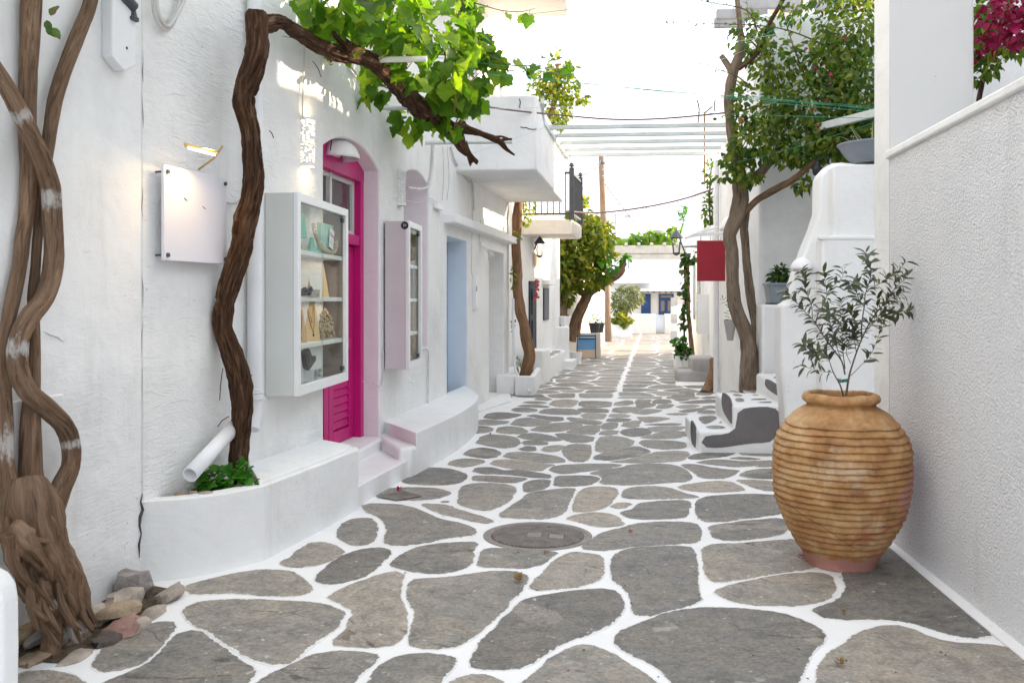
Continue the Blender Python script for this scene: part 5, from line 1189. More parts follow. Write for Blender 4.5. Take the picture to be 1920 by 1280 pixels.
for k in range(2): b = MB(); b.box((2.9 + k * 1.0, 12.5, 4.9), (3.05 + k * 1.0, 12.6, 7.0)); b.build('post', M_['whitewood'], rh)
RW = [V((2.02, 10.9, 0)), V((2.10, 14.6, 0)), V((2.45, 19, 0)), V((2.95, 25.5, 0)), V((3.9, 36, 0))]
def RWp(px, py, off=0.0):       # on the right facade
    r = ray(px, py)
    for a, c in zip(RW, RW[1:]):
        t = (c - a).normalized(); n = V((-t.y, t.x, 0)); a2 = a + n * off; k = (a2 - EYE).dot(n) / r.dot(n); p = EYE + r * k; s = (p - a2).dot(t)
        if -.01 <= s <= (c - a).length + .01: return p, t, n
    return p, t, n
r2 = thing('house', 'lower white shop house with postcard rack between the red sign and the shutters', 'house', (2.3, 16.8, 0))
b = MB(); b.prism([(2.104, 14.6, -.1), (2.45, 19, -.1), (8, 19, -.1), (8, 14.6, -.1)], (0, 0, 3.75)); b.build('wall', M_['wall2'], r2, bevel=.04, seg=3)
r3 = thing('house', 'white house with sage shutters and a conical white chimney far on the right', 'house', (2.7, 22, 0))
b = MB(); b.prism([(2.454, 19, -.1), (2.95, 25.5, -.1), (8, 25.5, -.1), (8, 19, -.1)], (0, 0, 3.05)); b.build('wall', M_['wall'], r3, bevel=.04, seg=3)
cp_ = P(1318, 438, 21); b = MB(); b.lathe([(.52, -.3), (.50, 0), (.36, .5), (.24, .85), (.20, .95), (.24, .97), (.24, 1.1), (0, 1.12)], cp_, 14); b.build('chimney', M_['bench'], r3, True)
for px in (1303, 1312):
    p, t, n = RWp(px, 540); zt, zb = RWp(px, 478)[0].z, RWp(px, 598)[0].z; fr = frame(V((p.x, p.y, 0)), t, n); b = MB(); W_ = .55
    for a, c in (((-W_ / 2, 0, zb), (-W_ / 2 + .06, .05, zt)), ((W_ / 2 - .06, 0, zb), (W_ / 2, .05, zt)), ((-W_ / 2, 0, zt - .06), (W_ / 2, .048, zt)), ((-W_ / 2, 0, zb), (W_ / 2, .048, zb + .06)), ((-W_ / 2, 0, zb), (W_ / 2, .015, zt))): b.box(a, c, fr)
    so = b.build('shutter', M_['sage'], r3)
    for i in range(14):
        z = zb + .08 + i * (zt - zb - .16) / 14; b = MB(); b.prism([fr @ V((-W_ / 2 + .06, .015, z)), fr @ V((-W_ / 2 + .06, .045, z)), fr @ V((-W_ / 2 + .06, .017, z + .06))], t * (W_ - .12)); b.build('slat', M_['sage'], so)
p, t, n = RWp(1329, 590); zt, zb = RWp(1329, 551)[0].z, RWp(1329, 625)[0].z; fr = frame(V((p.x, p.y, 0)), t, n)
rk = thing('postcard_rack', 'white wall rack of small pictures below the red sign', 'rack', fr.translation + V((0, 0, zb)))
b = MB(); b.box((0, 0, zb), (.04, .22, zt), fr); b.box((.46, 0, zb), (.5, .22, zt), fr); b.box((.04, 0, zb), (.46, .02, zt), fr); b.box((0, 0, zb - .02), (.5, .22, zb), fr); b.build('rack_body', M_['white'], rk)
rk_r = random.Random(3)
for i in range(5):
    for j in range(2):
        z = zb + .04 + i * (zt - zb) / 5; b = MB(); b.box((.06 + j * .2, .20, z), (.22 + j * .2, .215, z + .13), fr); b.build('postcard', mat('postcard_%d_%d' % (i, j), (rk_r.uniform(.1, .6), rk_r.uniform(.1, .4), rk_r.uniform(.1, .4)), .5, .3, 20, 0), rk)
# red hanging sign
YR = 13.6; sg2 = thing('hanging_sign', 'plain crimson sign board hanging from a white bracket', 'sign', onY(1335, 450, YR))
q = [onY(x, y, YR) for x, y in ((1307, 527), (1360, 527), (1360, 451), (1307, 451))]; b = MB(); b.prism(q, (0, .025, 0)); b.build('panel', M_['red'], sg2, bevel=.004)
b = MB(); q = [onY(x, y, YR) for x, y in ((1285, 446), (1300, 438), (1310, 436), (1372, 435), (1372, 441), (1312, 442), (1300, 444))]; b.prism(q, (0, .05, 0)); b.build('bracket', M_['white'], sg2, bevel=.006)
b = MB(); b.tube([onY(1286, 446, YR) + V((0, .02, 0)), onY(1340, 420, YR) + V((0, .5, 0))], .018, 8); b.tube([onY(1310, 437, YR) + V((0, .02, 0)), onY(1330, 420, YR) + V((.2, .6, 0))], .018, 8); b.build('stay', M_['white'], sg2)
for x in (1314, 1332, 1337, 1352): b = MB(); p = onY(x, 443, YR) + V((0, .012, 0)); b.tube([p, p - V((0, 0, .07))], .006, 5); b.build('hook', M_['steel'], sg2)
p, t, n = RWp(1372, 432); dome(p, t, n, .17, 'white half dome lamp behind the grey trunk above the red sign', M_['white'], 1.25)
p, t, n = RWp(1341, 438); dome(p, t, n, .17, 'white half dome lamp farther on above the red sign bracket', M_['white'], .9)
# wall niche trims, wall pot, dark bulb
wq = RWp(1383, 600); pt_ = thing('wall_pot', 'narrow grey wall pot with a thin plant left of the grey trunk', 'pot', wq[0]); b = MB(); b.lathe([(.04, -.28), (.09, 0), (.08, 0), (.03, -.25)], wq[0] + wq[2] * .1, 12); b.build('pot_body', M_['stonegrey'], pt_, True)
its = along(random.Random(3), [wq[0] + wq[2] * .1, wq[0] + wq[2] * .13 + V((0, 0, .2)), wq[0] + wq[2] * .2 + V((0, 0, .3))], .04, .06, .09, pairs=2); foliage(pt_, its, 'lance', M_['potleaf'], 0)
bl = onY(1533, 322, 9.6); bb = thing('bulb_lamp', 'dark bulb lamp hanging under the bougainvillea above the steps', 'lamp', bl); b = MB(); b.lathe([(0, -.05), (.04, -.035), (.055, .0), (.05, .04), (.03, .06), (.03, .10), (0, .105)], bl, 14); b.build('bulb', M_['black'], bb, True)
b = MB(); sp_, _ = spline([bl + V((0, 0, .1)), bl + V((.05, 0, .2)), bl + V((.16, .1, .06)), bl + V((.22, .3, .1))], .03); b.tube(sp_, .006, 6); b.build('cable', M_['black'], bb)
# sage beam over the steps
p0, p1 = P(1528, 247, 9.7), P(1650, 218, 8.3); b = MB(); d = (p1 - p0); s_ = d.cross(V((0, 0, 1))).normalized() * .025
b.prism([p0 - s_, p0 + s_, p1 + s_, p1 - s_], (0, 0, .075)); tag(b.build('beam', M_['sage'], bevel=.004), 'pale sage metal beam running into the bougainvillea above the bowl', 'beam')
# stone block steps, white tub, stump
q = G(1272, 716); sb_ = thing('stone_step', 'rough grey two level stone step against the far right wall', 'step', q)
b = MB(); b.box((q.x, q.y - .05, -.02), (q.x + .6, q.y + .75, .20)); b.build('lower_stone', M_['stonegrey'], sb_, bevel=.05, seg=3)
b = MB(); b.box((q.x + .26, q.y - .02, .15), (q.x + .75, q.y + .8, .44)); b.build('upper_stone', M_['stonegrey'], sb_, bevel=.05, seg=3)
b = MB(); b.prism([G(x, y) for x, y in ((1266, 717), (1330, 712), (1330, 722), (1268, 724))], (0, 0, .012)); b.build('joint', M_['grout'], sb_)
q = P(1282, 690, 19.9); q.z = 0; tub = thing('flower_tub', 'low white tub with leafy plants beside the stone step', 'planter', q); b = MB(); b.box((q.x - .2, q.y - .2, 0), (q.x + .2, q.y + .2, .27)); b.build('tub', M_['bench'], tub, bevel=.02)
for i in range(5): b = MB(); b.box((q.x - .19 + i * .08, q.y - .212, .02), (q.x - .14 + i * .08, q.y - .2, .25)); b.build('rib', M_['white'], tub)
rb = random.Random(12); bp = thing('tub_plant', 'round dark leafy plant with bright upper leaves in the white tub', 'plant', q + V((0, 0, .25)))
b = MB(); [b.tube([q + V((0, 0, .2)), q + V((rb.uniform(-.15, .15), 0, .6))], .01, 5) for k in range(5)]; b.build('stem', M_['twig'], bp)
foliage(bp, cluster(rb, 1283, 660, 19.8, 15, 12, .18, 130, .07, .12), 'round', M_['potleaf'], 0); foliage(bp, cluster(rb, 1274, 643, 19.8, 9, 9, .1, 45, .09, .14), 'round', M_['fresh'], 0, 'upper_leaves')
b = MB(); sp_, r_ = spline([P(1337, 672, 15.0), P(1336, 700, 14.9), P(1330, 720, 14.8), P(1322, 740, 14.6)], .04, [.05, .06, .08, .10]); b.tube(sp_, r_, 10, .2); tag(b.build('tree_stump', M_['redbark'], smooth=True, ang=80), 'short tan tree stump at the foot of the far right wall', 'stump')
p, t, n = RWp(1338, 300); b = MB(); b.tube([RWp(1343, 300, .06)[0], RWp(1343, 735, .06)[0]], .045, 10); tag(b.build('drainpipe', M_['pvc'], smooth=True), 'thin white drainpipe on the right wall beside the red sign', 'pipe')
# ---------------------------------------------------------------- grey bougainvillea tree with two trunks, its crown and flowers
bt = thing('bougainvillea_tree', 'tall grey bougainvillea tree with two trunks and a dense crown over the steps', 'tree', P(1405, 805, 10.45))
def stem(pts, Z, m, parent, name, knob=.12, n=14, step=.05, wash=(), flute=0.0, seed=0.0, ang=80):
    Zs = Z if isinstance(Z, (list, tuple)) else [Z] * len(pts)
    w = [P(x, y, z) for (x, y, r), z in zip(pts, Zs)]; rad = [r / F * z for (x, y, r), z in zip(pts, Zs)]
    q, r_ = spline(w, step, rad); b = MB(); b.tube(q, r_, n, knob, seed, wash=wash, flute=flute); return b.build(name, m, parent, True, ang=ang)
stem([(1402, 812, 19), (1403, 760, 18), (1404, 715, 17), (1405, 680, 16.5), (1404, 650, 16), (1398, 625, 14), (1385, 592, 13), (1376, 560, 12), (1373, 520, 11.5), (1372, 470, 11.5), (1368, 440, 12), (1381, 410, 14), (1390, 375, 15), (1388, 350, 14), (1385, 320, 12), (1378, 290, 9), (1372, 250, 8.5), (1366, 200, 9), (1370, 160, 9.5), (1380, 120, 9), (1390, 90, 7.5), (1387, 45, 5), (1380, -20, 4)], 10.4, M_['greybark'], bt, 'trunk', .22, seed=1)
stem([(1421, 812, 10), (1422, 740, 8.5), (1422, 680, 8), (1418, 620, 8), (1410, 575, 8), (1404, 530, 8), (1399, 480, 7.5), (1395, 430, 7.5), (1397, 400, 9), (1392, 375, 9)], 10.55, M_['greybark'], bt, 'trunk', .18, seed=4)
stem([(1388, 362, 10), (1400, 345, 10), (1425, 325, 9), (1445, 300, 7), (1470, 260, 5)], [10.4, 10.4, 10.3, 10.2, 10.1], M_['greybark'], bt, 'branch', .15, 10, seed=2)
stem([(1397, 400, 6), (1420, 375, 6.5), (1460, 352, 7), (1490, 335, 6.5), (1530, 300, 5), (1600, 240, 4)], [10.4, 10.3, 10.1, 9.9, 9.7, 9.5], M_['oldbark'], bt, 'branch', .1, 10, seed=3)
stem([(1374, 140, 7), (1362, 118, 6), (1352, 104, 5)], 10.4, M_['greybark'], bt, 'branch', .2, 8, seed=5)
stem([(1385, 130, 4), (1420, 100, 4), (1440, 50, 4), (1468, 0, 4), (1480, -30, 4)], 10.2, M_['vinebark'], bt, 'branch', .1, 8, seed=6)
rb = random.Random(21); its = []
CL_ = [(1590, 60, 9.9, 60, 75, .55, 260), (1605, 170, 9.6, 50, 80, .5, 330), (1525, 200, 9.9, 62, 60, .5, 270), (1450, 120, 10.3, 48, 55, .4, 130), (1410, 70, 10.4, 40, 45, .4, 80), (1500, 10, 10.3, 40, 30, .4, 40), (1392, 200, 10.2, 25, 50, .3, 70), (1425, 265, 10.1, 55, 42, .4, 200), (1500, 285, 9.9, 50, 28, .4, 150), (1575, 262, 9.6, 60, 42, .4, 220), (1378, 300, 10.2, 30, 22, .2, 40), (1545, 115, 9.9, 40, 55, .4, 150), (1610, 255, 9.6, 40, 45, .3, 120), (1455, 205, 10.2, 40, 40, .4, 110), (1405, 335, 10.1, 28, 12, .2, 26), (1510, 345, 9.7, 18, 14, .12, 22), (1370, 330, 10.1, 30, 7, .15, 20), (1600, -20, 9.9, 80, 40, .6, 120)]
for c_ in CL_: its += cluster(rb, *c_[:6], int(c_[6] * 2.3), .055, .10, .7, .55)
SPR = [[(1575, 100), (1500, 65), (1440, 50), (1350, 45), (1245, 43)], [(1410, 170), (1385, 145), (1345, 130), (1318, 118)], [(1395, 230), (1370, 215), (1345, 222)], [(1420, 90), (1400, 70), (1375, 62), (1358, 72)], [(1420, 60), (1400, 20), (1330, 5), (1318, 2)], [(1430, 240), (1450, 160), (1410, 60), (1400, 0)], [(1560, 240), (1500, 120), (1470, 30), (1460, -10)], [(1500, 260), (1470, 180), (1440, 90)], [(1610, 200), (1560, 90), (1520, 0)]]
b = MB()
for s_ in SPR:
    w = [P(x, y, 10.1) for x, y in s_]; q, r_ = spline(w, .06, [.010 - .008 * i / (len(w) - 1) for i in range(len(w))]); b.tube(q, r_, 5); its += along(rb, w, .07, .05, .085, .15)
b.build('twigs', M_['twig'], bt, True); foliage(bt, its, 'ovate', M_['boug'], 300, 'crown')
fl = []
for px, py in ((1509, 88), (1532, 125), (1525, 203), (1557, 237), (1515, 272), (1387, 221), (1392, 226), (1563, 140), (1584, 70), (1554, 160), (1545, 187), (1604, 150), (1530, 245)): fl += cluster(rb, px, py, 9.45, 4, 4, .03, 2, .03, .042)
foliage(bt, fl, 'round', M_['petal'], 0, 'flowers')
# crimson bougainvillea over the parapet
rbv = thing('bougainvillea', 'crimson flowering bougainvillea hanging behind the stucco parapet at top right', 'shrub', (2.9, 5.6, 2.4)); its = []; fl = []
for c_ in ((1835, 30, 6.2, 30, 40, .3, 110), (1870, 60, 6.0, 50, 60, .35, 160), (1840, 110, 6.2, 30, 45, .2, 90), (1900, -20, 6, 60, 40, .4, 100), (1825, 140, 6.2, 14, 20, .1, 26)): its += cluster(rb, *c_, .05, .09)
for c_ in ((1885, 35, 5.6, 50, 45, .2, 190), (1905, 65, 5.6, 22, 25, .15, 80), (1838, 98, 6.0, 22, 14, .15, 46), (1905, 0, 5.6, 40, 30, .2, 90), (1858, 70, 5.8, 20, 12, .1, 24)): fl += cluster(rb, *c_, .035, .055, .8)
stem([(1835, 190, 5), (1850, 120, 5), (1880, 40, 5), (1900, -40, 4)], 6.4, M_['vinebark'], rbv, 'branch', .1, 8)
foliage(rbv, its, 'ovate', M_['boug'], 60, 'crown'); foliage(rbv, fl, 'round', M_['redflower'], 120, 'flowers', 3)
# ================================================================ up the street, left
h3 = thing('house', 'white house with a railed balcony, wall lantern and narrow blue door on the left', 'house', (-1, 17, 0))
LH = [V((-1.62, 14.95, 0)), V((-1.02, 17.0, 0)), V((-.60, 20.6, 0))]
def HW(px, py, off=0.0): return WL(px, py, off, LH)
b = MB(); b.prism([V((p.x, p.y, -.1)) for p in LH] + [V((-6, 20.6, -.1)), V((-6, 14.95, -.1))], (0, 0, 4.1)); b.build('wall', M_['wall'], h3, bevel=.03)
def on_house(px0, px1, y0, y1, name, m, d0=0.0, d1=.03, parent=None, bev=.004):
    p0, t, n = HW(px0, y1); p1 = HW(px1, y1)[0]; zt = HW((px0 + px1) / 2, y0)[0].z; zb = HW((px0 + px1) / 2, y1)[0].z; fr = frame(V((p0.x, p0.y, 0)), t, n); b = MB(); b.box((0, d0, zb), ((p1 - p0).xy.length, d1, zt), fr); return b.build(name, m, parent or h3, bevel=bev), fr, (p1 - p0).xy.length, zb, zt
dr3, fr, L, zb, zt = on_house(991, 1000.5, 527, 690, 'door', M_['navy'], -.02, .03)
for z0, z1 in ((zb + .2, zb + .9), (zb + 1.0, zt - .15)): b = MB(); b.box((.1, .03, z0), (L - .1, .045, z1), fr); b.build('panel', M_['navy'], dr3)
on_house(1018, 1027, 540, 600, 'window', M_['navy'], -.02, .03); on_house(1017, 1030, 526, 534, 'lintel', M_['wall2'], 0, .14); 
plq, fr, L, zb, zt = on_house(998, 1008, 477, 498, 'plaque', mat('tan_plaque', (.45, .35, .25), .6, .15, 20, .2, 60), 0, .03)
b = MB(); b.box((-.03, 0, zb - .03), (L + .03, .02, zt + .03), fr); b.build('plaque_frame', M_['whitewood'], plq)
# railed balcony
ZB = P(990, 430, 16.6); n3 = Matrix.Identity(3)
q0, q1, q2, q3 = V((-1.25, 16.45, 2.66)), V((-.27, 16.45, 2.66)), V((-.12, 17.75, 2.66)), V((-1.0, 17.75, 2.66))
b = MB(); b.prism([q0, q1, q2, q3], (0, 0, .27)); bal3 = b.build('balcony', M_['cream'], h3, bevel=.015, label='small balcony with a dark grey iron railing')
for i in range(8): b = MB(); p = q1.lerp(q2, (i + .3) / 8) + V((.0, 0, .02)); b.box((p.x - .01, p.y, p.z), (p.x + .035, p.y + .06, p.z + .21)); b.build('rib', M_['whitewood'], bal3)
b = MB(); T3 = 2.93
for a, c in ((q0, q1), (q1, q2)):
    for z in (T3 + .08, T3 + .82): d = (c - a); s_ = d.cross(V((0, 0, 1))).normalized() * .02; b.prism([V((p.x, p.y, z)) for p in (a - s_, a + s_, c + s_, c - s_)], (0, 0, .04))
b.build('rail', M_['iron'], bal3)
for p in (q1, q2): b = MB(); b.box((p.x - .045, p.y - .045, T3), (p.x + .045, p.y + .045, T3 + .93)); b.lathe([(0, 0), (.05, .03), (.04, .08), (0, .1)], V((p.x, p.y, T3 + .93)), 10); b.build('post', M_['iron'], bal3)
for a, c, k in ((q0, q1, 9), (q1, q2, 11)):
    for i in range(1, k): b = MB(); p = a.lerp(c, i / k); b.box((p.x - .011, p.y - .011, T3 + .1), (p.x + .011, p.y + .011, T3 + .83)); b.build('baluster', M_['iron'], bal3)
# lantern
def lantern(p, arm_from, label, s=1.0):
    o = thing('wall_lantern', label, 'lantern', p)
    b = MB(); sp_, _ = spline([arm_from, arm_from.lerp(p, .5) + V((0, 0, .12 * s)), p + V((0, 0, .30 * s))], .03); b.tube(sp_, .014 * s, 6); b.build('arm', M_['iron'], o, True)
    b = MB(); b.lathe([(0, .28), (.03, .27), (.05, .22), (.13, .14), (.14, .12), (.12, .115)], p * 1, 6) if 0 else b.lathe([(0, .30 * s), (.02 * s, .27 * s), (.05 * s, .24 * s), (.12 * s, .15 * s), (.14 * s, .12 * s), (.12 * s, .115 * s)], p, 8); b.build('cap', M_['iron'], o)
    b = MB()
    for k in range(4):
        a = k * pi / 2 + .6; b.tube([p + V((cos(a) * .115 * s, sin(a) * .115 * s, .12 * s)), p + V((cos(a) * .07 * s, sin(a) * .07 * s, -.16 * s))], .010 * s, 5)
    b.lathe([(0, -.22 * s), (.05 * s, -.2 * s), (.08 * s, -.16 * s), (0, -.155 * s)], p, 8); b.build('lantern_frame', M_['iron'], o)
    b = MB(); b.lathe([(.068 * s, -.155 * s), (.108 * s, .115 * s)], p, 8); b.build('glass', M_['glass'], o); return o
lantern(P(1012, 466, 17.0), HW(1001, 468)[0], 'small black lantern on the wall under the railed balcony', .8)
# red scarf, house number wires
p, t, n = HW(996, 530); b = MB(); r_ = random.Random(2)
for k in range(26): a = p + n * .10 + t * r_.uniform(-.13, .13) + V((0, 0, r_.uniform(-.33, .04))); b.lathe([(0, -.03), (.03, 0), (0, .03)], a, 5)
tag(b.build('garland', mat('coral_garland', (.5, .08, .07), .7, .3, 20, 0), smooth=True), 'coral red garland hanging over the narrow blue door', 'garland')
# planter with tan trunk, masonry steps, pillar
px_ = thing('planter_box', 'white box planter holding the tan trunk at the end of the shop house', 'planter', G(990, 738))
pA, pB = G(965, 741), G(1003, 741)
b = MB(); w = pB.x - pA.x
for a, c in (((pA.x, pA.y, -.02), (pB.x, pA.y + .09, .30)), ((pB.x - .09, pA.y + .09, -.02), (pB.x, pA.y + 2.0, .30)), ((pA.x - .3, pA.y + .09, -.02), (pA.x, pA.y + 2.0, .30))): b.box(a, c)
b.build('rim', M_['bench'], px_, bevel=.02); b = MB(); b.box((pA.x, pA.y + .09, -.02), (pB.x - .09, pA.y + 2.0, .24)); b.build('soil', M_['soil'], px_)
ms = thing('masonry_step', 'low white masonry steps with stone slabs below the railed balcony', 'step', G(1020, 700))
qa = G(1003, 728); b = MB(); b.prism([(-1.1, 16.5, -.02), (-.72, 16.5, -.02), (-.46, 19.5, -.02), (-.62, 20.4, -.02), (-1.0, 18.0, -.02)], (0, 0, .42)); b.build('step', M_['bench'], ms, bevel=.03, seg=3)
b = MB(); b.prism([(-1.1, 15.9, -.02), (-.74, 15.9, -.02), (-.66, 16.6, -.02), (-1.05, 16.6, -.02)], (0, 0, .62)); b.build('step', M_['bench'], ms, bevel=.03, seg=3)
b = MB(); b.prism([(-.52, 19.4, -.02), (-.30, 19.4, -.02), (-.22, 20.2, -.02), (-.55, 20.2, -.02)], (0, 0, .2)); b.build('step', M_['bench'], ms, bevel=.02, seg=3)
for k, (x, y) in enumerate(((-.78, 17.2), (-.72, 17.9), (-.63, 18.7))): p = [V((x + a, y + c, .42)) for a, c in ((-.1, -.25), (.09, -.28), (.12, .2), (-.06, .26))]; p = resample(chaikin(p, 2), 14); c = sum(p, V()) / 14; link('stone', stone_data(stone_mesh(p, c, .006, rs)), ms, Matrix.Translation(c))
pil = P(1040, 690, 19.9); b = MB(); b.prism([P(1040, 690, 20.2) * 1, P(1066, 690, 20.2), P(1069, 690, 21.2), P(1043, 690, 21.2)], (0, 0, 0.001)) if 0 else b.box((P(1040, 600, 20.3).x, 20.1, -.02), (P(1067, 600, 20.3).x, 20.6, .88))
tag(b.build('pillar', M_['wall2'], bevel=.02), 'square white gate pillar with a flower pot on top', 'pillar')
q = P(1059, 613, 20.5); q.z = .88; fp = thing('flower_pot', 'white square pot on top of the gate pillar', 'pot', q); b = MB(); b.lathe([(.09, 0), (.14, .2), (.15, .2), (.15, .23), (.12, .23), (.1, .18), (0, .18)], q, 4); b.build('pot_body', M_['bench'], fp)
foliage(fp, cluster(random.Random(2), 1059, 596, 20.5, 5, 3, .06, 14, .05, .08), 'round', M_['redflower'], 0, 'flowers')
# tan trunk and its tree behind the balconies
tt = thing('tan_tree', 'tan trunked climbing tree rising from the white box planter past the balcony', 'tree', P(985, 720, 14.9))
stem([(982, 722, 15), (988, 690, 12), (993, 665, 11), (987, 635, 11), (983, 610, 10), (975, 580, 9), (970, 545, 9), (969, 500, 9), (968, 450, 9), (971, 400, 9), (975, 360, 8), (990, 300, 7), (1015, 250, 6), (1040, 190, 5), (1045, 120, 3)], [14.9] * 10 + [15.2, 15.5, 15.7, 15.7, 15.7], M_['redbark'], tt, 'trunk', .22, 12, seed=3)
rb = random.Random(31); its = []
for c_ in ((1040, 205, 15.6, 32, 38, .5, 230), (1030, 160, 15.6, 28, 25, .4, 120), (1060, 165, 15.6, 25, 30, .4, 110), (1045, 125, 15.6, 18, 18, .3, 50), (1090, 185, 15.6, 14, 8, .3, 24), (1068, 130, 15.6, 14, 12, .3, 24), (1005, 170, 15.6, 14, 14, .3, 26), (1040, 235, 15.6, 15, 12, .3, 50), (1045, 100, 15.6, 4, 7, .1, 8)): its += cluster(rb, *c_[:6], int(c_[6] * 1.8), .07, .12)
for c_ in ((985, 405, 15.3, 18, 18, .2, 70), (992, 385, 15.6, 14, 10, .2, 30), (962, 520, 14.7, 4, 22, .08, 14), (962, 610, 14.7, 3, 12, .08, 8), (968, 440, 14.7, 6, 14, .1, 12), (970, 685, 14.7, 8, 14, .1, 14)): its += cluster(rb, *c_, .06, .10)
foliage(tt, its, 'ovate', M_['boug2'], 0, 'crown')
q, _ = spline([P(962, 560, 14.6), P(963, 640, 14.6), P(966, 690, 14.55), P(976, 712, 14.4), P(985, 725, 14.2), P(993, 735, 14.1)], .04); wire('hose', q, .022, M_['pvc'], 'thick pale hose hanging down over the white box planter', 'hose', None, 8)
# bushy tree leaning over the street
gt = thing('leaning_tree', 'dense yellow green tree with a crooked trunk leaning into the street', 'tree', P(1070, 625, 22))
stem([(1070, 640, 10), (1076, 605, 9), (1087, 580, 9), (1098, 562, 9), (1103, 550, 9), (1115, 541, 8), (1138, 528, 7), (1155, 517, 7), (1165, 505, 7), (1164, 497, 5)], 22, M_['oldbark'], gt, 'trunk', .2, 12, seed=8)
stem([(1082, 632, 6), (1086, 600, 6), (1096, 575, 6), (1100, 555, 6)], 22.2, M_['oldbark'], gt, 'trunk', .2, 10, seed=9)
stem([(1048, 640, 10), (1050, 610, 10), (1054, 580, 10), (1058, 545, 9), (1062, 500, 6)], 21.6, M_['greybark'], gt, 'trunk', .15, 10, seed=10)
stem([(1103, 550, 8), (1085, 545, 6), (1070, 520, 5)], 22, M_['oldbark'], gt, 'branch', .2, 8); stem([(1165, 505, 5), (1172, 485, 3), (1175, 476, 2)], 22, M_['oldbark'], gt, 'branch', .2, 8)
rb = random.Random(33); its = []; i2 = []
for c_ in ((1085, 470, 21.8, 46, 40, .9, 400), (1142, 450, 21.8, 12, 10, .3, 30), (1135, 425, 21.8, 12, 9, .3, 26), (1110, 410, 21.8, 10, 9, .3, 22), (1046, 455, 21.6, 9, 12, .3, 22), (1048, 535, 21.5, 9, 14, .3, 24), (1145, 480, 21.8, 9, 8, .3, 18), (1075, 400, 21.8, 8, 9, .3, 14), (1055, 500, 21.5, 26, 42, .6, 260), (1115, 455, 21.8, 30, 38, .8, 260), (1080, 430, 21.8, 35, 22, .6, 160), (1100, 520, 21.8, 45, 22, .7, 240), (1060, 550, 21.6, 18, 22, .3, 80), (1092, 395, 22, 10, 25, .4, 40)): i2 += cluster(rb, *c_[:6], int(c_[6] * 1.8), .12, .20)
for c_ in ((1132, 505, 21.9, 22, 16, .5, 70), (1128, 480, 21.6, 20, 20, .4, 70), (1168, 485, 22, 8, 8, .2, 24)): its += cluster(rb, *c_, .10, .17)
foliage(gt, i2, 'ovate', M_['boug2'], 0, 'crown'); foliage(gt, its, 'round', M_['fresh'], 0, 'lower_crown')
# pink house, its low wall and pots, board, pole
h4 = thing('house', 'pale pink house wall behind the leaning tree', 'house', (0, 26, 0))
b = MB(); b.prism([(-.75, 21.6, -.1), (-.30, 22.6, -.1), (.40, 29.5, -.1), (-6, 29.5, -.1), (-6, 21.6, -.1)], (0, 0, 3.5)); b.build('wall', M_['cream'], h4, bevel=.04)
b = MB(); q0, q1 = G(1122, 672), G(1140, 650); b.prism([(.32, 28.6, -.1), (.56, 29.2, -.1), (.60, 30.5, -.1), (.3, 30.5, -.1)], (0, 0, 3.4)); b.build('buttress', M_['wall2'], h4, bevel=.05)
lwl = MB(); lwl.box((P(1078, 600, 24).x, 23.4, -.02), (P(1126, 600, 24).x, 23.75, .62)); tag(lwl.build('low_wall', M_['cream'], bevel=.02), 'low cream wall behind the blue sandwich board', 'wall')
for px, dz, lab in ((1115, .0, 'dark square flower pot on the low cream wall'), (1123, .05, 'second dark flower pot partly hidden on the low cream wall')):
    q = P(px, 620, 23.5); q.z = .62 + dz * 0; f_ = thing('flower_pot', lab, 'pot', q + V((0, dz * 3, 0))); b = MB(); b.lathe([(.11, 0), (.15, .22), (.16, .22), (.16, .26), (.14, .26), (.13, .2), (0, .2)], q + V((0, dz * 3, 0)), 10); b.build('pot_body', M_['iron'], f_)
    foliage(f_, cluster(random.Random(px), px - 2, 598, 23.5, 8, 6, .1, 34, .06, .1), 'lance', M_['fresh'], 0)
q = G(1100, 672); x0, x1, y_ = G(1081, 672).x, G(1118, 675).x, q.y
ab = thing('sandwich_board', 'blue and tan sandwich board with a dark frame standing in the street', 'sign', q)
zt = P(1100, 627, 22.9).z
def abp(x, v): return V((x, y_ + .28 * v, zt * v))
for u0, u1, v0, v1, m, nm in ((.04, .96, .82, .98, mat('pale_blue_board', (.35, .55, .75), .5, .03, 3, 0), 'top_panel'), (.04, .96, .36, .80, M_['boardblue'], 'panel'), (.04, .96, .03, .36, mat('tan_board', (.55, .42, .32), .5, .05, 3, 0), 'panel')):
    a, c = x0 + (x1 - x0) * u0, x0 + (x1 - x0) * u1; b = MB(); b.prism([abp(a, v0), abp(c, v0), abp(c, v1), abp(a, v1)], (0, .015, 0)); b.build(nm, m, ab)
for u in (0, .96): a = x0 + (x1 - x0) * u; c = a + (x1 - x0) * .04; b = MB(); b.prism([abp(a, 0), abp(c, 0), abp(c, 1), abp(a, 1)], (0, -.02, 0)); b.build('leg', M_['black'], ab); b = MB(); b.prism([V((a, y_ + .6, 0)), V((c, y_ + .6, 0)), abp(c, 1), abp(a, 1)], (0, .02, 0)); b.build('leg', M_['black'], ab)
for v in (.80, .92): b = MB(); b.prism([abp(x0, v), abp(x1, v), abp(x1, v + .035), abp(x0, v + .035)], (0, -.018, 0)); b.build('crossbar', M_['black'], ab)
q = P(1080, 680, 21.5); q.z = 0; f_ = thing('flower_pot', 'small white pot with a green plant beside the sandwich board', 'pot', q); b = MB(); b.lathe([(.11, 0), (.15, .24), (.13, .24), (0, .2)], q, 12); b.build('pot_body', M_['bench'], f_); foliage(f_, cluster(random.Random(5), 1077, 671, 21.5, 4, 5, .06, 22, .06, .09), 'round', M_['potleaf'], 0)
pole = thing('utility_pole', 'tall wooden utility pole with wires at the bend of the street', 'utility pole', G(1140, 640))
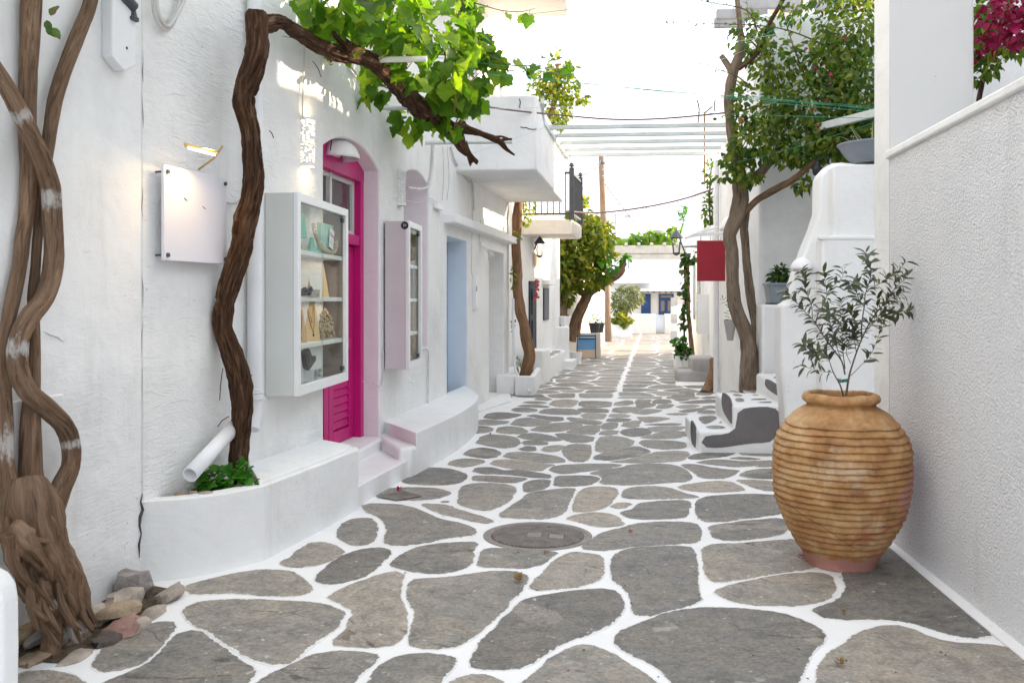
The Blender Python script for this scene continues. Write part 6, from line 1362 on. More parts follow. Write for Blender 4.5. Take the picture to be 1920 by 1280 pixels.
q, r_ = spline([P(1140, 642, 32), P(1136, 520, 32), P(1131, 400, 32), P(1127, 290, 32)], .5, [.135, .125, .11, .095]); b = MB(); b.tube(q, r_, 12, .05); b.build('pole', M_['polewood'], pole, True)
for y in (296, 303, 311, 318, 330): b = MB(); p = P(1129 + (y % 3), y, 31.9); b.tube([p, p + V((.16, -.05, .02)), p + V((.22, -.05, .07))], .018, 6); b.lathe([(0, .0), (.035, .02), (.03, .09), (0, .1)], p + V((.22, -.05, .06)), 8); b.build('insulator', M_['cable'], pole)
b = MB(); b.lathe([(.11, 0), (.12, .01), (.12, .10), (.11, .11)], P(1128.5, 308, 32), 12); b.build('strap', M_['iron'], pole)
# white vine pergola across the street
wp = thing('pergola', 'whitewashed beam across the street topped with green vine', 'pergola', P(1210, 475, 25))
b = MB(); p0, p1 = P(1133, 486, 24.6), P(1285, 484, 24.6); b.box((p0.x, p0.y - .1, p0.z), (p1.x, p0.y + .1, p0.z + .14)); b.build('lower_beam', M_['whitewood'], wp, bevel=.015)
b = MB(); b.box((p0.x, p0.y - .13, p0.z + .143), (p1.x, p0.y + .1, p0.z + .36)); b.build('beam', M_['whitewood'], wp, bevel=.015)
for i in range(7): x = p0.x + .2 + i * .34; b = MB(); b.box((x, p0.y - .3, p0.z + .363), (x + .07, p0.y + 2.5, p0.z + .43)); b.build('rafter', M_['whitewood'], wp)
rb = random.Random(41); its = []
for c_ in ((1200, 452, 25, 20, 12, .6, 110), (1175, 458, 25, 18, 9, .6, 60), (1240, 452, 25, 24, 13, .6, 120), (1218, 445, 25, 10, 10, .4, 40), (1266, 436, 25, 12, 10, .4, 30), (1150, 462, 25, 12, 5, .3, 24)): its += cluster(rb, *c_, .11, .19)
foliage(wp, its, 'grape', leafmat('sunlit_vine', (.10, .22, .02), (.17, .30, .03), (.26, .36, .05), .5), 0, 'vine_leaves')
# the house that closes the view
h5 = thing('house', 'white house with blue door and shutters closing the end of the street', 'house', P(1215, 600, 41))
YF = 41.0
def fb(px0, px1, y0, y1, Y, name, m, d=.06, parent=None, bev=0.0, th=h5):
    a, c = onY(px0, y1, Y), onY(px1, y0, Y); b = MB(); b.box((a.x, Y - d, a.z), (c.x, Y, c.z)); return b.build(name, m, parent or th, bevel=bev)
b = MB(); a, c = onY(1120, 640, YF), onY(1420, 432, YF); b.box((a.x, YF, -.1), (c.x, YF + 6, c.z - .6)); b.build('wall', M_['wall2'], h5)
fb(1188, 1290, 545, 600, YF, 'porch_wall', M_['cream'], .02); fb(1185, 1290, 541, 546, YF - .02, 'porch_roof', M_['wall2'], .9)
for i in range(9): fb(1192 + i * 11, 1195 + i * 11, 545.6, 549, YF - .05, 'rafter', M_['greywood'], .8)
sh = fb(1202, 1220, 551, 588, YF - .03, 'shutter', M_['blue'], .05)
for y in range(554, 586, 4): fb(1204, 1218, y, y + 2.4, YF - .082, 'slat', M_['blue'], .015, sh)
dd = fb(1235, 1263, 551, 594, YF - .03, 'door', M_['blue'], .05)
for x0, x1 in ((1239, 1246), (1252, 1259)): fb(x0, x1, 564, 583, YF - .082, 'pane', mat('dull_gold_grille', (.22, .18, .14), .4, .3, 30, 0), .012, dd)
fb(1239, 1259, 553.5, 558, YF - .082, 'pane', bpy.data.materials['dull_gold_grille'], .012, dd); fb(1247.5, 1249.5, 560, 592, YF - .082, 'stile', M_['blue'], .03, dd)
us = fb(1171, 1186, 480, 504, YF - .01, 'shutter', M_['bluewall'], .05); fb(1178, 1179, 481, 503, YF - .062, 'joint', M_['blue'], .01, us)
fb(1145, 1217, 529, 532, YF - .02, 'awning', M_['whitewood'], .9)
fb(1171, 1180, 406, 445, YF + 1.5, 'chimney', M_['cream'], .5); fb(1170, 1181, 405, 409, YF + 1.52, 'chimney_cap', M_['stonegrey'], .55)
rbx = fb(1222, 1246, 428, 450, YF + 2, 'roof_room', M_['cream'], 1.0); fb(1227, 1241, 432, 440, YF + .98, 'window', M_['greywood'], .04, rbx)
fb(1228, 1234, 541, 600, YF - .5, 'column', M_['wall2'], .2) if 0 else None
lw2 = MB(); a, c = onY(1184, 619, 40), onY(1229, 588, 40); lw2.box((a.x, 39.7, -.05), (c.x, 40, c.z)); a, c = onY(1245, 619, 40), onY(1290, 588, 40); lw2.box((a.x, 39.7, -.05), (c.x, 40, c.z)); tag(lw2.build('garden_wall', M_['cream'], bevel=.02), 'low cream garden wall in front of the end house', 'wall')
gt2 = thing('garden_gate', 'pale blue slatted garden gate in the low cream wall', 'gate', onY(1237, 618, 39.9))
for i in range(7): a, c = onY(1229.3 + i * 2.25, 617, 39.9), onY(1231 + i * 2.25, 590, 39.9); b = MB(); b.box((a.x, 39.86, a.z), (c.x, 39.9, c.z)); b.build('slat', M_['bluewall'], gt2)
for y in (595, 612): a, c = onY(1229, y + 1.5, 39.93), onY(1245, y, 39.93); b = MB(); b.box((a.x, 39.9, a.z), (c.x, 39.94, c.z)); b.build('crossbar', M_['bluewall'], gt2)
sp2 = thing('stone_pillar', 'pale green grey block pillar at the far right of the street', 'pillar', onY(1266, 640, 33))
for i in range(5): a, c = onY(1259, 637 - i * 16, 33), onY(1271, 621.6 - i * 16, 33); b = MB(); b.box((a.x, 33, max(a.z, -.02)), (c.x, 33.3, c.z)); b.build('block', M_['sage'] if i % 2 else M_['stonegrey'], sp2, bevel=.01)
b = MB(); a, c = onY(1271.5, 650, 31), onY(1300, 571, 31); b.box((a.x, 31, -.05), (c.x, 31.3, c.z)); a, c = onY(1271.5, 650, 31), onY(1300, 557, 31); tag(b.build('garden_wall', M_['wall2'], bevel=.02), 'white wall end beside the pale block pillar', 'wall')
pw = MB(); a, c = onY(1146, 632, 36), onY(1184, 608, 36); pw.box((a.x, 35.6, -.05), (c.x, 36.6, c.z)); tag(pw.build('planter_wall', M_['wall2'], bevel=.03), 'white raised bed wall under the silvery olive tree', 'planter')
so_ = thing('silver_olive_tree', 'round silvery olive tree in the raised bed at the end of the street', 'tree', onY(1175, 608, 36.2))
stem([(1172, 612, 3.5), (1174, 590, 3), (1180, 570, 2.5), (1186, 555, 2)], 36.1, M_['oldbark'], so_, 'trunk', .2, 8); rb = random.Random(51); its = []
for c_ in ((1172, 562, 36, 25, 22, .8, 520), (1192, 556, 36, 16, 16, .6, 200), (1158, 575, 36, 12, 22, .5, 160), (1178, 542, 36, 20, 8, .5, 120)): its += cluster(rb, *c_, .12, .20)
foliage(so_, its, 'lance', M_['silver'], 0, 'crown')
bsh = thing('bed_shrub', 'low yellow green shrub spilling over the raised bed wall', 'shrub', onY(1165, 606, 35.8)); foliage(bsh, cluster(random.Random(6), 1166, 601, 35.6, 18, 7, .4, 170, .12, .2) + cluster(random.Random(7), 1172, 609, 35.5, 5, 5, .2, 30, .12, .18) + cluster(random.Random(8), 1163, 585, 35.6, 8, 8, .3, 60, .12, .18), 'round', M_['boug2'], 0)
# street lamp, ivy trunk and bushes on the far right
sl = P(1268, 458, 20); lantern(sl, P(1292, 492, 20.2), 'black four sided street lantern on a curved arm beside the vine beam', 1.15)
iv = thing('climbing_vine', 'thin tan vine stem with ivy leaves climbing by the street lantern', 'vine', P(1297, 655, 20.3)); iv_r = random.Random(61)
stem([(1298, 664, 5), (1295, 630, 4), (1291, 590, 4), (1289, 540, 4.5), (1288, 500, 5), (1287, 488, 5)], 20.2, M_['redbark'], iv, 'stem', .15, 8); stem([(1284, 640, 1.5), (1282, 600, 2), (1285, 560, 1.5), (1283, 500, 1.5)], 20.2, M_['vinebark'], iv, 'stem', .2, 6)
its = []
for y in range(485, 620, 9): its += cluster(iv_r, 1283 + iv_r.uniform(-3, 3), y, 20.1, 4, 5, .08, 7, .08, .13)
its += cluster(iv_r, 1296, 482, 20, 14, 9, .2, 40, .10, .16); foliage(iv, its, 'round', M_['potleaf'], 0)
ub = thing('rooftop_shrub', 'feathery green shrub above the street lantern on the far right roof', 'shrub', P(1290, 440, 22)); stem([(1296, 450, 2), (1290, 410, 1.5), (1284, 385, 1)], 22, M_['twig'], ub, 'stem', .1, 6)
foliage(ub, cluster(random.Random(9), 1290, 415, 22, 13, 28, .4, 190, .09, .15) + cluster(random.Random(10), 1286, 440, 21.8, 12, 12, .3, 60, .09, .15) + cluster(random.Random(11), 1278, 395, 22, 7, 8, .3, 20, .08, .12), 'lance', M_['fresh'], 0)
dv = thing('dry_vine', 'brown leaved vine hanging on the roof edge below the antenna', 'vine', P(1330, 380, 16)); stem([(1334, 440, 1.5), (1330, 380, 2), (1334, 310, 1.5)], 16, M_['twig'], dv, 'stem', .1, 6)
foliage(dv, cluster(random.Random(12), 1329, 395, 16, 11, 32, .2, 130, .06, .10) + cluster(random.Random(13), 1330, 325, 16, 9, 28, .2, 60, .06, .10), 'ovate', M_['boug'], 0)
an = thing('tv_antenna', 'rusty television antenna mast above the right hand roofs', 'antenna', P(1322, 440, 24)); b = MB(); b.tube([P(1321, 450, 24), P(1321, 210, 24)], .025, 6); b.build('mast', M_['redbark'], an)
for x in (1307, 1341): b = MB(); q, _ = spline([P(x, 188, 24), P(x + (4 if x < 1320 else -2), 205, 24), P(x + 1, 238 if x < 1320 else 208, 24)], .1); b.tube(q, .02, 6); b.build('reflector', M_['twig'], an)
for y in (190, 197, 204, 212): b = MB(); b.tube([P(1307, y, 24), P(1341, y - 1, 24)], .007, 5); b.build('rod', M_['cable'], an)
b = MB(); b.tube([P(1321, 212, 24), P(1336, 200, 24)], .02, 6); b.build('boom', M_['iron'], an); b = MB(); b.lathe([(0, -.06), (.05, -.05), (.05, .05), (0, .06)], P(1318, 345, 23.9), 8); b.build('joint_box', M_['iron'], an)
# ---------------------------------------------------------------- pale metal slats across the street
pg = thing('slat_pergola', 'five pale sage metal slats spanning the street from the balcony', 'pergola', (0, 13.5, 3.86))
for k, y in enumerate((240, 255, 268, 281, 291.5)):
    px0 = 1022 + k * 8.6; r = ray(px0, y); Y = (3.87 - 1.5) / r.z * r.y; xl = r.x * Y / r.y
    b = MB(); b.box((xl, Y - .03, 3.845), (2.16, Y + .03, 3.90)); b.build('slat', M_['sage'], pg, bevel=.004)
b = MB(); a, c = onY(1019, 234, 11.55), V((-.32, 15.0, 3.80)); s_ = V((.025, 0, 0)); a = V((-.585, 11.6, 3.99)); b.prism([a, a + s_ * 2, V((-.56, 12.0, 3.83)), V((-.61, 12.0, 3.83))], (0, 0, .07)); b.prism([V((-.61, 12.0, 3.80)), V((-.55, 12.0, 3.80)), V((-.29, 15.05, 3.80)), V((-.35, 15.05, 3.80))], (0, 0, .07)); b.build('side_rail', M_['sage'], pg)
# ================================================================ the old twisted trunks at the left edge
ot = thing('twisted_tree', 'thick old brown tree with four twisted stems rising from a stone lined pit', 'tree', G(110, 1215))
def zw(px, clear):
    r = ray(px, 600); a, c = LW[0], LW[1]; t = (c - a).normalized(); n = V((t.y, -t.x, 0)); return (a - EYE).dot(n) / r.dot(n) - clear
def ostem(pts, clear, *a, **k): pts = [(x, y, r * .87) for x, y, r in pts]; return stem(pts, [zw(x, clear + r / F * 3.8) for x, y, r in pts], *a, **k)
base = [(132, 1240, 56), (128, 1210, 53), (120, 1160, 48), (108, 1110, 50), (95, 1070, 54), (75, 1030, 60), (62, 985, 64), (55, 940, 58), (50, 900, 38)]
ostem(base, .15, M_['oldbark'], ot, 'trunk', .34, 40, .022, ((.17, .10),), .10, 2, 80)
for k, (pts, c_) in enumerate((([(85, 965, 20), (106, 985, 26), (122, 1008, 18), (124, 1035, 8)], .27), ([(30, 980, 20), (50, 1015, 34), (80, 1050, 26), (100, 1085, 10)], .26), ([(118, 1050, 12), (124, 1085, 24), (132, 1120, 18), (136, 1150, 8)], .22), ([(60, 1040, 14), (78, 1085, 28), (95, 1130, 26), (104, 1180, 24), (100, 1235, 30)], .18), ([(130, 1130, 14), (145, 1175, 24), (160, 1215, 24), (172, 1240, 14)], .16), ([(18, 1000, 24), (30, 1060, 20), (60, 1100, 14)], .24), ([(100, 990, 10), (112, 1000, 14), (98, 1015, 14), (70, 1012, 8)], .32))):
    pts = [(x * .94, y, r * .72) for x, y, r in pts]; ostem(pts, c_ + .09, M_['oldbark'], ot, 'burl', .5, 18, .02, () if k != 3 else ((.24, .05),), .12, k * 3.1, 80)
ostem([(60, 960, 32), (58, 900, 26), (57, 860, 23), (58, 800, 21), (60, 750, 18), (64, 690, 13), (66, 640, 11), (62, 560, 12), (67, 500, 10.5), (70, 450, 10.5), (76, 400, 11), (80, 340, 12), (86, 300, 13), (98, 220, 15), (108, 170, 15.5), (140, 80, 16), (165, 20, 15), (180, -40, 14)], .05, M_['oldbark'], ot, 'stem', .10, 16, .04, ((.25, .001),), .1, 5)
ostem([(24, 960, 30), (10, 880, 19), (10, 800, 16), (8, 720, 14), (8, 640, 13), (24, 560, 16), (37, 500, 14.5), (42, 450, 15.5), (50, 400, 15.5), (54, 320, 17), (51, 230, 18), (53, 150, 19), (56, 70, 20), (60, -40, 21)], .03, M_['oldbark'], ot, 'stem', .10, 16, .04, ((.3, .14),), .1, 7)
ostem([(95, 960, 28), (114, 915, 23), (132, 875, 20), (132, 830, 20), (118, 795, 20), (82, 760, 20), (50, 730, 20), (34, 690, 20), (34, 640, 20), (52, 600, 20), (82, 560, 20), (97, 510, 20), (100, 460, 20), (98, 410, 21), (94, 350, 21), (74, 290, 20), (46, 230, 19), (15, 170, 18), (-30, 100, 18)], .14, M_['oldbark'], ot, 'stem', .11, 18, .035, ((.34, .05), (.92, .07), (1.63, .08), (2.02, .06)), .12, 11)
b = MB(); rk_ = random.Random(5)
for k in range(26):   # shaggy strips at the foot
    a = rk_.uniform(-58, 58); y0 = rk_.uniform(960, 1130); zz_ = zw(95 + a, .27) - .13 * math.sqrt(max(0, 1 - (a / 62) ** 2)); ln = rk_.uniform(40, 110)
    q, _ = spline([P(62 + a * .9 + (y0 - 960) * .25, y0, zz_), P(66 + a + (y0 - 960) * .25 + rk_.uniform(-6, 6), y0 + ln * .5, zz_ - .012), P(70 + a + (y0 + ln - 960) * .25 + rk_.uniform(-8, 8), y0 + ln, zz_)], .03); n = len(q); r0 = rk_.uniform(.006, .016); b.tube(q, [r0 * sin(pi * (i + .4) / (n + .2)) + .002 for i in range(n)], 6, .2, k)
b.build('bark_strips', M_['oldbark'], ot, True, ang=80)
stem([(98, 28, 2.5), (105, 18, 2.5), (110, 12, 2.5)], 3.75, M_['redbark'], ot, 'twig', 0, 6)
lf = [(P(x, y, 3.75), RT * dx + V((0, 0, dz)), -FW + RT * .3, s) for x, y, dx, dz, s in ((88, 38, .2, -1, .055), (94, 30, .3, .6, .05), (86, 52, .8, -.6, .06), (100, 52, .5, -.9, .055))]
foliage(ot, lf, 'ovate', M_['potleaf'], 10)
its = []; rc = random.Random(77)   # unseen crown, added above the view to dim the near lane and walls
for _ in range(1800): its.append((V((rc.uniform(-2.6, -.6), rc.uniform(-.8, 4.9), 3.75 + rc.uniform(0, .8) ** 1.3)), rv(rc) + V((0, 0, -.3)), rv(rc) + V((0, 0, 1)), rc.uniform(.09, .16)))
foliage(ot, its, 'ovate', M_['boug'], 0, 'crown')
# stones round its pit
pit = MB(); pp = [G(x, y, .004) for x, y in ((20, 1235), (120, 1243), (200, 1205), (260, 1180), (325, 1120), (330, 1105), (250, 1090), (180, 1130), (60, 1180))]; pit.add(pp, [tuple(range(len(pp)))])
po = pit.build('pit_soil', M_['soil']); po['kind'] = 'structure'
STM = {k: mat('pit_rock_' + k, c, .8, .2, 9, .8, 14, .03) for k, c in (('tan', (.36, .27, .18)), ('grey', (.30, .27, .25)), ('pink', (.34, .20, .16)), ('pale', (.40, .34, .28)), ('dark', (.10, .08, .07)))}
def rock(px, py, w, h, z, m, label, seed, rot=0.0, dy=.09):
    c = G(px, py); c.z = z - .025; r = random.Random(seed); b = MB(); n = 12; rows = 8; W_ = w / F * (c - EYE).dot(FW) / 2; H_ = h / F * (c - EYE).dot(FW) / 2
    for i in range(rows + 1):
        e = -pi / 2 + pi * i / rows
        for k in range(n):
            a = 2 * pi * k / n; d = V((cos(a) * cos(e), sin(a) * cos(e), sin(e))); d = V([math.copysign(abs(q) ** .75, q) for q in d]); f = 1 + .35 * noise.noise(d * 1.5 + V((seed, 0, 0))) + .18 * noise.noise(d * 4 + V((seed, 3, 0))); x, y_, z_ = d.x * W_ * f, d.y * dy * f, d.z * H_ * f
            b.v.append((c.x + x * cos(rot) - z_ * sin(rot), c.y + y_, c.z + H_ + x * sin(rot) + z_ * cos(rot)))
    for i in range(rows):
        for k in range(n): b.f.append((i * n + k, i * n + (k + 1) % n, (i + 1) * n + (k + 1) % n, (i + 1) * n + k)); b.m.append(0)
    tag(b.build('rock', m, smooth=True, ang=50), label, 'rock', 'stones around the tree pit')
rock(232, 1150, 62, 34, .05, STM['pale'], 'pale smooth grey stone beside the dark hole of the tree pit', 1, .15)
rock(250, 1118, 70, 60, .0, STM['grey'], 'large rough brown stone against the wall at the back of the tree pit', 2, .05, .07)
rock(318, 1122, 48, 26, .01, STM['pale'], 'flat pinkish stone at the right tip of the tree pit', 3, .5)
rock(225, 1168, 75, 22, .06, STM['tan'], 'thin slanting brown flagstone lying across the tree pit', 4, .12)
rock(285, 1152, 40, 22, .0, STM['pale'], 'small cream stone on the front edge of the tree pit', 5, .3)
rock(232, 1185, 58, 36, .0, STM['pink'], 'reddish brown stone in front of the tree pit', 6, .2)
rock(258, 1178, 34, 26, .0, STM['pale'], 'white splashed stone touching the painted joint', 7)
rock(205, 1200, 46, 26, .0, STM['dark'], 'dark broken stone between the trunk and the painted joint', 8)
rock(185, 1165, 40, 40, .0, STM['pale'], 'pale grey stone tucked behind the foot of the trunk', 9)
rock(60, 1235, 60, 20, .0, STM['tan'], 'flat tan stone left of the trunk foot', 10, .2)
rock(75, 1205, 46, 26, .02, STM['grey'], 'thin grey slab leaning left of the trunk foot', 11, .5)
rock(145, 1232, 46, 18, .0, STM['pale'], 'low pale stone in front of the trunk foot', 12, -.1)
rock(45, 1205, 50, 30, .03, STM['tan'], 'brown slab propped against the wall left of the trunk', 13, .5)
# ================================================================ grape vine: shaggy trunk from the planter, arm along the iron bars, leaves
gv = thing('grape_vine', 'shaggy brown grape vine climbing from the planter with bright green leaves overhead', 'vine', P(446, 900, 5.45))
tr_ = [(446, 905, 25), (447, 870, 23), (449, 820, 24), (453, 770, 25), (451, 720, 26), (445, 690, 27), (430, 650, 24), (418, 612, 24), (421, 570, 24), (432, 530, 25), (444, 490, 26), (454, 450, 27), (461, 410, 27), (471, 370, 25), (475, 330, 24), (473, 290, 22), (470, 250, 21), (462, 215, 22), (457, 190, 25), (464, 160, 27), (474, 130, 26), (483, 95, 27), (483, 60, 28), (482, 35, 29), (482, 22, 24)]
tr_ = [(x, y, r * .70) for x, y, r in tr_]
stem(tr_, 5.46, M_['vinebark'], gv, 'trunk', .30, 28, .022, (), .28, 3)
ARM = [(485, 52, 22), (505, 44, 20), (525, 42, 15), (548, 54, 16), (575, 72, 17), (605, 90, 17), (632, 100, 18), (660, 104, 19), (690, 112, 19), (712, 125, 19), (738, 150, 22), (762, 178, 24), (790, 205, 23), (815, 215, 20), (836, 235, 17), (852, 250, 17), (862, 268, 15), (872, 283, 10), (878, 290, 5)]
ZA = [5.46, 5.6, 5.75, 5.95, 6.15, 6.35, 6.5, 6.65, 6.8, 7.0, 7.4, 7.8, 8.2, 8.5, 8.8, 9.1, 9.2, 9.25, 9.3]
ARM = [(x, y, r * .74) for x, y, r in ARM]
stem(ARM, ZA, M_['vinebark'], gv, 'arm', .32, 24, .025, (), .30, 6)
stem([(850, 248, 12), (862, 240, 11), (880, 244, 9), (905, 252, 6), (930, 262, 6), (942, 270, 5), (950, 280, 3), (965, 291, 1.5)], 9.1, M_['vinebark'], gv, 'branch', .35, 10, .03, (), .2, 8)
stem([(935, 265, 4), (945, 262, 3), (960, 261, 2)], 9.1, M_['vinebark'], gv, 'branch', .3, 8); stem([(925, 258, 3), (940, 256, 2), (958, 262, 1.2)], 9.1, M_['vinebark'], gv, 'branch', .3, 8); stem([(862, 240, 8), (866, 228, 6), (872, 236, 4)], 9.1, M_['vinebark'], gv, 'branch', .3, 8)
stem([(690, 75, 16), (680, 70, 18), (668, 66, 14)], 6.8, M_['vinebark'], gv, 'branch', .4, 12); stem([(615, 28, 6), (622, 50, 8), (640, 75, 9), (665, 95, 9)], 6.5, M_['vinebark'], gv, 'branch', .3, 10)
rk_ = random.Random(15); b = MB()
def strips(pts, Zs, n, seed):
    r = random.Random(seed); w = [P(x, y, z) for (x, y, _), z in zip(pts, Zs)]; rad = [q[2] / F * z for q, z in zip(pts, Zs)]; q, rr_ = spline(w, .03, rad)
    for k in range(n):
        i0 = r.randrange(0, len(q) - 14); ln = r.randrange(7, 14); a = r.uniform(0, 2 * pi); s_ = []
        for i in range(i0, i0 + ln):
            t = (q[min(i + 1, len(q) - 1)] - q[i - 1 if i else 0]).normalized(); u = (V((0, 0, 1)) - t * t.z); u = u.normalized() if u.length > .2 else (RT - t * RT.dot(t)).normalized(); v = t.cross(u); s_.append(q[i] + (u * cos(a) + v * sin(a)) * rr_[i] * r.uniform(.97, 1.10)); a += r.uniform(.0, .09)
        r0 = r.uniform(.004, .011); m = len(s_); b.tube(s_, [r0 * sin(pi * (i + .5) / (m + .2)) + .001 for i in range(m)], 5, .25, k)
strips(tr_, [5.46] * len(tr_), 150, 1); strips(ARM, ZA, 170, 2)
for k in range(9):
    q = [P(868 + rk_.uniform(-7, 7), 270 + rk_.uniform(-6, 6), 9.22), P(878 + rk_.uniform(-6, 6), 288, 9.25), P(888 + rk_.uniform(-9, 8), 306 + rk_.uniform(-8, 6), 9.28)]; b.tube(spline(q, .03)[0], rk_.uniform(.006, .014), 5, .3, k)
for x, y, dx, dy in ((586, 115, 16, 30), (505, 245, 8, 14), (412, 600, -12, -2), (418, 690, -6, 60), (430, 780, -22, 20), (425, 800, -14, 16), (770, 170, -18, 22), (474, 330, 8, 8), (455, 700, 18, 4)): s_ = [P(x, y, 5.4 if x < 560 else 6.2), P(x + dx * .6, y + dy * .4, 5.4 if x < 560 else 6.2), P(x + dx, y + dy, 5.4 if x < 560 else 6.2)]; b.tube(spline(s_, .02)[0], .0028, 4)
b.build('bark_strips', M_['vinebark'], gv, True, ang=80)['kind'] = 'stuff'
rb = random.Random(71); its = []
for c_ in ((610, 18, 6.2, 50, 34, .35, 38), (660, 40, 6.4, 45, 40, .4, 44), (720, 25, 6.8, 70, 45, .5, 66), (745, 80, 6.9, 45, 45, .4, 50), (800, 70, 7.3, 60, 60, .5, 74), (850, 110, 7.8, 40, 55, .4, 54), (840, 160, 8.2, 45, 40, .4, 52), (870, 60, 7.8, 40, 50, .5, 44), (815, 195, 8.5, 40, 30, .35, 44), (870, 185, 8.5, 24, 30, .3, 26), (705, 165, 7.6, 22, 18, .25, 18), (770, 232, 8.6, 28, 20, .25, 30), (830, 235, 8.9, 18, 12, .25, 10), (690, 120, 7.2, 30, 18, .3, 16), (780, 130, 7.3, 30, 25, .3, 22), (700, -40, 6.6, 110, 30, .6, 50), (640, 75, 6.7, 30, 18, .2, 14), (905, 75, 8.4, 18, 16, .2, 20), (928, 112, 8.4, 20, 14, .2, 18), (885, 20, 8, 24, 22, .3, 24), (905, 150, 8.4, 14, 10, .2, 10), (890, 190, 8.6, 14, 18, .2, 8)): its += cluster(rb, *c_[:6], int(c_[6] * .62), .085, .18, .55, .6)
CAN = [([(830, 60), (880, 85), (925, 108), (960, 123), (1000, 122), (1040, 112), (1063, 106)], 8.3, .1), ([(845, 95), (890, 115), (930, 128), (980, 134), (1030, 126), (1062, 118)], 8.4, .1), ([(800, 20), (850, 0), (890, 6), (940, 20), (980, 22), (1003, 16)], 7.8, .3), ([(850, 240), (870, 200), (885, 182), (893, 172)], 8.8, .2), ([(815, 215), (822, 170), (815, 130)], 8.2, .3), ([(838, 50), (858, 30), (870, 2)], 7.8, .4), ([(760, 160), (720, 110), (700, 60)], 7.2, .3), ([(840, 200), (832, 170), (840, 130)], 8.3, .4)]
b = MB()
for k, (pts, z, fr_) in enumerate(CAN):
    w = [P(x, y, z) for x, y in pts]; q, r_ = spline(w, .05, [.0075 - .0055 * i / (len(w) - 1) for i in range(len(w))]); b = MB(); b.tube(q, r_, 6)
    n = len(q)
    for i in range(int(n * fr_), n, 2):
        s = (.17 if i < n * .6 else .10) * rb.uniform(.8, 1.15); d = V((rb.uniform(-.6, .6), rb.uniform(-.5, .5), rb.uniform(-1, .3))); st_ = q[i] + d.normalized() * .05; b.tube([q[i], st_], .0022, 4); its.append((st_, d, rv(rb) * .6 - FW * .6 + V((0, 0, .5)), s))
    b.build('cane', M_['redbark'], gv, True)
for k in range(8): b = MB(); c_ = P(rb.uniform(700, 880), rb.uniform(60, 220), 7.8); b.tube(spline([c_, c_ + V((rb.uniform(-.2, .2), .1, .15)), c_ + V((rb.uniform(-.4, .4), .2, .4))], .05)[0], .004, 5); b.build('cane', M_['redbark'], gv, True)
foliage(gv, its, 'grape', M_['grape'], 300)
# seedling and pebbles in the planter
sd = thing('ground_plant', 'bright green leafy plant at the foot of the vine in the planter', 'plant', P(425, 905, 5.3)); rb = random.Random(81)
foliage(sd, cluster(rb, 420, 897, 5.28, 42, 16, .10, 85, .035, .075, 1, -.3) + cluster(rb, 445, 880, 5.3, 22, 12, .05, 24, .035, .06, 1, -.3) + cluster(rb, 478, 902, 5.3, 14, 3, .03, 8, .03, .05) + cluster(rb, 395, 912, 5.2, 24, 10, .05, 26, .04, .07, 1, -.2), 'round', M_['fresh'], 150)
rock2 = [(340, 930, 30, 'rounded tan pebble at the near end of the planter soil'), (385, 929, 36, 'flat beige pebble in front of the leafy plant'), (362, 924, 18, 'small brown pebble between the two larger ones')]
for k, (x, y, w, lab) in enumerate(rock2):
    c = P(x, y, 5.05); b = MB(); R_ = w / F * 5.05 / 2; b.lathe([(0, -R_ * .5), (R_ * .8, -R_ * .3), (R_, 0), (R_ * .8, R_ * .35), (0, R_ * .5)], c, 10); tag(b.build('pebble', STM['tan' if k != 1 else 'pale'], smooth=True, ang=80), lab, 'pebble', 'pebbles in the planter')
# ================================================================ strings and overhead wires
GS = [((520, 52, 5.9), (890, 10, 8.0), 'string tied on the vine arm rising to the top of the leaves'), ((530, 68, 6.0), (840, 110, 8.0), 'string running low along the vine arm'), ((840, 110, 8.0), (1640, 205, 8.8), 'string leaving the vine leaves for the tall column'), ((690, 115, 6.8), (1000, 60, 9.5), 'string crossing upward behind the large vine leaves'),
 ((820, 130, 7.6), (1640, 200, 8.6), 'upper string of the bundle to the tall column'), ((860, 128, 8.2), (1640, 210, 8.6), 'second string of the bundle to the tall column'), ((1040, 150, 11), (1640, 203, 8.7), 'string passing in front of the brown leaved tree'), ((1030, 196, 11), (1640, 222, 8.4), 'string just above the pale slats'), ((1380, 305, 10), (1640, 230, 8.3), 'lowest string hanging through the crown to the bowl'), ((980, 28, 9.5), (1640, -60, 7), 'highest string crossing toward the upper right corner'),
 ((1380, 85, 9.9), (1600, -10, 8.5), 'string slanting up through the right crown'), ((1378, 95, 9.8), (1520, 10, 8.8), 'short string slanting up beside the grey branch')]
for a, c, lab in GS: wire('string', sag(P(*a), P(*c), .02), .0023, M_['string'], 'green ' + lab, 'string', 'green strings across the street', 4)
PS = [((890, 95, 9), (1640, -80, 8.5), 'pale line rising across the white sky'), ((900, 165, 9.5), (1400, -20, 9.5), 'pale line from the shutters to the ochre house'), ((980, 135, 10), (1480, 60, 10), 'pale line over the brown leaved tree'), ((880, 290, 10), (1480, 60, 10.4), 'long pale line crossing below the balcony parapet top'), ((890, 205, 10), (1380, 178, 10.3), 'nearly level pale line behind the brown cable')]
for a, c, lab in PS: wire('string', sag(P(*a), P(*c), .03), .0022, M_['palestring'], 'thin ' + lab, 'string', 'pale lines across the street', 4)
q, _ = spline([P(895, 198, 10.5), P(960, 207, 11), P(1040, 215, 11.4), P(1150, 224, 11.4), P(1250, 222, 11.2), P(1390, 208, 10.6), P(1410, 200, 10.5)], .15); wire('cable', q, .011, M_['browncable'], 'brown cable sagging across the street above the slats', 'cable', None, 6)
q, _ = spline([P(893, 196, 10.4), P(905, 210, 10.4), P(905, 214, 10.4), P(895, 208, 10.4)], .03); wire('cable', q, .008, M_['browncable'], 'small loop at the left end of the brown cable', 'cable', None, 5)
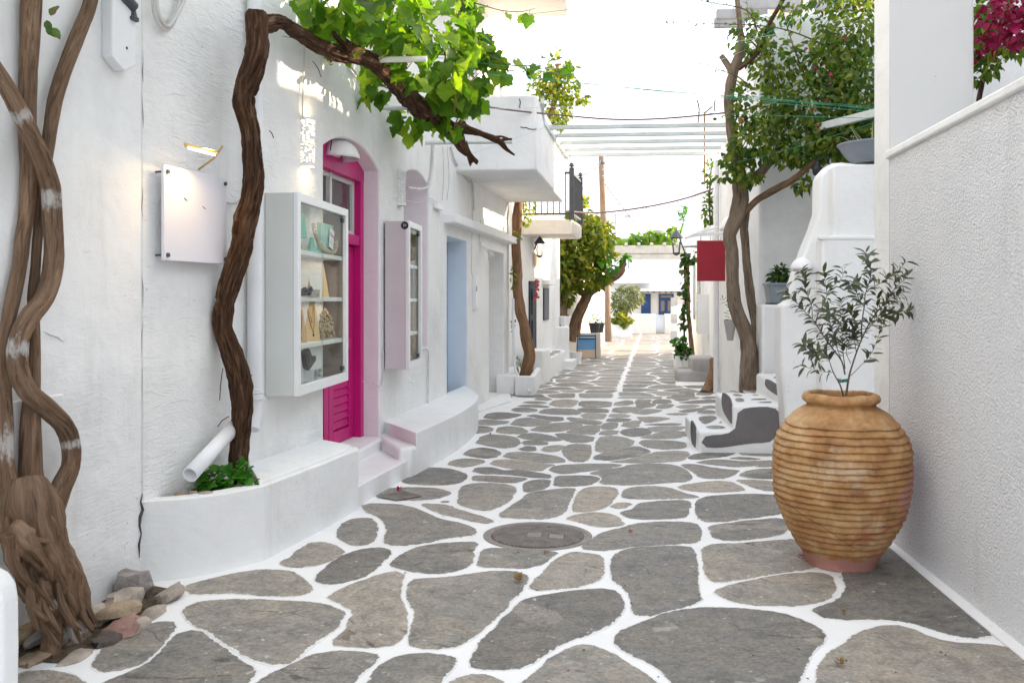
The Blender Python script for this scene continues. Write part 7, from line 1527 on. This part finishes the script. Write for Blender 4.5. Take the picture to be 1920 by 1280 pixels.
q, _ = spline([P(1064, 396, 16.5), P(1120, 399, 17), P(1200, 390, 17), P(1270, 376, 16.5), P(1322, 360, 16), P(1345, 350, 15.5)], .2); wire('cable', q, .016, M_['browncable'], 'dark cable sagging from the railing to the right roofs', 'cable', None, 6)
for a, c, lab, r_ in (((1128, 298, 32), (1080, 330, 18), 'wire from the pole down to the balcony railing', .018), ((1128, 300, 32), (1085, 360, 20), 'steeper wire from the pole to the leaning tree', .012), ((1130, 335, 32), (1290, 425, 24), 'wire from the pole to the far right roof', .010), ((1131, 340, 32), (1225, 450, 36), 'wire from the pole to the end house', .018), ((1118, 300, 32), (1098, 405, 24), 'nearly upright wire left of the pole', .008), ((1153, 470, 30), (1154, 400, 30), 'thin upright rod right of the pole', .02)): wire('wire', sag(P(*a), P(*c), .15 if a[2] > 30 else 0), r_, M_['iron'], lab, 'wire')

# ================================================================ small dirt: litter in the joints, hairline cracks in the masonry
lt = MB(); rl = random.Random(99)
for _ in range(150):
    px, py = rl.uniform(330, 1850), 760 + 520 * rl.random() ** 1.3
    c = G(px, py, .006)
    if c.x > 1.8 or c.x < -1.5 + (6.2 - c.y) * .35 * (c.y < 6.2): continue
    if rl.random() < .5: c = (c + G(1700 if c.x > .9 else 640, 1000, .006) * .0)
    r = rl.uniform(.003, .010); a = rl.uniform(0, 6.28); lt.add([c + V((cos(a + k * 2.1) * r * rl.uniform(.5, 1.3), sin(a + k * 2.1) * r, rl.uniform(0, .004))) for k in range(3)] + [c + V((0, 0, r * .6))], [(0, 1, 3), (1, 2, 3), (2, 0, 3), (0, 2, 1)])
lo = lt.build('litter', mat('dark_litter', (.06, .04, .03), .9, .4, 60, 0)); lo['kind'] = 'stuff'
def crack(parent, pts, r, m=M_['iron']):
    b = MB(); n = len(pts); b.tube(pts, [r * (.3 + .7 * rl.random()) * (1 if 0 < i < n - 1 else .2) for i in range(n)], 5); b.build('crack', m, parent)
q = [WL(x, y, .006)[0] for x, y in ((267, 925), (264, 940), (268, 955), (263, 968), (262, 985), (265, 1000), (261, 1020), (262, 1045))]; crack(pl, q, .011)
q = [WL(x, y, .004)[0] for x, y in ((778, 779), (787, 775), (795, 770), (800, 762))]; crack(be, q, .008)
q = [WL(x, y, .003)[0] for x, y in ((801, 660), (802, 690), (800, 720), (802, 750), (801, 768))]; crack(h2, q, .0022, M_['greywood'])
for pts, r in (((( 80, 620), (95, 628), (108, 632), (118, 640), (126, 636)), .003), (((150, 470), (162, 473), (170, 470)), .0016)): crack(h1, [WL(x, y, .002)[0] for x, y in pts], r, M_['cable'])
for pts in (((290, 560), (305, 556), (318, 559)), ((300, 690), (325, 684), (345, 687)), ((305, 760), (330, 752), (352, 748)), ((300, 180), (330, 176), (350, 181))): crack(h2, [WL(x, y, .001)[0] for x, y in pts], .0018, M_['cable'])
